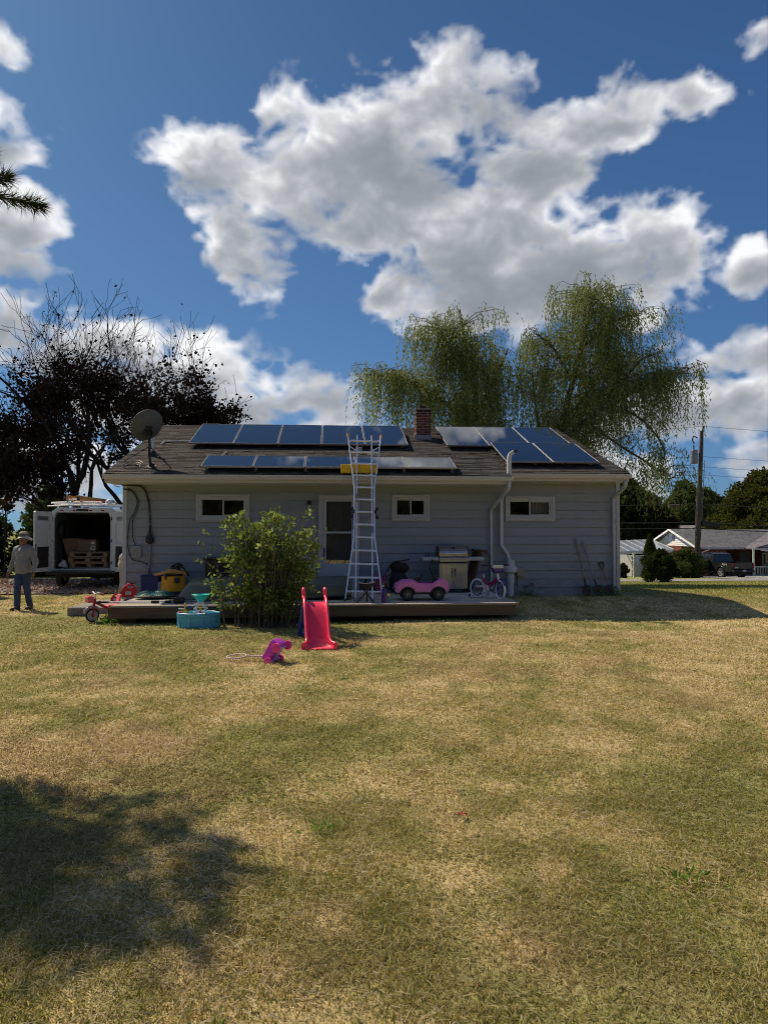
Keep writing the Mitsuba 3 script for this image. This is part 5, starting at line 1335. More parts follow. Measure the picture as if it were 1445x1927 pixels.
limb([(8.4, 34.7, 6.0), (10.0, 35.4, 8.4), (11.6, 35.6, 10.0), (12.2, 35.8, 10.6)], .13, .03)
limb([(5.0, 35, 6.2), (3.0, 34.2, 7.8), (1.0, 33.6, 8.8), (-.9, 33.2, 9.0)], .14, .03)
limb([(4.6, 34.8, 7.6), (5.6, 35.2, 9.4), (6.2, 35.4, 10.8)], .11, .03)
limb([(6.2, 35, 3.6), (3.6, 35.8, 5.2), (1.0, 36.2, 6.2), (-1.2, 36, 6.2)], .14, .03)
limb([(9.6, 33.8, 6.9), (11.0, 33.0, 5.6), (12.3, 32.4, 4.6), (12.9, 32.0, 3.9)], .07, .02)
limb([(10.6, 33.4, 7.7), (11.8, 32.6, 6.8), (12.6, 32.0, 5.4), (12.0, 30.8, 4.3), (11.6, 29.2, 4.0)], .06, .02)
limb([(8.0, 34.8, 5.0), (7.4, 34.6, 7.6), (7.2, 34.4, 9.4)], .10, .03)
limb([(4.2, 34.6, 9.0), (3.0, 34.4, 10.8), (2.2, 34.2, 11.8)], .08, .02)
limb([(9.2, 34.6, 9.0), (8.2, 34.4, 10.6), (7.4, 34.3, 11.2)], .08, .02)
limb([(9.6, 34.4, 10.6), (11.2, 34.0, 11.8), (12.2, 33.8, 12.0)], .08, .02)
limb([(10.6, 33.4, 7.7), (12.0, 33.6, 9.6), (13.2, 33.6, 10.2)], .08, .02)
starts, sdir = [], []
for li, c in enumerate(limbs):
    nb = (104, 124, 78, 56, 84, 26, 60, 12, 12, 26, 56, 26, 26, 24)[li]
    for j in range(nb):
        t = r1.uniform(.34 if li < 2 else .15, 1.0); i = min(int(t * 15), 14); p = c[i]
        a = r1.uniform(0, 2 * PI); L = r1.uniform(.6, 2.0) * (1.15 if li < 2 else .85)
        pts = [p]
        for s in range(5):
            f_ = (s + 1) / 5
            pts.append(p + np.array([math.cos(a), math.sin(a), 0]) * L * f_ + np.array([0, 0, L * (.80 * f_ - .60 * f_ * f_)]) + r1.normal(size=3) * .06)
        mb.tube(pts, np.linspace(.022, .007, 6), 4, caps=False)
        for s in range(2, 6):
            for _ in range(3):
                starts.append(pts[s] + r1.normal(size=3) * [.25, .25, .10]); sdir.append([math.cos(a), math.sin(a)])
part(k, 'trunk', mb, 'mat_bark', True)
lv, n_str = [], len(starts)
st = MB(); P_, D_ = [], []
for s, dxy in zip(starts, sdir):
    if r1.random() < .10: continue
    X = s[0]; L = r1.uniform(.6, 2.6) * (1.2 if s[2] > 5 else .8)
    L = min(L, max(s[2] - 1.2, .5))
    n_ = int(L / .105); t = (np.arange(n_) + r1.random(n_)) / n_
    sway = r1.normal() * .10
    q = s + np.stack([dxy[0] * .35 * t ** .6 + sway * t * t, dxy[1] * .35 * t ** .6, .10 * np.sin(t * 2.6) - L * t ** 1.25], -1) + r1.normal(size=(n_, 3)) * .035
    P_.append(q); D_.append(np.tile([dxy[0] * .15, dxy[1] * .15, -1.0], (n_, 1)))
P_, D_ = np.vstack(P_), np.vstack(D_)
part(k, 'crown', MB().add(*leaf_quads(P_, .19, .044, r1, D_, .45)), 'mat_willow_leaf', uv=True, kind='stuff', label='drooping strands of narrow green leaves')


def leafy_tree(name, label, cat, base, h, rx, leaf, n, matl, seed, trunk_r=.2, crown_lo=.22, lumps=26, ry=None, flat=.7, group=None, top_w=.55, L=.3, trunk=True):
    """A crown built of many overlapping clumps of leaves round a branching trunk."""
    r = np.random.default_rng(seed); k = thing(name, label, cat, group); ry = ry or rx
    base = np.asarray(base, float); cl = []
    for i in range(lumps):
        f_ = (i + .5) / lumps; z = crown_lo + (1 - crown_lo) * f_ ** .9
        prof_ = math.sin(PI * min(max((z - crown_lo) / (1 - crown_lo), .03), .97) ** .75) ** .6 * (1 - (1 - top_w) * f_)
        a = i * 2.4 + r.uniform(-.5, .5); q = prof_ * r.uniform(.35, .95)
        cl.append((base + [rx * q * math.cos(a), ry * q * math.sin(a), h * z * .93], rx * r.uniform(.26, .46) * (.55 + .45 * prof_)))
    if trunk:
        mb = MB(); mb.tube([base - [0, 0, .2], base + [0, 0, h * .3], base + [0, 0, h * .72]], [trunk_r, trunk_r * .7, trunk_r * .2], 8)
        for c, s in cl[::2]: mb.tube(spline([base + [0, 0, max(h * .15, (c[2] - base[2]) * .55)], (base * [1, 1, 0] + c * [0, 0, 1]) * .5 + c * .5 - [0, 0, .1 * s], c], 6), np.linspace(trunk_r * .4, .015, 6), 5, caps=False)
        part(k, 'trunk', mb, 'mat_bark', True)
    P, D = [], []
    w = np.array([s ** 2 for _, s in cl]); w /= w.sum()
    for (c, s), wi in zip(cl, w):
        m = int(n * wi); u = r.normal(size=(m, 3)); u /= np.linalg.norm(u, axis=1, keepdims=True)
        rad = s * r.uniform(.55, 1.08, m) * (.75 + .5 * meshkit.fbm(u * 2.2 + c, 2, seed))
        P.append(c + u * rad[:, None] * [1, 1, flat]); D.append(u * .8 + [0, 0, .15])
    P, D = np.vstack(P), np.vstack(D)
    ok = P[:, 2] > base[2] + .03
    part(k, 'crown' if trunk else 'foliage', MB().add(*leaf_quads(P[ok], L, L * .62, r, D[ok], .8)), matl, uv=True, kind='stuff', label=leaf)
    return k


leafmat('mat_leaf_dark', leafcol((.022, .036, .012), (.040, .060, .018), (.075, .095, .028), .25), .6)
leafmat('mat_leaf_mid', leafcol((.055, .080, .025), (.085, .115, .036), (.13, .15, .05), .3), .7)
leafmat('mat_leaf_autumn', leafcol((.045, .058, .014), (.095, .100, .022), (.17, .145, .03), .22), .6)
leafmat('mat_leaf_rust', leafcol((.040, .042, .014), (.085, .065, .020), (.17, .085, .025), .3), .6)
leafmat('mat_cedar', leafcol((.035, .060, .012), (.060, .090, .018), (.10, .12, .03), .3), .5)
leafy_tree('dark_tree', 'dark green round tree beyond the white fence, right of the house', 'tree', T_(25.2, 76), 11.0, 4.3, 'dark green leaves', 24000, 'mat_leaf_dark', 31, .35, .12, L=.42)
leafy_tree('dark_tree', 'dark tree with rusty top between the white fence and the utility pole', 'tree', T_(29.4, 79), 9.0, 3.5, 'dark green and rusty leaves', 18000, 'mat_leaf_rust', 32, .3, .12, L=.42)
for i, (x, d, h, s, lab) in enumerate(((32.5, 112, 11.0, 33, 'far pale green tree seen just left of the utility pole'), (39.5, 116, 12.6, 34, 'far pale green tree seen just right of the utility pole'), (46.5, 110, 12.4, 35, 'far pale green tree between the utility pole and the yellowish tree'), (52.5, 116, 11.5, 37, 'far pale green tree partly hidden by the yellowish tree'))):
    leafy_tree('far_tree', lab, 'tree', T_(x, d), h, 5.2, 'pale green leaves', 14000, 'mat_leaf_mid', s, .3, .10, L=.60)
leafy_tree('autumn_tree', 'large dense tree turning yellow at the right edge above the brick house', 'tree', T_(41.5, 78), 11.0, 6.3, 'green and yellow leaves', 42000, 'mat_leaf_autumn', 38, .4, .10, lumps=38, L=.40)
leafy_tree('round_bush', 'round dark bush standing by itself at the near side of the road', 'bush', T_(14.7, 38.0), 1.75, 1.02, 'dark green leaves', 9000, 'mat_leaf_dark', 41, .05, .05, lumps=22, L=.12, top_w=.8)
leafy_tree('hedge_bush', 'clipped grey green bush left of the utility pole across the road', 'bush', T_(22.6, 53.5), 2.25, 1.35, 'grey green leaves', 9000, 'mat_leaf_mid', 42, .05, .02, lumps=22, L=.13, top_w=.85)
leafy_tree('hedge_bush', 'dark bush in the gap between the utility pole and the black truck', 'bush', T_(24.4, 55.5), 2.1, .8, 'dark leaves', 4000, 'mat_leaf_rust', 43, .04, .02, lumps=14, L=.13, top_w=.85)
leafy_tree('low_shrub', 'low dark shrub at the house corner in front of the white fence', 'shrub', T_(17.75, 53), 1.15, .42, 'dark leaves', 2500, 'mat_leaf_dark', 44, .04, .02, lumps=12, L=.12, top_w=.8)
leafy_tree('yellow_shrub', 'yellow green shrub behind the round dark bush beside the cone shaped cedar', 'shrub', T_(20.1, 52.5), 1.9, .85, 'yellow green leaves', 4000, 'mat_leaf_autumn', 45, .04, .02, lumps=14, L=.13, top_w=.8)
# cone shaped cedar
r1 = np.random.default_rng(46); kc = thing('cedar_cone', 'narrow cone shaped green cedar beside the white fence', 'tree'); cb_ = T_(20.6, 55.3)
t = r1.random(9000) ** 1.4; a = r1.uniform(0, 2 * PI, 9000); q = .82 * (1 - t) ** .8 * r1.uniform(.75, 1.05, 9000)
P = cb_ + np.stack([q * np.cos(a), q * np.sin(a), .1 + 3.15 * t], -1)
part(kc, 'foliage', MB().add(*leaf_quads(P, .16, .07, r1, np.stack([np.cos(a) * .5, np.sin(a) * .5, a * 0 + 1], -1), .35)), 'mat_cedar', uv=True, kind='stuff', label='upright green sprays')
part(kc, 'trunk', MB().tube([cb_, cb_ + [0, 0, 2.6]], [.09, .02], 6), 'mat_bark')
# left: dark hedge trees beyond the van
leafy_tree('hedge_tree', 'dense dark hedge tree at the left edge behind the walking man', 'tree', T_(-18.4, 31), 3.35, 2.5, 'dark green leaves with pale highlights', 22000, 'mat_leaf_dark', 51, .12, .02, lumps=34, L=.19, top_w=.62)
leafy_tree('hedge_tree', 'dark hedge tree between the walking man and the open van door', 'tree', T_(-15.3, 32), 2.5, 1.6, 'dark green leaves', 15000, 'mat_leaf_dark', 52, .12, .02, lumps=26, L=.18, top_w=.66)
leafy_tree('sapling', 'thin pale leaved sapling rising above the left hedge tree', 'tree', T_(-16.2, 30.5), 4.1, .6, 'sparse pale leaves', 260, 'mat_leaf_rust', 53, .04, .74, lumps=9, L=.20)
leafy_tree('far_tree', 'small far tree seen beside the top of the open van door', 'tree', T_(-33, 70), 7.2, 2.6, 'dark leaves', 6000, 'mat_leaf_mid', 54, .2, .1, L=.4)
for i, (x, d, h) in enumerate(((-4.5, 84, 13.2), (-1.0, 88, 13.6))):
    leafy_tree('far_tree', ('pale tree top just above the roof ridge left of the willow', 'pale tree top above the ridge touching the left side of the willow')[i], 'tree', T_(x, d), h, 2.4, 'pale leaves', 7000, 'mat_leaf_autumn', 56 + i, .2, .3, L=.36)

# leafy bush in front of the deck
leafmat('mat_bush_leaf', leafcol((.115, .165, .034), (.20, .275, .058), (.37, .43, .14), .3), 1.0)
mat('mat_stem', proc(lambda p, n, uv: mix((.10, .08, .055), (.22, .18, .13), noise(p.x * 40, p.y * 40, p.z * 6))), .85, spec=.15)
r1 = np.random.default_rng(61)
k = thing('leafy_bush', 'tall leggy green leaved bush growing in front of the deck', 'bush')
bx, by = -1.10, 13.12; bz = G(bx, by)
mb = MB(); tips = []
for i in range(150):
    a = r1.uniform(0, 2 * PI); rr0 = abs(r1.normal()) * .26
    x0, y0 = bx + rr0 * math.cos(a) * 1.25, by + rr0 * math.sin(a) * .8
    H = r1.uniform(.95, 2.02) if i < 120 else r1.uniform(.4, .9)
    out = r1.uniform(.05, .50) * (1.0 if H < 1.8 else .55)
    aa = a + r1.normal() * .4
    pts = [np.array([x0, y0, bz - .03])]
    for s in range(1, 7):
        f_ = s / 6
        pts.append(np.array([x0 + out * math.cos(aa) * 1.05 * f_ ** 1.5, y0 + out * math.sin(aa) * .7 * f_ ** 1.5, bz + H * f_]) + r1.normal(size=3) * .025)
    mb.tube(pts, np.linspace(.011, .004, 7), 5, caps=False)
    for s in range(2, 7):
        for _ in range(r1.integers(1, 4)):
            a2 = r1.uniform(0, 2 * PI); l2 = r1.uniform(.10, .30)
            e_ = pts[s] + np.array([math.cos(a2) * l2, math.sin(a2) * l2 * .8, l2 * r1.uniform(-.1, .8)])
            mb.tube([pts[s], (pts[s] + e_) / 2 + r1.normal(size=3) * .012, e_], [.004, .003, .002], 4, caps=False)
            tips.append(([pts[s], (pts[s] + e_) / 2, e_], None))
    tips.append(([pts[4], pts[5], pts[6]], None))
part(k, 'stems', mb, 'mat_stem', True, kind='stuff', label='many thin brown stems')
pl, _ = along(tips, 12500, r1, .035)
h_ = (pl[:, 2] - bz)
ok = r1.random(len(pl)) < np.clip(.66 + .33 * sstep(.35, 1.05, h_) , 0, 1) * np.clip((meshkit.fbm(pl * 4.2, 2, 6) - .42) * 7, .06, 1)
pl = pl[ok]
od = pl - np.array([bx, by, bz + .7]); od /= np.linalg.norm(od, axis=1, keepdims=True)
part(k, 'leaves', MB().add(*leaf_quads(pl, .090, .050, r1, od * .6 + [0, 0, .25], .8)), 'mat_bush_leaf', uv=True, kind='stuff', label='pointed yellow green leaves')
# small weed at the bush foot, left
r2 = np.random.default_rng(63)

# pine beside the photographer: its low bough reaches into view, its crown shades the lawn
leafmat('mat_needle', leafcol((.030, .045, .016), (.060, .078, .030), (.12, .10, .04), .15), .4)
mat('mat_bark_pine', proc(lambda p, n, uv: mix((.06, .045, .035), (.15, .11, .085), fbm(p.x * 14, p.y * 14, p.z * 5, 3))), .95, spec=.1)
r1 = np.random.default_rng(71)
k = thing('pine_tree', 'pine whose needled bough hangs into view at the left edge', 'tree')
pb = np.array([-4.22, 4.42, G(-4.22, 4.42)])
mb = MB(); mb.tube([pb - [0, 0, .2], pb + [0, 0, 3], pb + [.1, 0, 5.4], pb + [.1, .1, 6.6]], [.17, .13, .07, .02], 10)
NP_, ND_ = [], []
def bough(p, d, L, dens):
    c = [p]
    for s in range(7):
        d = d + r1.normal(size=3) * .05 + [0, 0, .02]; d = d / np.linalg.norm(d); c.append(c[-1] + d * L / 7)
    mb.tube(c, np.linspace(.012 * L + .004, .005, 8), 6, caps=False)
    for s in range(2, 8):
        for _ in range(3):
            a = r1.normal(size=3); a -= d * (a @ d); a /= np.linalg.norm(a); e = d * .8 + a * .7 + [0, 0, -.05]; e /= np.linalg.norm(e)
            l = L * r1.uniform(.10, .20); q = c[s] + e * l
            mb.tube([c[s], q], [.005, .004], 4, caps=False)
            m = int(dens * l); t = (1 - r1.random(m) ** 1.6 * .75)[:, None] * 1.04
            NP_.append(c[s] + (q - c[s]) * t); u = r1.normal(size=(m, 3)); ND_.append(u * .62 + e * 1.1 + [0, 0, -.10])
for z, d, L, dens in ((3.50, (.97, -.14, .015), 2.16, 1800), (3.42, (.96, -.10, -.005), 2.06, 1800)): bough(pb + [0, 0, z], np.array(d), L, dens)
for z in np.arange(2.4, 6.2, .5):
    for j in range(3):
        a = r1.uniform(.55, 1.45) * PI; L = 1.5 * (1 - .7 * (z - 2.4) / 4)
        bough(pb + [0, 0, z], np.array([math.cos(a), math.sin(a), .10]), L, 300)
part(k, 'trunk', mb, 'mat_bark_pine', True)
NP_, ND_ = np.vstack(NP_), np.vstack(ND_)
part(k, 'crown', MB().add(*leaf_quads(NP_, .095, .0036, r1, ND_, .34)), 'mat_needle', uv=True, kind='stuff', label='long green needles')
leafy_tree('shade_tree', 'broad tree just outside the left edge that shades the lawn at lower left', 'tree', (-6.05, 8.75, G(-6.05, 8.75)), 8.5, 1.15, 'green leaves', 2300, 'mat_leaf_mid', 73, .14, .70, lumps=24, L=.14, top_w=.7, ry=.8)

# woods along the far end of the yard, behind the photographer
P, D = [], []
r1 = np.random.default_rng(81); mb = MB()
for x in np.linspace(-46, 46, 17):
    y = -34 - r1.uniform(0, 9); h = r1.uniform(9, 13); b_ = np.array([x + r1.uniform(-1.5, 1.5), y, G(x, y)])
    for j in range(9):
        c = b_ + [r1.uniform(-2.6, 2.6), r1.uniform(-2, 2), h * r1.uniform(.12, .95)]; m = 170
        u = r1.normal(size=(m, 3)); u /= np.linalg.norm(u, axis=1, keepdims=True)
        P.append(c + u * r1.uniform(1.2, 2.3)); D.append(u)
for x in np.linspace(-16, 16, 26):      # added unseen hedge row, keeps the sunlit lawn out of the door glass
    for zc in (.5, 1.3, 2.1):
        m = 60; u = r1.normal(size=(m, 3)); u /= np.linalg.norm(u, axis=1, keepdims=True)
        P.append(np.array([x + r1.normal() * .4, -12 + r1.normal() * .5, zc]) + u * r1.uniform(.6, 1.0)); D.append(u)
k = uniq('woods'); v = MB().add(*leaf_quads(np.vstack(P), 1.4, .95, r1, np.vstack(D), .6)); put(k, v, 'mat_leaf_dark', uv=True)
labels[k] = {'label': 'line of dark trees and an added hedge closing the far end of the back yard', 'category': 'trees', 'kind': 'stuff'}

# ------------------------------------------------------------------ the van
mat('mat_van_white', (.48, .51, .55), .35, spec=.45, clearcoat=.3)
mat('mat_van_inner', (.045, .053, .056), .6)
mat('mat_card', proc(lambda p, n, uv: mi.Color3f(.125, .085, .06) * (.85 + .3 * fbm(p.x * 12, p.y * 12, p.z * 12, 2))), .8)
mat('mat_pallet', proc(lambda p, n, uv: mi.Color3f(.23, .17, .105) * (.7 + .6 * fbm(p.x * 4, p.y * 40, p.z * 40, 3))), .85)
mat('mat_van_glass', (.02, .022, .026), .06, spec=.8)
mat('mat_tail_red', (.30, .01, .012), .3)
V0 = T_(-9.52, 22.5); VG = G(V0[0], V0[1])
VP = Place((V0[0], V0[1], VG + .03), rz=math.radians(1.5))
k = thing('cargo_van', 'white high roof cargo van with its rear doors open and a ladder rack on top', 'van')
# body: an outline swept from the tail to the cab, hollow behind
def vsec(w, zb, zt): return sg.Polygon([(-w, zb), (w, zb), (w, zb + .9), (w * .975, zt - .45), (w * .90, zt - .10), (w * .78, zt), (-w * .78, zt), (-w * .90, zt - .10), (-w * .975, zt - .45), (-w, zb + .9)])
outer, inner = vsec(1.03, .50, 2.55), vsec(.93, .60, 2.44)
open_ = sg.Polygon([(-.86, .62), (.86, .62), (.86, 2.2), (.80, 2.40), (-.80, 2.40), (-.86, 2.2)])
part(k, 'body', MB().prism(outer.difference(inner), .10, 4.0, 'xz', P=VP).prism(outer.buffer(-.015).difference(open_), .0, .101, 'xz', P=VP), 'mat_van_white')
cabp = sg.Polygon([(4.0, .50), (5.75, .50), (5.85, .75), (5.75, 1.05), (5.15, 1.35), (4.55, 2.30), (4.2, 2.52), (4.0, 2.55)])
part(k, 'cab', MB().prism([(y, z) for y, z in cabp.exterior.coords], -1.0, 1.0, 'yz', P=VP), 'mat_van_white')
part(k, 'windscreen', MB().add(VP(np.array([[-.86, 5.19, 1.36], [.86, 5.19, 1.36], [.80, 4.60, 2.30], [-.80, 4.60, 2.30]])), [[0, 1, 2, 3]]), 'mat_van_glass')
for s in (-1, 1): part(k, 'side_window', MB().prism([(4.15, 1.40), (5.0, 1.40), (4.50, 2.15), (4.15, 2.2)], s * 1.001, s * 1.008, 'yz', P=VP), 'mat_van_glass')
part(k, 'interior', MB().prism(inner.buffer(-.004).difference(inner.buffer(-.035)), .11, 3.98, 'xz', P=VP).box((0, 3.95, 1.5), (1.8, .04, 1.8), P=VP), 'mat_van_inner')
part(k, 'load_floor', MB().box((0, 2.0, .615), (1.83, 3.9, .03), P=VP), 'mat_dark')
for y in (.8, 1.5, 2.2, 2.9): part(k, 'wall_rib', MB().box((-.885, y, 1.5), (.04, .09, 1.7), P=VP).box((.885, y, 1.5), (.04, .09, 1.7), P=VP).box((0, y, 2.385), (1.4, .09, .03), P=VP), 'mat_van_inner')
part(k, 'rear_step', MB().box((0, -.12, .50), (2.0, .30, .09), b=.02, P=VP), 'mat_black_plastic')
part(k, 'step_edge', MB().box((0, -.02, .585), (1.75, .06, .03), b=.008, P=VP), 'mat_rail')
part(k, 'high_brake_light', MB().box((0, -.012, 2.47), (.36, .03, .07), b=.01, P=VP), 'mat_dark')
for x in (-.62, -.25, .25, .62): part(k, 'marker_light', MB().box((x, -.008, 2.46), (.09, .02, .035), b=.006, P=VP), 'mat_tail_red')
for s in (-1, 1):
    part(k, 'tail_light', MB().box((s * .965, -.008, 1.28), (.10, .03, .62), b=.012, P=VP), 'mat_tail_red')
    for y, nm in ((.95, 'rear_wheel'), (4.85, 'front_wheel')):
        wq = part(k, nm, MB().lathe([(.20, -.11), (.33, -.11), (.36, -.08), (.36, .08), (.33, .11), (.20, .11)], 26, axis='x', c=(s * .90, y, .36), P=VP), 'mat_rubber', 40)
        part(wq, 'rim', MB().lathe([(.0, -.09), (.21, -.09), (.21, .09), (.0, .09)], 20, axis='x', c=(s * .90, y, .36), P=VP), 'mat_rail', 40)
part(k, 'underbody', MB().box((0, 2.6, .42), (1.5, 4.6, .16), P=VP).rod((-.8, .95, .36), (.8, .95, .36), .07, P=VP), 'mat_dark')
def van_door(sgn, ang):
    P = Place(VP((sgn * .93, -.015, 0)), R=VP.R @ rotz(ang))
    w = .84
    xs = (lambda a: -a) if sgn > 0 else (lambda a: a)    # local +x runs from the hinge to the free edge when shut
    def bx_(x0, x1, z0, z1, y0, y1, b=.01): return MB().box(((xs(x0) + xs(x1)) / 2, (y0 + y1) / 2, (z0 + z1) / 2), (x1 - x0, y1 - y0, z1 - z0), b=b, P=P)
    o = sg.box(0, .56, w, 2.42); rec = sg.box(.13, 1.45, w - .14, 2.02).buffer(-.05).buffer(.05); slot = sg.box(.16, 2.14, w - .12, 2.27); low = sg.box(.13, .68, w - .12, 1.33)
    if sgn > 0: o, rec, slot, low = (affinity.scale(q, -1, 1, origin=(0, 0)) for q in (o, rec, slot, low))
    o = o.buffer(-.04).buffer(.04)
    d = part(k, 'rear_door', MB().prism(o.difference(rec).difference(slot).difference(low), .0, .030, 'xz', P=P).prism(o, -.03, -.001, 'xz', P=P), 'mat_van_white')
    part(d, 'inner_panel', MB().prism(rec.buffer(-.004), .0, .008, 'xz', P=P).prism(rec.buffer(-.09), .006, .020, 'xz', P=P), 'mat_van_white')
    part(d, 'slot_panel', MB().prism(slot.buffer(-.004), .0, .006, 'xz', P=P), 'mat_rail')
    part(d, 'lower_panel', MB().prism(low.buffer(-.004), .0, .012, 'xz', P=P), 'mat_dark')
    mb = bx_(w - .06, w - .02, 1.20, 1.42, .028, .05); part(d, 'handle', mb, 'mat_black_plastic')
    for z in (.8, 1.5, 2.2): part(d, 'hinge', bx_(-.05, .03, z - .05, z + .05, -.02, .03), 'mat_dark')
# local +y of a door is its inner face; shut it lies along the tail
van_door(-1, math.radians(-105)); van_door(1, math.radians(158))
# roof rack and the ladder on it
rk = MB()
for y in (.25, 1.6, 2.9): rk.rod((-.95, y, 2.68), (.95, y, 2.68), .028, P=VP)
for s in (-1, 1):
    for y in (.25, 1.6, 2.9): rk.rod((s * .80, y, 2.52), (s * .86, y, 2.70), .022, P=VP)
part(k, 'roof_rack', rk.rod((-.98, .1, 2.70), (.55, .1, 2.72), .03, P=VP), 'mat_aluminium', 40)
mat('mat_fibreglass', (.42, .22, .07), .5)
k2 = thing('roof_ladder', 'orange extension ladder strapped on the rack of the white van', 'ladder')
for s in (-1, 1): part(k2, 'rail', MB().bar((-.32 + s * .20, .05, 2.83), (-.05 + s * .20, 3.6, 2.80), .04, .09, b=.008, P=VP).bar((-.32 + s * .15, -.05, 2.90), (-.05 + s * .15, 3.3, 2.88), .035, .08, b=.008, P=VP), 'mat_fibreglass')
for y in np.arange(.2, 3.5, .3): part(k2, 'rung', MB().rod((-.52 + .076 * y, y, 2.83), (-.12 + .076 * y, y, 2.83), .018, P=VP), 'mat_aluminium', 40)
for s in (-1, 1): part(k2, 'foot', MB().box((-.335 + s * .20, .0, 2.83), (.06, .12, .11), b=.012, P=VP), 'mat_black_plastic')
solo('rack_pipe', MB().rod((-1.05, -.02, 2.605), (.55, -.02, 2.63), .022, P=VP), 'mat_aluminium', 'long silver pipe lying across the rear of the van roof', 'pipe', smooth=40)
solo('work_helmet', MB().lathe([(.16, .0), (.125, .015), (.12, .06), (.09, .11), (.04, .135), (.0, .14)], 18, P=Place(VP((.72, .35, 2.69)))), 'mat_toy_white', 'white rounded bundle on the right of the van roof rack', 'bundle', smooth=40)
solo('red_strap_reel', MB().lathe([(.0, 0), (.07, 0), (.07, .10), (.0, .10)], 16, P=Place(VP((.40, .22, 2.70)))), 'mat_can_red', 'small red reel on the roof rack of the van', 'reel', smooth=40)
def pallet(z, dx, label):
    k = thing('wood_pallet', label, 'pallet', None)
    P = Place(VP((.10 + dx, .80, z)))
    for x in (-.52, 0, .52):
        for y in (-.42, 0, .42): part(k, 'block', MB().box((x, y, .075), (.14, .12, .09), b=.004, P=P), 'mat_pallet')
    for y in (-.42, 0, .42): part(k, 'bottom_board', MB().box((0, y, .015), (1.18, .10, .028), P=P), 'mat_pallet'); part(k, 'stringer', MB().box((0, y, .135), (1.18, .10, .026), P=P), 'mat_pallet')
    for x in np.linspace(-.53, .53, 7): part(k, 'top_board', MB().box((x, 0, .160), (.11, .98, .022), P=P), 'mat_pallet')
for j, (dx, lab) in enumerate(((.03, 'bottom wooden pallet of the stack inside the white van'), (-.02, 'middle wooden pallet of the stack inside the white van'), (.02, 'top wooden pallet of the stack inside the white van, under the cardboard box'))): pallet(.632 + j * .173, dx, lab)
k = thing('cardboard_box', 'brown cardboard box with two white labels on the pallets in the van', 'box')
part(k, 'carton', MB().box((.02, .62, 1.345), (.58, .42, .38), b=.006, P=VP), 'mat_card')
lb_ = part(k, 'label', MB().box((.21, .407, 1.43), (.12, .004, .08), P=VP), 'mat_trim'); l2 = part(k, 'label', MB().box((.21, .407, 1.27), (.13, .004, .13), P=VP), 'mat_trim')
part(l2, 'mark', MB().prism(sg.Point(.21, 1.27).buffer(.035), .402, .4045, 'xz', P=VP), 'mat_dark')
k = thing('cardboard_bin', 'tall tapered brown carton standing left of the pallets in the van', 'carton')
part(k, 'carton', MB().tm(m3.Manifold.batch_hull([rbox((.42, .34, .04), .01).translate((-.40, .75, .92)), rbox((.60, .46, .04), .01).translate((-.48, .75, 1.55))]), VP), 'mat_card', 30)
k = solo('hose_coil', MB().torus((0, 0, 0), .30, .022, 30, 7, 'x', P=lambda v: VP(np.asarray(v) + [-.78, .62, 1.82])).torus((0, 0, 0), .27, .022, 30, 7, 'x', P=lambda v: VP(np.asarray(v) + [-.75, .66, 1.80])).torus((0, 0, 0), .32, .020, 30, 7, 'x', P=lambda v: VP(np.asarray(v) + [-.77, .70, 1.83])), 'mat_black_plastic', 'coil of dark hose hanging on the inner left wall of the van', 'hose', smooth=True)
solo('blue_barrel', MB().lathe([(.0, 0), (.24, .02), (.25, .1), (.25, .9), (.23, .98), (.0, 1.0)], 22, P=Place(VP((.62, 1.5, .632)))), 'mat_bin_blue', 'dark blue barrel standing on the right inside the van', 'barrel', smooth=40)
solo('plastic_sack', MB().tm(lump([rbox((.26, .24, .10), .04).translate((-.70, .40, .70)), rbox((.12, .12, .06), .03).translate((-.68, .40, .86))], .08, 12, 31), VP), 'mat_vinyl', 'pale crumpled sack on the van floor at the left', 'sack', smooth=True)

# ------------------------------------------------------------------ people
mat('mat_skin', (.19, .09, .06), .5)
mat('mat_shirt_grey', proc(lambda p, n, uv: mi.Color3f(.20, .20, .215) * (.85 + .3 * fbm(p.x * 9, p.y * 9, p.z * 5, 3))), .8)
mat('mat_jeans', proc(lambda p, n, uv: mix((.018, .035, .085), (.045, .075, .15), fbm(p.x * 9, p.y * 9, p.z * 4, 3))), .8)
mat('mat_shirt_cream', proc(lambda p, n, uv: mi.Color3f(.42, .40, .32) * (.8 + .4 * fbm(p.x * 9, p.y * 9, p.z * 7, 3))), .8)
mat('mat_trouser_tan', (.30, .28, .25), .8)
mat('mat_hat', (.36, .33, .28), .8)
mat('mat_hat_band', (.12, .11, .11), .8)
mat('mat_shoe', (.03, .028, .026), .6)
mat('mat_hair', (.03, .022, .018), .7)
mat('mat_eye_white', (.6, .58, .55), .4)
mat('mat_lip', (.20, .075, .06), .5)
mat('mat_neck_flap', (.40, .27, .16), .8)


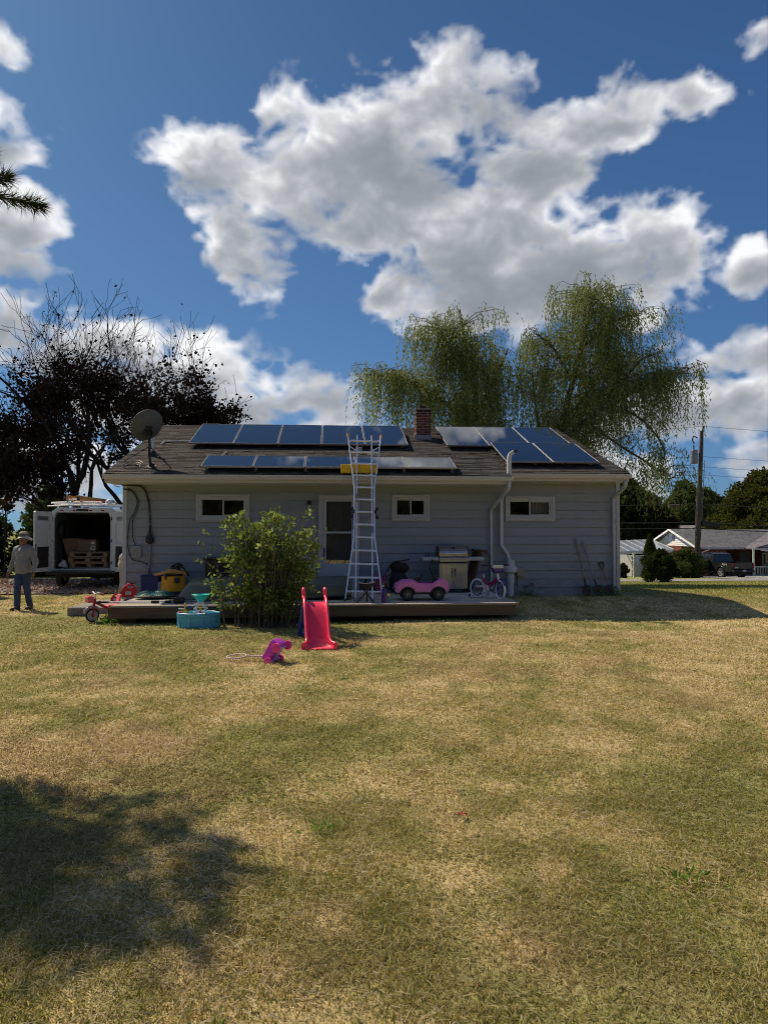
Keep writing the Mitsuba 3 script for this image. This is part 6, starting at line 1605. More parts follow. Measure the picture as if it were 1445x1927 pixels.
def hand_joints(J, B, wrist, elbow, palm_n, side, pre):
    """Palm, four curled fingers of different lengths and a thumb from the side of the palm."""
    d = wrist - elbow; d = d / np.linalg.norm(d); s = np.cross(palm_n, d); s /= np.linalg.norm(s); s = s * side
    pn = np.cross(d, s) * side
    J[pre + 'p0'] = (wrist + d * .035, .026); J[pre + 'p1'] = (wrist + d * .075 + s * .022, .020); J[pre + 'p2'] = (wrist + d * .080 - s * .022, .020)
    B += [(pre + 'w', pre + 'p0'), (pre + 'p0', pre + 'p1'), (pre + 'p0', pre + 'p2'), (pre + 'p1', pre + 'p2')]
    for i, (o, l) in enumerate(((.031, .060), (.011, .070), (-.010, .065), (-.030, .050))):
        a = wrist + d * .085 + s * o; c = .25 + .06 * i
        J[f'{pre}f{i}a'] = (a, .0105); J[f'{pre}f{i}b'] = (a + d * l * .5 - pn * l * c * .3, .0095); J[f'{pre}f{i}c'] = (a + d * l * .85 - pn * l * c * 1.2, .0085)
        B += [(pre + 'p0', f'{pre}f{i}a'), (f'{pre}f{i}a', f'{pre}f{i}b'), (f'{pre}f{i}b', f'{pre}f{i}c')]
    J[pre + 't0'] = (wrist + d * .035 + s * .026, .014); J[pre + 't1'] = (wrist + d * .070 + s * .050 - pn * .012, .0115); J[pre + 't2'] = (wrist + d * .098 + s * .052 - pn * .022, .0095)
    B += [(pre + 'p0', pre + 't0'), (pre + 't0', pre + 't1'), (pre + 't1', pre + 't2')]


def person(name, label, P, pose, shirt, trouser, hat=True, text=False):
    """pose: joint name -> (x, y, z) in the person's own frame, facing -y."""
    q = {a: np.array(b, float) for a, b in pose.items()}
    k = thing(name, label, 'person')
    J, B = {}, []
    rad = dict(pelvis=.135, waist=.125, chest=.145, neck0=.058, neck1=.054, shl=.070, shr=.070, ell=.042, elr=.042, wl=.029, wr=.029, hipl=.088, hipr=.088, knl=.056, knr=.056, anl=.040, anr=.040, tol=.034, tor=.034, hel=.036, her=.036)
    for n_, r in rad.items(): J[n_] = (q[n_], r)
    B += [('pelvis', 'waist'), ('waist', 'chest'), ('chest', 'neck0'), ('neck0', 'neck1'), ('chest', 'shl'), ('chest', 'shr'), ('shl', 'ell'), ('ell', 'wl'), ('shr', 'elr'), ('elr', 'wr'),
          ('pelvis', 'hipl'), ('pelvis', 'hipr'), ('hipl', 'knl'), ('knl', 'anl'), ('hipr', 'knr'), ('knr', 'anr'), ('anl', 'tol'), ('anl', 'hel'), ('hel', 'tol'), ('anr', 'tor'), ('anr', 'her'), ('her', 'tor')]
    hand_joints(J, B, q['wl'], q['ell'], np.array([1.0, 0, 0]), 1, 'l_' if False else 'l')
    hand_joints(J, B, q['wr'], q['elr'], np.array([-1.0, 0, 0]), -1, 'r')
    J['lw'], J['rw'] = J['wl'], J['wr']
    h = q['head']; hr = pose.get('turn', (0,))[0] if False else 0
    HR = rotz(HEAD_TURN[name]); 
    def hp(x, y, z): return h + HR @ np.array([x, y, z])
    for n_, (x, y, z, r) in dict(skull=(0, .015, .055, .080), skull2=(0, .035, .040, .078), brow=(0, -.035, .025, .064), cheekl=(.034, -.040, -.020, .042), cheekr=(-.034, -.040, -.020, .042), jaw=(0, -.038, -.075, .040), chin=(0, -.058, -.098, .022), jawl=(.038, -.005, -.060, .032), jawr=(-.038, -.005, -.060, .032), nose0=(0, -.100, .012, .010), nose1=(0, -.114, -.020, .0145), earl=(.084, .012, -.005, .016), earr=(-.084, .012, -.005, .016), earl2=(.084, .014, -.035, .011), earr2=(-.084, .014, -.035, .011)).items(): J[n_] = (hp(x, y, z), r)
    B += [('skull', 'skull2'), ('skull', 'brow'), ('skull', 'cheekl'), ('skull', 'cheekr'), ('brow', 'cheekl'), ('brow', 'cheekr'), ('cheekl', 'jaw'), ('cheekr', 'jaw'), ('jaw', 'chin'), ('skull2', 'jawl'), ('skull2', 'jawr'), ('jawl', 'jaw'), ('jawr', 'jaw'), ('brow', 'nose0'), ('nose0', 'nose1'), ('skull2', 'neck1'), ('jaw', 'neck1'), ('skull', 'earl'), ('skull', 'earr'), ('earl', 'earl2'), ('earr', 'earr2')]
    t = blob(J, B, .016, 5); t.vertices = P(t.vertices)
    part(k, 'body', MB().tm(t), 'mat_skin', True)
    for s in (-1, 1):
        e = hp(s * .031, -.090, .012)
        eye = part(k, 'eye', MB().tm(m3.Manifold.sphere(.0125, 14).translate(tuple(P(e)))), 'mat_eye_white', True)
        part(eye, 'iris', MB().tm(m3.Manifold.sphere(.0065, 10).translate(tuple(P(hp(s * .031, -.0985, .012))))), 'mat_hair', True)
        part(k, 'eyebrow', MB().tube([P(hp(s * .014, -.101, .034)), P(hp(s * .032, -.098, .038)), P(hp(s * .048, -.084, .032))], [.004, .005, .003], 6), 'mat_hair', True)
    part(k, 'mouth', MB().tube([P(hp(-.026, -.078, -.056)), P(hp(0, -.090, -.054)), P(hp(.026, -.078, -.056))], [.004, .007, .004], 8), 'mat_lip', True)
    part(k, 'hair', MB().tm(m3.Manifold.batch_hull([m3.Manifold.sphere(.088, 18).translate(tuple(hp(0, .03, .055))), m3.Manifold.sphere(.072, 18).translate(tuple(hp(0, .055, -.02)))]).split_by_plane(tuple(HR @ np.array([0, .80, .45])), float((HR @ np.array([0, .80, .45])) @ hp(0, .0, .02)))[0], P), 'mat_hair', True)
    # shirt: the same joints, looser
    S, C = {}, []
    for n_, r in dict(hemc=.155, waist=.160, chest=.168, neck0=.072, shl=.086, shr=.086, ell=.062, elr=.062).items(): S[n_] = (q['pelvis'] + np.array([0, 0, -.02]) if n_ == 'hemc' else q[n_], r)
    S['cufl'] = (q['wl'] * .92 + q['ell'] * .08, .043); S['cufr'] = (q['wr'] * .92 + q['elr'] * .08, .043)
    for s, n_ in ((1, 'l'), (-1, 'r')):
        S['hip' + n_] = (q['pelvis'] + np.array([s * .085, 0, -.03]), .115); S['rib' + n_] = (q['chest'] + np.array([s * .06, 0, -.06]), .125); S['belly' + n_] = (q['waist'] + np.array([s * .06, -.02, 0]), .125)
        C += [('sh' + n_, 'el' + n_), ('el' + n_, 'cuf' + n_), ('chest', 'sh' + n_), ('neck0', 'sh' + n_), ('rib' + n_, 'sh' + n_), ('rib' + n_, 'belly' + n_), ('belly' + n_, 'hip' + n_), ('hip' + n_, 'hemc'), ('rib' + n_, 'chest'), ('belly' + n_, 'waist')]
    C += [('hemc', 'waist'), ('waist', 'chest'), ('chest', 'neck0'), ('hipl', 'hipr'), ('bellyl', 'bellyr'), ('ribl', 'ribr')]
    t = blob(S, C, .022, 6)
    hem = q['pelvis'][2] - .10
    n = t.vertex_normals; f_ = meshkit.fbm(t.vertices * [9, 9, 14], 3, 3) - .5
    t.vertices = t.vertices + n * (f_ * .045)[:, None]
    v = t.vertices.copy(); low = (v[:, 2] < hem) & (np.hypot(v[:, 0] - q['pelvis'][0], v[:, 1] - q['pelvis'][1]) < .27); v[low, 2] = hem + (v[low, 2] - hem) * .08; t.vertices = v
    t.vertices = P(t.vertices)
    sh_ = part(k, 'shirt', MB().tm(t), shirt, True)
    S, C = {}, []
    S['pel'] = (q['pelvis'] + np.array([0, .01, -.02]), .140)
    for n_ in 'lr':
        S['hip' + n_], S['kn' + n_], S['an' + n_] = (q['hip' + n_], .102), (q['kn' + n_], .075), (q['an' + n_] + np.array([0, .0, .015]), .068)
        C += [('pel', 'hip' + n_), ('hip' + n_, 'kn' + n_), ('kn' + n_, 'an' + n_)]
    t = blob(S, C, .022, 6); n = t.vertex_normals; t.vertices = t.vertices + n * ((meshkit.fbm(t.vertices * [8, 8, 11], 3, 7) - .5) * .04)[:, None]
    t.vertices = P(t.vertices); part(k, 'trousers', MB().tm(t), trouser, True)
    for n_ in 'lr':
        t = blob({'a': (q['an' + n_] - np.array([0, 0, .03]), .045), 'h': (q['he' + n_], .044), 't': (q['to' + n_], .042), 'm': ((q['to' + n_] + q['he' + n_]) / 2, .045)}, [('a', 'h'), ('a', 'm'), ('h', 'm'), ('m', 't')], .015, 4)
        t.vertices[:, 2] = np.maximum(t.vertices[:, 2], .004); t.vertices = P(t.vertices); part(k, 'shoe', MB().tm(t), 'mat_shoe', True)
    if hat:
        H = Place(P(hp(0, .012, .072)), R=P.R @ HR @ rotx(.05))
        a = np.linspace(0, 2 * PI, 41)[:-1]; v = []
        for r, z in ((.098, .004), (.135, -.008), (.178, -.028), (.182, -.034), (.135, -.016), (.096, -.004)):
            dz = -.050 * np.abs(np.cos(a)) ** 3 * (r - .098) / .08 + .010 * np.sin(a * 3) * (r - .098) / .08
            v.append(np.stack([r * np.cos(a) * 1.0, r * np.sin(a) * .96, z + dz], -1))
        n_ = 40; i = np.arange(n_); f = []
        for j in range(5): f += [np.stack([j * n_ + i, j * n_ + (i + 1) % n_, (j + 1) * n_ + (i + 1) % n_, (j + 1) * n_ + i], 1)]
        hk = part(k, 'hat', MB().add(H(np.vstack(v)), np.vstack(f)).lathe([(.100, .002), (.099, .05), (.090, .090), (.060, .112), (.0, .118)], 30, P=H), 'mat_hat', 50)
        part(hk, 'band', MB().lathe([(.102, .020), (.103, .022), (.1005, .064), (.099, .066)], 30, P=H), 'mat_hat_band', 40)
        if text: part(k, 'neck_flap', MB().tm(lump([rbox((.015, .05, .10), .006).translate((-.085, .06, -.09)), rbox((.015, .07, .04), .006).translate((-.10, .06, -.16))], .01, 20, 3), Place(P(h), R=P.R @ HR)), 'mat_neck_flap', True)
    if text:
        zc = q['chest'][2] - .005
        part(sh_, 'zip', MB().tube([P((.005, q['chest'][1] - .155, zc - .02)), P((.005, q['chest'][1] - .150, zc + .06)), P((.004, q['chest'][1] - .105, zc + .15))], .005, 6), 'mat_hat_band', True)
        for wd, xo in (('Freedom', -.128), ('Forever', .020)):
            tmx = meshkit.text_mesh(wd, .026, .0012)
            v = np.array(tmx.vertices); sx = .104 / (v[:, 0].max() - v[:, 0].min())
            v = np.stack([v[:, 0] * sx + xo, q['chest'][1] - .1715 - v[:, 2] + .9 * (v[:, 0] * sx + xo) ** 2, v[:, 1] + zc - .015], -1)
            part(sh_, 'lettering', MB().add(P(v), tmx.faces), 'mat_trim')
    return k


HEAD_TURN = {'person': math.radians(22), 'person_001': 0.0}
pose = dict(pelvis=(0, 0, .93), waist=(0, -.01, 1.08), chest=(0, .0, 1.27), neck0=(.0, .01, 1.44), neck1=(.005, -.005, 1.50), head=(.008, -.02, 1.61),
            shl=(.185, .01, 1.385), shr=(-.185, .01, 1.385), ell=(.285, .035, 1.115), elr=(-.290, .03, 1.115), wl=(.315, -.06, .885), wr=(-.345, -.04, .885),
            hipl=(.085, 0, .88), hipr=(-.085, 0, .88), knl=(.080, .02, .48), knr=(-.070, -.10, .49), anl=(.075, .14, .095), anr=(-.075, -.09, .085),
            tol=(.095, .0, .036), hel=(.07, .19, .045), tor=(-.095, -.25, .036), her=(-.07, -.06, .036))
PX, PY = -6.98, 16.95
person('person', 'man in a sun hat, grey long sleeved shirt and blue jeans walking across the lawn', Place((PX, PY, G(PX, PY)), rz=math.radians(-16)), pose, 'mat_shirt_grey', 'mat_jeans', True, True)
pose2 = dict(pelvis=(0, .06, .90), waist=(0, .02, 1.05), chest=(0, -.08, 1.21), neck0=(.0, -.16, 1.35), neck1=(.0, -.19, 1.40), head=(.0, -.24, 1.50),
             shl=(.18, -.10, 1.33), shr=(-.18, -.10, 1.33), ell=(.24, -.22, 1.08), elr=(-.24, -.22, 1.08), wl=(.18, -.42, 1.0), wr=(-.18, -.42, 1.0),
             hipl=(.085, .06, .86), hipr=(-.085, .06, .86), knl=(.09, .02, .47), knr=(-.09, .05, .47), anl=(.09, .08, .085), anr=(-.09, .10, .085),
             tol=(.11, -.09, .036), hel=(.085, .12, .036), tor=(-.11, -.07, .036), her=(-.085, .14, .036))
QX, QY = -5.62, 20.3
person('person', 'person in a cream shirt bending forward at the house corner beside the van, mostly hidden', Place((QX, QY, G(QX, QY)), rz=math.radians(90)), pose2, 'mat_shirt_cream', 'mat_trouser_tan', False)

# ------------------------------------------------------------------ across the road
mat('mat_roof_grey', proc(lambda p, n, uv: mi.Color3f(.115, .115, .13) * (.6 + .8 * noise(p.x * 5, p.y * 5, p.z * 5)) * (.85 + .3 * fbm(p.x * .6, p.y * .6, p.z, 2))), .9, spec=.15)
def far_brick(p, n, uv):
    row = dr.floor(p.z / .075); u = (p.x + p.y) / .215 + .5 * (row - 2 * dr.floor(row / 2))
    return mix((.13, .045, .035), (.21, .08, .06), cell_rand(dr.floor(u), row))
mat('mat_far_brick', proc(far_brick), .9, spec=.15)
mat('mat_white_siding', (.70, .70, .69), .5)
mat('mat_pale_green', (.38, .47, .43), .5)
mat('mat_metal_roof', (.58, .66, .74), .28, .75)
NB = T_(26.4, 60.0); nz = NB[2] - .05
NP0 = Place((NB[0], NB[1], nz))          # the near left corner of the brick house; x along its front, y away
k = thing('brick_house', 'low red brick house with a white gable and pale green porch across the road', 'house')
Ln, Dn, He, Hr = 24.0, 8.4, 2.55, 4.05
part(k, 'wall', MB().box((Ln / 2, Dn / 2 + 1.4, He / 2), (Ln, Dn - 2.8, He), P=NP0).box((1.2, .6, He / 2 - .002), (2.4, 1.18, He - .004), P=NP0), 'mat_far_brick')
gb = sg.Polygon([(-.02, He), (Dn + .02, He), (Dn / 2, Hr - .12)])
gw = part(k, 'gable_wall', MB().prism(gb, .02, .14, 'yz', P=NP0), 'mat_white_siding')
for i in range(8):
    z0 = He + .01 + i * .175; q = sg.box(-.1, z0, Dn + .1, z0 + .168).intersection(gb.buffer(-.02))
    if q.is_empty: continue
    mb = MB().prism(q, .0, .02, 'yz'); v = mb.v[0]; fr = v[:, 0] < .01; v[fr, 0] = -.035 + .03 * (v[fr, 2] - z0) / .168; mb.v[0] = NP0(v); part(gw, 'siding_board', mb, 'mat_white_siding')
part(gw, 'gable_vent', MB().box((-.05, Dn / 2, Hr - .72), (.04, .40, .55), P=NP0), 'mat_rail')
rp = MB()
def nroof(y0, z0, y1, z1, x0, x1, t=.10):
    q = np.array([[x, y, z - d] for x in (x0, x1) for y, z in ((y0, z0), (y1, z1)) for d in (0, t)])
    return NP0(q), fix_out(q, np.array([[0, 4, 6], [0, 6, 2], [1, 3, 7], [1, 7, 5], [0, 1, 5], [0, 5, 4], [2, 6, 7], [2, 7, 3], [0, 2, 3], [0, 3, 1], [4, 5, 7], [4, 7, 6]]))
rp.add(*nroof(-.55, He - .02, Dn / 2, Hr, -.45, Ln)); rp.add(*nroof(Dn + .5, He - .02, Dn / 2, Hr, -.45, Ln))
R2 = part(k, 'roof', rp, 'mat_roof_grey')
# front cross gable over the porch
pg = MB(); xa, xb = 3.7, 13.7; xm = (xa + xb) / 2; zr = Hr - .16
for xe in (xa, xb):
    q = np.array([[xe, -2.0, He - .06], [xe, Dn / 2 - .2, He - .06], [xm, -2.0, zr], [xm, Dn / 2 - .2, zr]]); q2 = np.vstack([q, q - [0, 0, .10]])
    pg.add(NP0(q2), fix_out(q2, np.array([[0, 1, 3], [0, 3, 2], [4, 7, 5], [4, 6, 7], [0, 4, 5], [0, 5, 1], [0, 2, 6], [0, 6, 4], [1, 5, 7], [1, 7, 3], [2, 3, 7], [2, 7, 6]])))
part(k, 'porch_roof', pg, 'mat_roof_grey')
part(k, 'porch_gable', MB().prism(sg.Polygon([(xa + .5, He - .02), (xb - .5, He - .02), (xm, zr - .16)]), -1.85, -1.78, 'xz', P=NP0), 'mat_rail')
part(k, 'fascia', MB().box((2.0, -.58, He - .10), (4.0, .04, .17), P=NP0).box(((xa + xb) / 2, -2.02, He - .13), (xb - xa, .04, .15), P=NP0), 'mat_trim')
for s in (0, 1): part(k, 'rake_board', MB().bar((-.47, -.55, He - .06), (-.47, Dn / 2, Hr - .04), .05, .17, P=NP0) if s == 0 else MB().bar((-.47, Dn + .5, He - .06), (-.47, Dn / 2, Hr - .04), .05, .17, P=NP0), 'mat_white_siding')
for x in (3.75, 5.9, 8.6): part(k, 'porch_post', MB().box((x, -1.8, He / 2 - .05), (.14, .14, He - .1), P=NP0), 'mat_pale_green')
part(k, 'downspout', MB().bar((4.25, -1.95, He - .2), (5.3, -1.88, He - .36), .09, P=NP0).bar((5.3, -1.88, He - .36), (5.3, -1.88, .1), .09, P=NP0), 'mat_white_siding')
part(k, 'downspout', MB().bar((.7, -.55, He - .2), (.2, -.10, He - .5), .09, P=NP0).bar((.2, -.10, He - .5), (.2, -.10, .1), .09, P=NP0), 'mat_white_siding')
rl = MB().box((7.1, -1.8, .95), (6.7, .06, .07), P=NP0).box((7.1, -1.8, .25), (6.7, .06, .06), P=NP0)
for x in np.arange(3.9, 10.4, .14): rl.box((x, -1.8, .60), (.03, .03, .66), P=NP0)
part(k, 'porch_railing', rl, 'mat_pale_green', kind='stuff', label='pale green porch railing')
part(k, 'porch_floor', MB().box((8.5, -.5, .10), (10, 2.9, .18), P=NP0), 'mat_concrete')
part(k, 'front_door', MB().box((4.9, 1.37, 1.1), (.95, .06, 2.05), P=NP0), 'mat_inner_door')
part(k, 'wreath', MB().torus((0, 0, 0), .20, .06, 20, 8, 'y', P=lambda v: NP0(np.asarray(v) + [2.75, -.03 + 1.35, 1.35])), 'mat_leaf_dark', True)
for x in (1.3, 7.0, 9.2):
    w = part(k, 'window', MB().box((x, 1.37 if x > 3 else -.015, 1.45), (1.0, .06, 1.1), P=NP0), 'mat_trim'); part(w, 'pane', MB().box((x, 1.33 if x > 3 else -.05, 1.45), (.84, .02, .94), P=NP0), 'mat_van_glass')
ck = part(k, 'chimney', MB().box((13.2, Dn / 2 + .2, Hr + .22), (.75, .6, .9), P=NP0), 'mat_far_brick'); part(ck, 'chimney_cap', MB().lathe([(.0, 0), (.16, 0), (.16, .25), (.22, .27), (.0, .40)], 14, P=Place(NP0((13.2, Dn / 2 + .2, Hr + .67)))), 'mat_rail', 40)
part(k, 'foundation', MB().box((Ln / 2, Dn / 2 + 1.4, -.3), (Ln, Dn - 2.9, .6), P=NP0), 'mat_concrete')
# low wooden fence piece left of the gable
k = thing('wooden_fence', 'short weathered wooden fence between the cedar and the brick house', 'fence')
Fp = Place(T_(22.3, 58.0))
for i in range(9): part(k, 'board', MB().box((i * .24 - .9, 0, 1.72 - .22 * 0), (.225, .03, .42), b=.004, P=Fp), 'mat_pallet')
part(k, 'rail', MB().box((.06, .04, 1.62), (2.2, .05, .09), P=Fp), 'mat_pallet')
for x in (-.95, 1.07): part(k, 'post', MB().box((x, .06, .95), (.10, .08, 1.95), P=Fp), 'mat_pallet')
# open pavilion with a bright metal roof
k = thing('pavilion', 'open shelter with a bright metal roof on white posts behind the white fence', 'shelter')
Pv = Place(T_(22.5, 64.5), rz=YAW * 0)
q = np.array([[-5.5, -3.0, 2.15], [2.3, -3.0, 2.45], [3.2, 3.2, 3.25], [-5.0, 3.2, 2.95]]); q2 = np.vstack([q, q - [0, 0, .10]])
mr = part(k, 'roof', MB().add(Pv(q2), fix_out(q2, np.array([[0, 1, 2], [0, 2, 3], [4, 6, 5], [4, 7, 6], [0, 4, 5], [0, 5, 1], [1, 5, 6], [1, 6, 2], [2, 6, 7], [2, 7, 3], [3, 7, 4], [3, 4, 0]]))), 'mat_metal_roof')
for i in range(11):
    t = i / 10; a = q[0] * (1 - t) + q[1] * t; b = q[3] * (1 - t) + q[2] * t; part(mr, 'seam', MB().bar(a + [0, 0, .02], b + [0, 0, .02], .05, .04, P=Pv), 'mat_metal_roof')
part(k, 'eave_beam', MB().bar((-5.4, -2.9, 1.98), (2.3, -2.9, 2.28), .10, .20, P=Pv), 'mat_white_siding')
for x, y in ((-5, -2.8), (-2.0, -2.8), (-1.3, -1.2), (1.9, -2.8), (-4.6, 2.9), (2.7, 2.9), (-1, 2.9)): part(k, 'post', MB().box((x, y, 1.02 + (.45 if y > 0 else 0)), (.20, .20, 2.05 + (.9 if y > 0 else 0)), P=Pv), 'mat_white_siding')
# white vinyl fence with a gate
k = thing('vinyl_fence', 'white vinyl privacy fence with a gate seen past the right corner of the house', 'fence')
A0 = T_(17.55, 54.6); Ff = Place(A0)
def vpanel(nm, x0, x1, y0=0.0, y1=0.0):
    a, b = np.array([x0, y0, .08]), np.array([x1, y1, .08]); n_ = max(2, int(np.linalg.norm(b - a) / .22)); kk = part(k, nm, MB().bar(a + [0, 0, 1.60], b + [0, 0, 1.60], .05, .10, P=Ff).bar(a + [0, 0, .06], b + [0, 0, .06], .05, .12, P=Ff), 'mat_white_siding')
    for i in range(n_):
        p, p2 = a + (b - a) * (i + .02) / n_, a + (b - a) * (i + .98) / n_; part(kk, 'board', MB().bar(p + [0, 0, .82], p2 + [0, 0, .82], .03, 1.50, P=Ff, up=(0, 1, 0)) if False else MB().tm(m3.Manifold.batch_hull([rbox((.03, .03, 1.50), .006, 2).translate(tuple(p + [0, 0, .82])), rbox((.03, .03, 1.50), .006, 2).translate(tuple(p2 + [0, 0, .82]))]), Ff), 'mat_white_siding')
vpanel('panel', .14, .85, 3.06, 1.57); vpanel('gate', .92, 1.52, 1.42, .17); vpanel('panel', 1.68, 3.4, .05, .5)
for x, y in ((.10, 3.14), (.885, 1.495), (1.60, 0), (3.5, .55)): part(k, 'post', MB().box((x, y, .92), (.13, .13, 1.84), b=.01, P=Ff).box((x, y, 1.87), (.17, .17, .05), b=.015, P=Ff), 'mat_white_siding')
part(k, 'gate_hinge', MB().box((1.52, .06, 1.55), (.10, .06, .06), P=Ff).box((1.52, .06, .30), (.10, .06, .06), P=Ff).box((.90, 1.38, .95), (.07, .07, .12), P=Ff), 'mat_dark')
# far house behind the ridge
k = thing('far_house', 'small pale house with a dark roof far behind the brick house ridge', 'house')
Hp = Place(T_(38.5, 88, -2.5))
part(k, 'wall', MB().prism([(-3, 0), (3, 0), (3, 2.9), (0, 4.75), (-3, 2.9)], 0, 9, 'xz', P=Hp), 'mat_white_siding')
fr_ = MB()
for s in (-1, 1):
    q = np.array([[s * 3.4, -.4, 2.62], [0, -.4, 4.92], [0, 9.4, 4.92], [s * 3.4, 9.4, 2.62]]); q2 = np.vstack([q, q - [0, 0, .12]]); fr_.add(Hp(q2), fix_out(q2, np.array([[0, 1, 2], [0, 2, 3], [4, 6, 5], [4, 7, 6], [0, 4, 5], [0, 5, 1], [1, 5, 6], [1, 6, 2], [2, 6, 7], [2, 7, 3], [3, 7, 4], [3, 4, 0]])))
part(k, 'roof', fr_.box((5, 5, 3.6), (6, 7, 2.0), P=Hp), 'mat_roof_grey')
for s in (-1, 1): part(k, 'rake_board', MB().bar((s * 3.42, -.43, 2.56), (0, -.43, 4.86), .05, .26, P=Hp), 'mat_white_siding')

# utility pole and its lines
U0 = T_(23.6, 54.0); U1 = T_(24.15, 54.0, 0) ; UH = 11.15; top = np.array([U1[0], U1[1], U0[2] + UH])
def up(t): return U0 + (top - U0) * t
k = thing('utility_pole', 'tall leaning wooden utility pole with a transformer across the road', 'utility pole')
part(k, 'shaft', MB().tube([up(0) - [0, 0, .3], up(.35), up(.7), up(1)], [.205, .185, .165, .135], 14), 'mat_pole_wood', True)
xr, _ = np.array([math.cos(YAW), -math.sin(YAW), 0]), 0
part(k, 'transformer', MB().lathe([(.0, 0), (.24, .0), (.26, .03), (.26, 1.0), (.23, 1.04), (.0, 1.08)], 20, P=Place(up(.775) - xr * .48)), 'mat_rail', 40)
part(k, 'bushing', MB().rod(up(.775) - xr * .50 + [0, 0, 1.05], up(.775) - xr * .50 + [0, 0, 1.40], .05), 'mat_dark')
part(k, 'bracket', MB().bar(up(.80) - xr * .25, up(.80) + xr * .15, .06).bar(up(.84) - xr * .25, up(.84) + xr * .15, .06), 'mat_rail')
part(k, 'top_insulator', MB().rod(up(.985), up(1.0) + xr * .12 + [0, 0, .28], .05).tm(m3.Manifold.sphere(.09, 12).translate(tuple(up(1.0) + xr * .13 + [0, 0, .30]))), 'mat_dark')
part(k, 'cutout', MB().tube(spline([up(.95) - xr * .30, up(.955) - xr * .62 + [0, 0, .1], up(.93) - xr * .66, up(.915) - xr * .5], 10), .045, 6).tube([up(.93) - xr * .6, up(.775) - xr * .50 + [0, 0, 1.4]], .012, 4), 'mat_dark', True)
part(k, 'meter_strap', MB().rod(up(.115), up(.135), .215), 'mat_rail', 40)
part(k, 'ground_conduit', MB().rod(up(.0) - xr * .21, up(.62) - xr * .19, .03), 'mat_rail', 40)
part(k, 'side_rod', MB().rod(up(.25) + xr * .22, up(.80) + xr * .30, .025), 'mat_rail', 40)
mat('mat_wire', (.03, .03, .032), .6)
def wire(a, b, sag, r, label, n=26):
    t = np.linspace(0, 1, n)[:, None]; p = a * (1 - t) + b * t; p[:, 2] -= sag * 4 * (t * (1 - t))[:, 0]
    solo('power_line', MB().tube(p, r, 5), 'mat_wire', label, 'wire', smooth=True)
LEFTP, RIGHTP = T_(-26, 74, 0), T_(62, 46, 0)
for z, zl, zr_, r, lab in ((1.005, 9.3, 6.4, .014, 'topmost'), (.825, 7.9, 4.8, .013, 'second highest'), (.755, 7.3, 4.2, .013, 'third highest'), (.70, 6.9, 3.8, .013, 'fourth highest')):
    a = up(z) + (np.array([0, 0, .3]) if z > 1 else 0)
    wire(a, np.array([LEFTP[0], LEFTP[1], zl]), .55, r, f'{lab} thin power line running left from the utility pole')
    wire(a, np.array([RIGHTP[0], RIGHTP[1], zr_]), .35, r, f'{lab} thin power line running right from the utility pole')
for z, zl, zr_, lab in ((.50, 5.2, 2.6, 'upper thick'), (.375, 3.9, 1.6, 'middle thick'), (.335, 3.4, 1.2, 'lowest thick')):
    a = up(z); wire(a, np.array([LEFTP[0], LEFTP[1], zl]), .5, .035, f'{lab} cable running left from the utility pole'); wire(a, np.array([RIGHTP[0], RIGHTP[1], zr_]), .4, .035, f'{lab} cable running right from the utility pole')
solo('cable_splice', MB().tube([up(.485) - xr * 2.3, up(.483) - xr * 1.5], .17, 12), 'mat_pole_wood', 'brown splice case hanging on the cable left of the pole', 'splice case', smooth=40)
solo('cable_case', MB().box(up(.365) + xr * .95 + [0, 0, -.03], (1.5, .25, .42), R=roty(.12), b=.06), 'mat_dark', 'dark case hanging on the cable right of the pole', 'cable case')
wire(T_(-24, 60, 12.0), np.array([HX0 - .1, WY - .02, 2.66]), 1.6, .016, 'service wire sagging from the upper left to the left corner of the house')
wire(T_(-26, 62, 9.5), T_(-9, 40, 4.6), .7, .02, 'thin wire sagging across the sky under the maple')

# the parked truck
mat('mat_truck', (.010, .012, .012), .25, spec=.4, clearcoat=.5)
mat('mat_chrome', (.70, .70, .70), .2, .95)
TR = T_(25.9, 55.6)
TPl = Place((TR[0], TR[1], TR[2] + .04), rz=math.radians(9))     # nose towards +y of its own frame
k = thing('pickup_truck', 'black pickup truck parked on the driveway of the brick house', 'truck')
half_w = .96
low = sg.Polygon([(-2.75, .55), (2.70, .50), (2.82, .70), (2.80, 1.0), (2.55, 1.12), (1.35, 1.20), (-2.80, 1.20), (-2.82, .80)]).buffer(-.06).buffer(.06)
for cy in (-1.62, 1.82): low = low.difference(sg.Point(cy, .40).buffer(.50, 20))
bed = sg.box(-2.70, .72, -.78, 1.4)
part(k, 'body', MB().prism(low, -half_w, -half_w + .10, 'yz', P=TPl).prism(low, half_w - .10, half_w, 'yz', P=TPl)
     .prism(low.difference(bed), -half_w + .1001, half_w - .1001, 'yz', P=TPl), 'mat_truck')
cabp = sg.Polygon([(-.74, 1.19), (1.42, 1.19), (.72, 1.80), (.35, 1.87), (-.35, 1.87), (-.62, 1.80)])
CBv = []
mb = MB().prism([(y, z) for y, z in cabp.exterior.coords], -1, 1, 'yz'); v = mb.v[0]; v[:, 0] *= np.where(v[:, 2] > 1.5, .76, .93); mb.v[0] = TPl(v)
part(k, 'cab', mb, 'mat_truck')
part(k, 'rear_window', MB().add(TPl(np.array([[-.68, -.725, 1.28], [.68, -.725, 1.28], [.62, -.635, 1.74], [-.62, -.635, 1.74]])), [[0, 1, 2, 3]]), 'mat_van_glass')
part(k, 'windscreen', MB().add(TPl(np.array([[-.80, 1.36, 1.255], [.80, 1.36, 1.255], [.66, .80, 1.745], [-.66, .80, 1.745]])), [[0, 1, 2, 3]]), 'mat_van_glass')
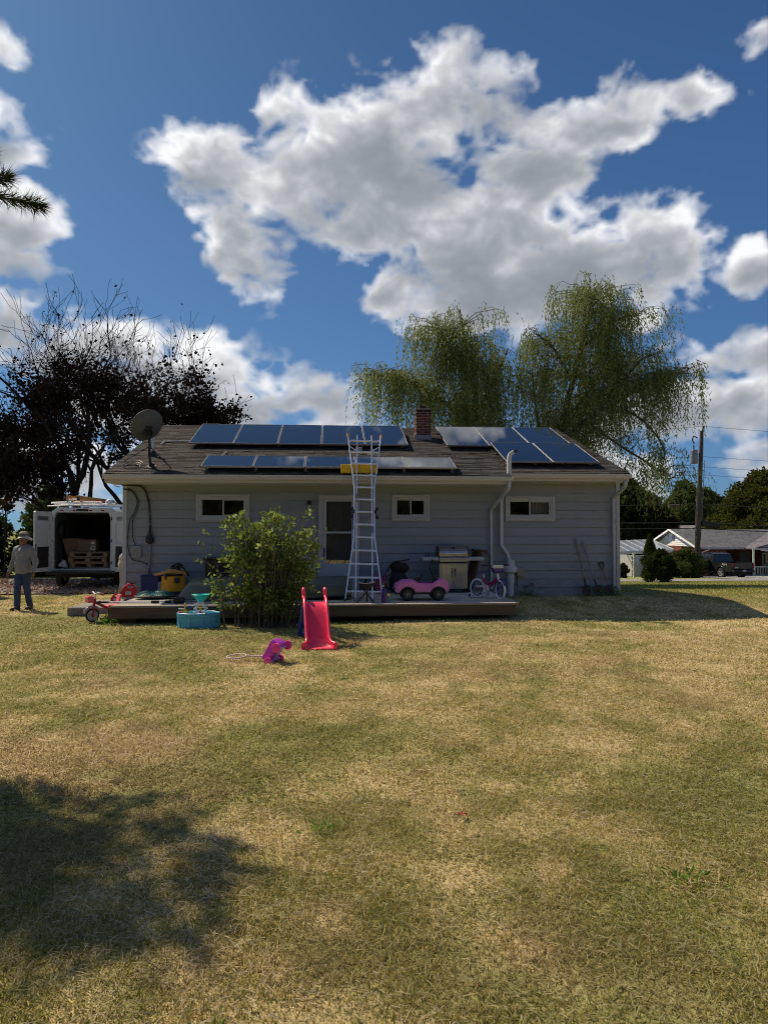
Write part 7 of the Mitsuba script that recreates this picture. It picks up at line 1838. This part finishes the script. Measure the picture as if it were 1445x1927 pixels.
for s in (-1, 1):
    for y0, y1, yt0, yt1 in ((.36, 1.18, .36, .72), (-.10, .28, -.10, .28), (-.58, -.18, -.50, -.18)):
        zb, zt = 1.25, 1.74; f_ = lambda z: s * (.945 - (.945 - .772) * (z - 1.2) / .6)
        part(k, 'side_window', MB().add(TPl(np.array([[f_(zb), y0, zb], [f_(zb), y1, zb], [f_(zt), yt1, zt], [f_(zt), yt0, zt]])), [[0, 1, 2, 3]]), 'mat_van_glass')
    dq = part(k, 'door', MB().box((s * .965, .55, .88), (.012, 1.25, .58), b=.004, P=TPl), 'mat_truck'); part(dq, 'handle', MB().box((s * .975, .10, 1.08), (.02, .14, .035), b=.006, P=TPl), 'mat_rail')
    part(k, 'mirror', MB().box((s * 1.08, 1.12, 1.32), (.20, .10, .22), b=.03, P=TPl), 'mat_dark')
    part(k, 'tail_light', MB().box((s * .90, -2.83, 1.0), (.13, .05, .34), b=.02, P=TPl), 'mat_tail_red')
    part(k, 'running_board', MB().box((s * .98, .15, .48), (.10, 2.0, .05), b=.015, P=TPl), 'mat_chrome')
    for cy, nm in ((-1.62, 'rear_wheel'), (1.82, 'front_wheel')):
        wq = part(k, nm, MB().lathe([(.22, -.13), (.36, -.13), (.39, -.09), (.39, .09), (.36, .13), (.22, .13)], 26, axis='x', c=(s * .84, cy, .39), P=TPl), 'mat_rubber', 40)
        part(wq, 'rim', MB().lathe([(.0, -.10), (.10, -.11), (.20, -.07), (.245, -.125), (.245, .125), (.20, .07), (.10, .11), (.0, .10)], 20, axis='x', c=(s * .84, cy, .39), P=TPl), 'mat_chrome', 40)
        part(k, 'arch_trim', MB().tube([TPl((s * .955, cy + .52 * math.cos(t), .40 + .52 * math.sin(t))) for t in np.linspace(.1, PI - .1, 14)], .035, 6), 'mat_truck', True)
part(k, 'tailgate', MB().box((0, -2.815, .98), (1.56, .05, .46), b=.02, P=TPl), 'mat_truck')
part(k, 'bumper', MB().box((0, -2.90, .58), (1.86, .16, .20), b=.04, P=TPl), 'mat_dark')
part(k, 'number_plate', MB().box((0, -2.985, .62), (.31, .012, .15), b=.003, P=TPl), 'mat_trim')
part(k, 'badge', MB().box((-.55, -2.845, .86), (.26, .012, .09), b=.003, P=TPl), 'mat_trim')
tm_ = meshkit.text_mesh('4x4', .17, .006, True); v = np.array(tm_.vertices)
v = np.stack([v[:, 2] * 0 - half_w - .004 - v[:, 2], -2.30 - v[:, 0] * 1.25 + .52, v[:, 1] + 1.0], -1); part(k, 'decal', MB().add(TPl(v), fix_out(v, np.array(tm_.faces))), 'mat_trim')
part(k, 'underbody', MB().box((0, 0, .42), (1.3, 4.6, .16), P=TPl).rod((-.8, -1.62, .39), (.8, -1.62, .39), .09, P=TPl), 'mat_dark')
# bin at the far left
k = thing('wheeled_bin', 'dark brown wheeled bin with a pale lid at the left edge behind the man', 'trash bin')
Bp = Place(T_(-11.1, 19.8), rz=.1)
mat('mat_bin_brown', (.035, .022, .018), .5)
part(k, 'body', MB().tm(m3.Manifold.batch_hull([rbox((.50, .55, .04), .02).translate((0, 0, .06)), rbox((.62, .70, .04), .02).translate((0, 0, .94))]), Bp), 'mat_bin_brown', 30)
part(k, 'lid', MB().tm(rbox((.66, .76, .06), .025).translate((0, 0, .99)), Bp), 'mat_trim', 30)
part(k, 'wheel', MB().lathe([(.0, -.03), (.10, -.03), (.10, .03), (.0, .03)], 16, axis='x', c=(.27, .26, .10), P=Bp).lathe([(.0, -.03), (.10, -.03), (.10, .03), (.0, .03)], 16, axis='x', c=(-.27, .26, .10), P=Bp), 'mat_rubber', 40)
# leaf litter on the gravel
rl_ = np.random.default_rng(91); P = np.stack([rl_.uniform(-20, -4.8, 5000), rl_.uniform(21.0, 29, 5000)], -1); P = np.column_stack([P, gz(P[:, 0], P[:, 1]) + .05])
leafmat('mat_litter', leafcol((.22, .13, .09), (.34, .22, .16), (.42, .33, .26), .4), .3)
kq = uniq('fallen_leaves'); put(kq, MB().add(*leaf_quads(P, .11, .08, rl_, np.tile([0, 0, .0], (len(P), 1)), 1)), 'mat_litter', uv=True)
labels[kq] = {'label': 'pinkish brown fallen leaves scattered on the gravel around the van', 'category': 'fallen leaves', 'kind': 'stuff'}
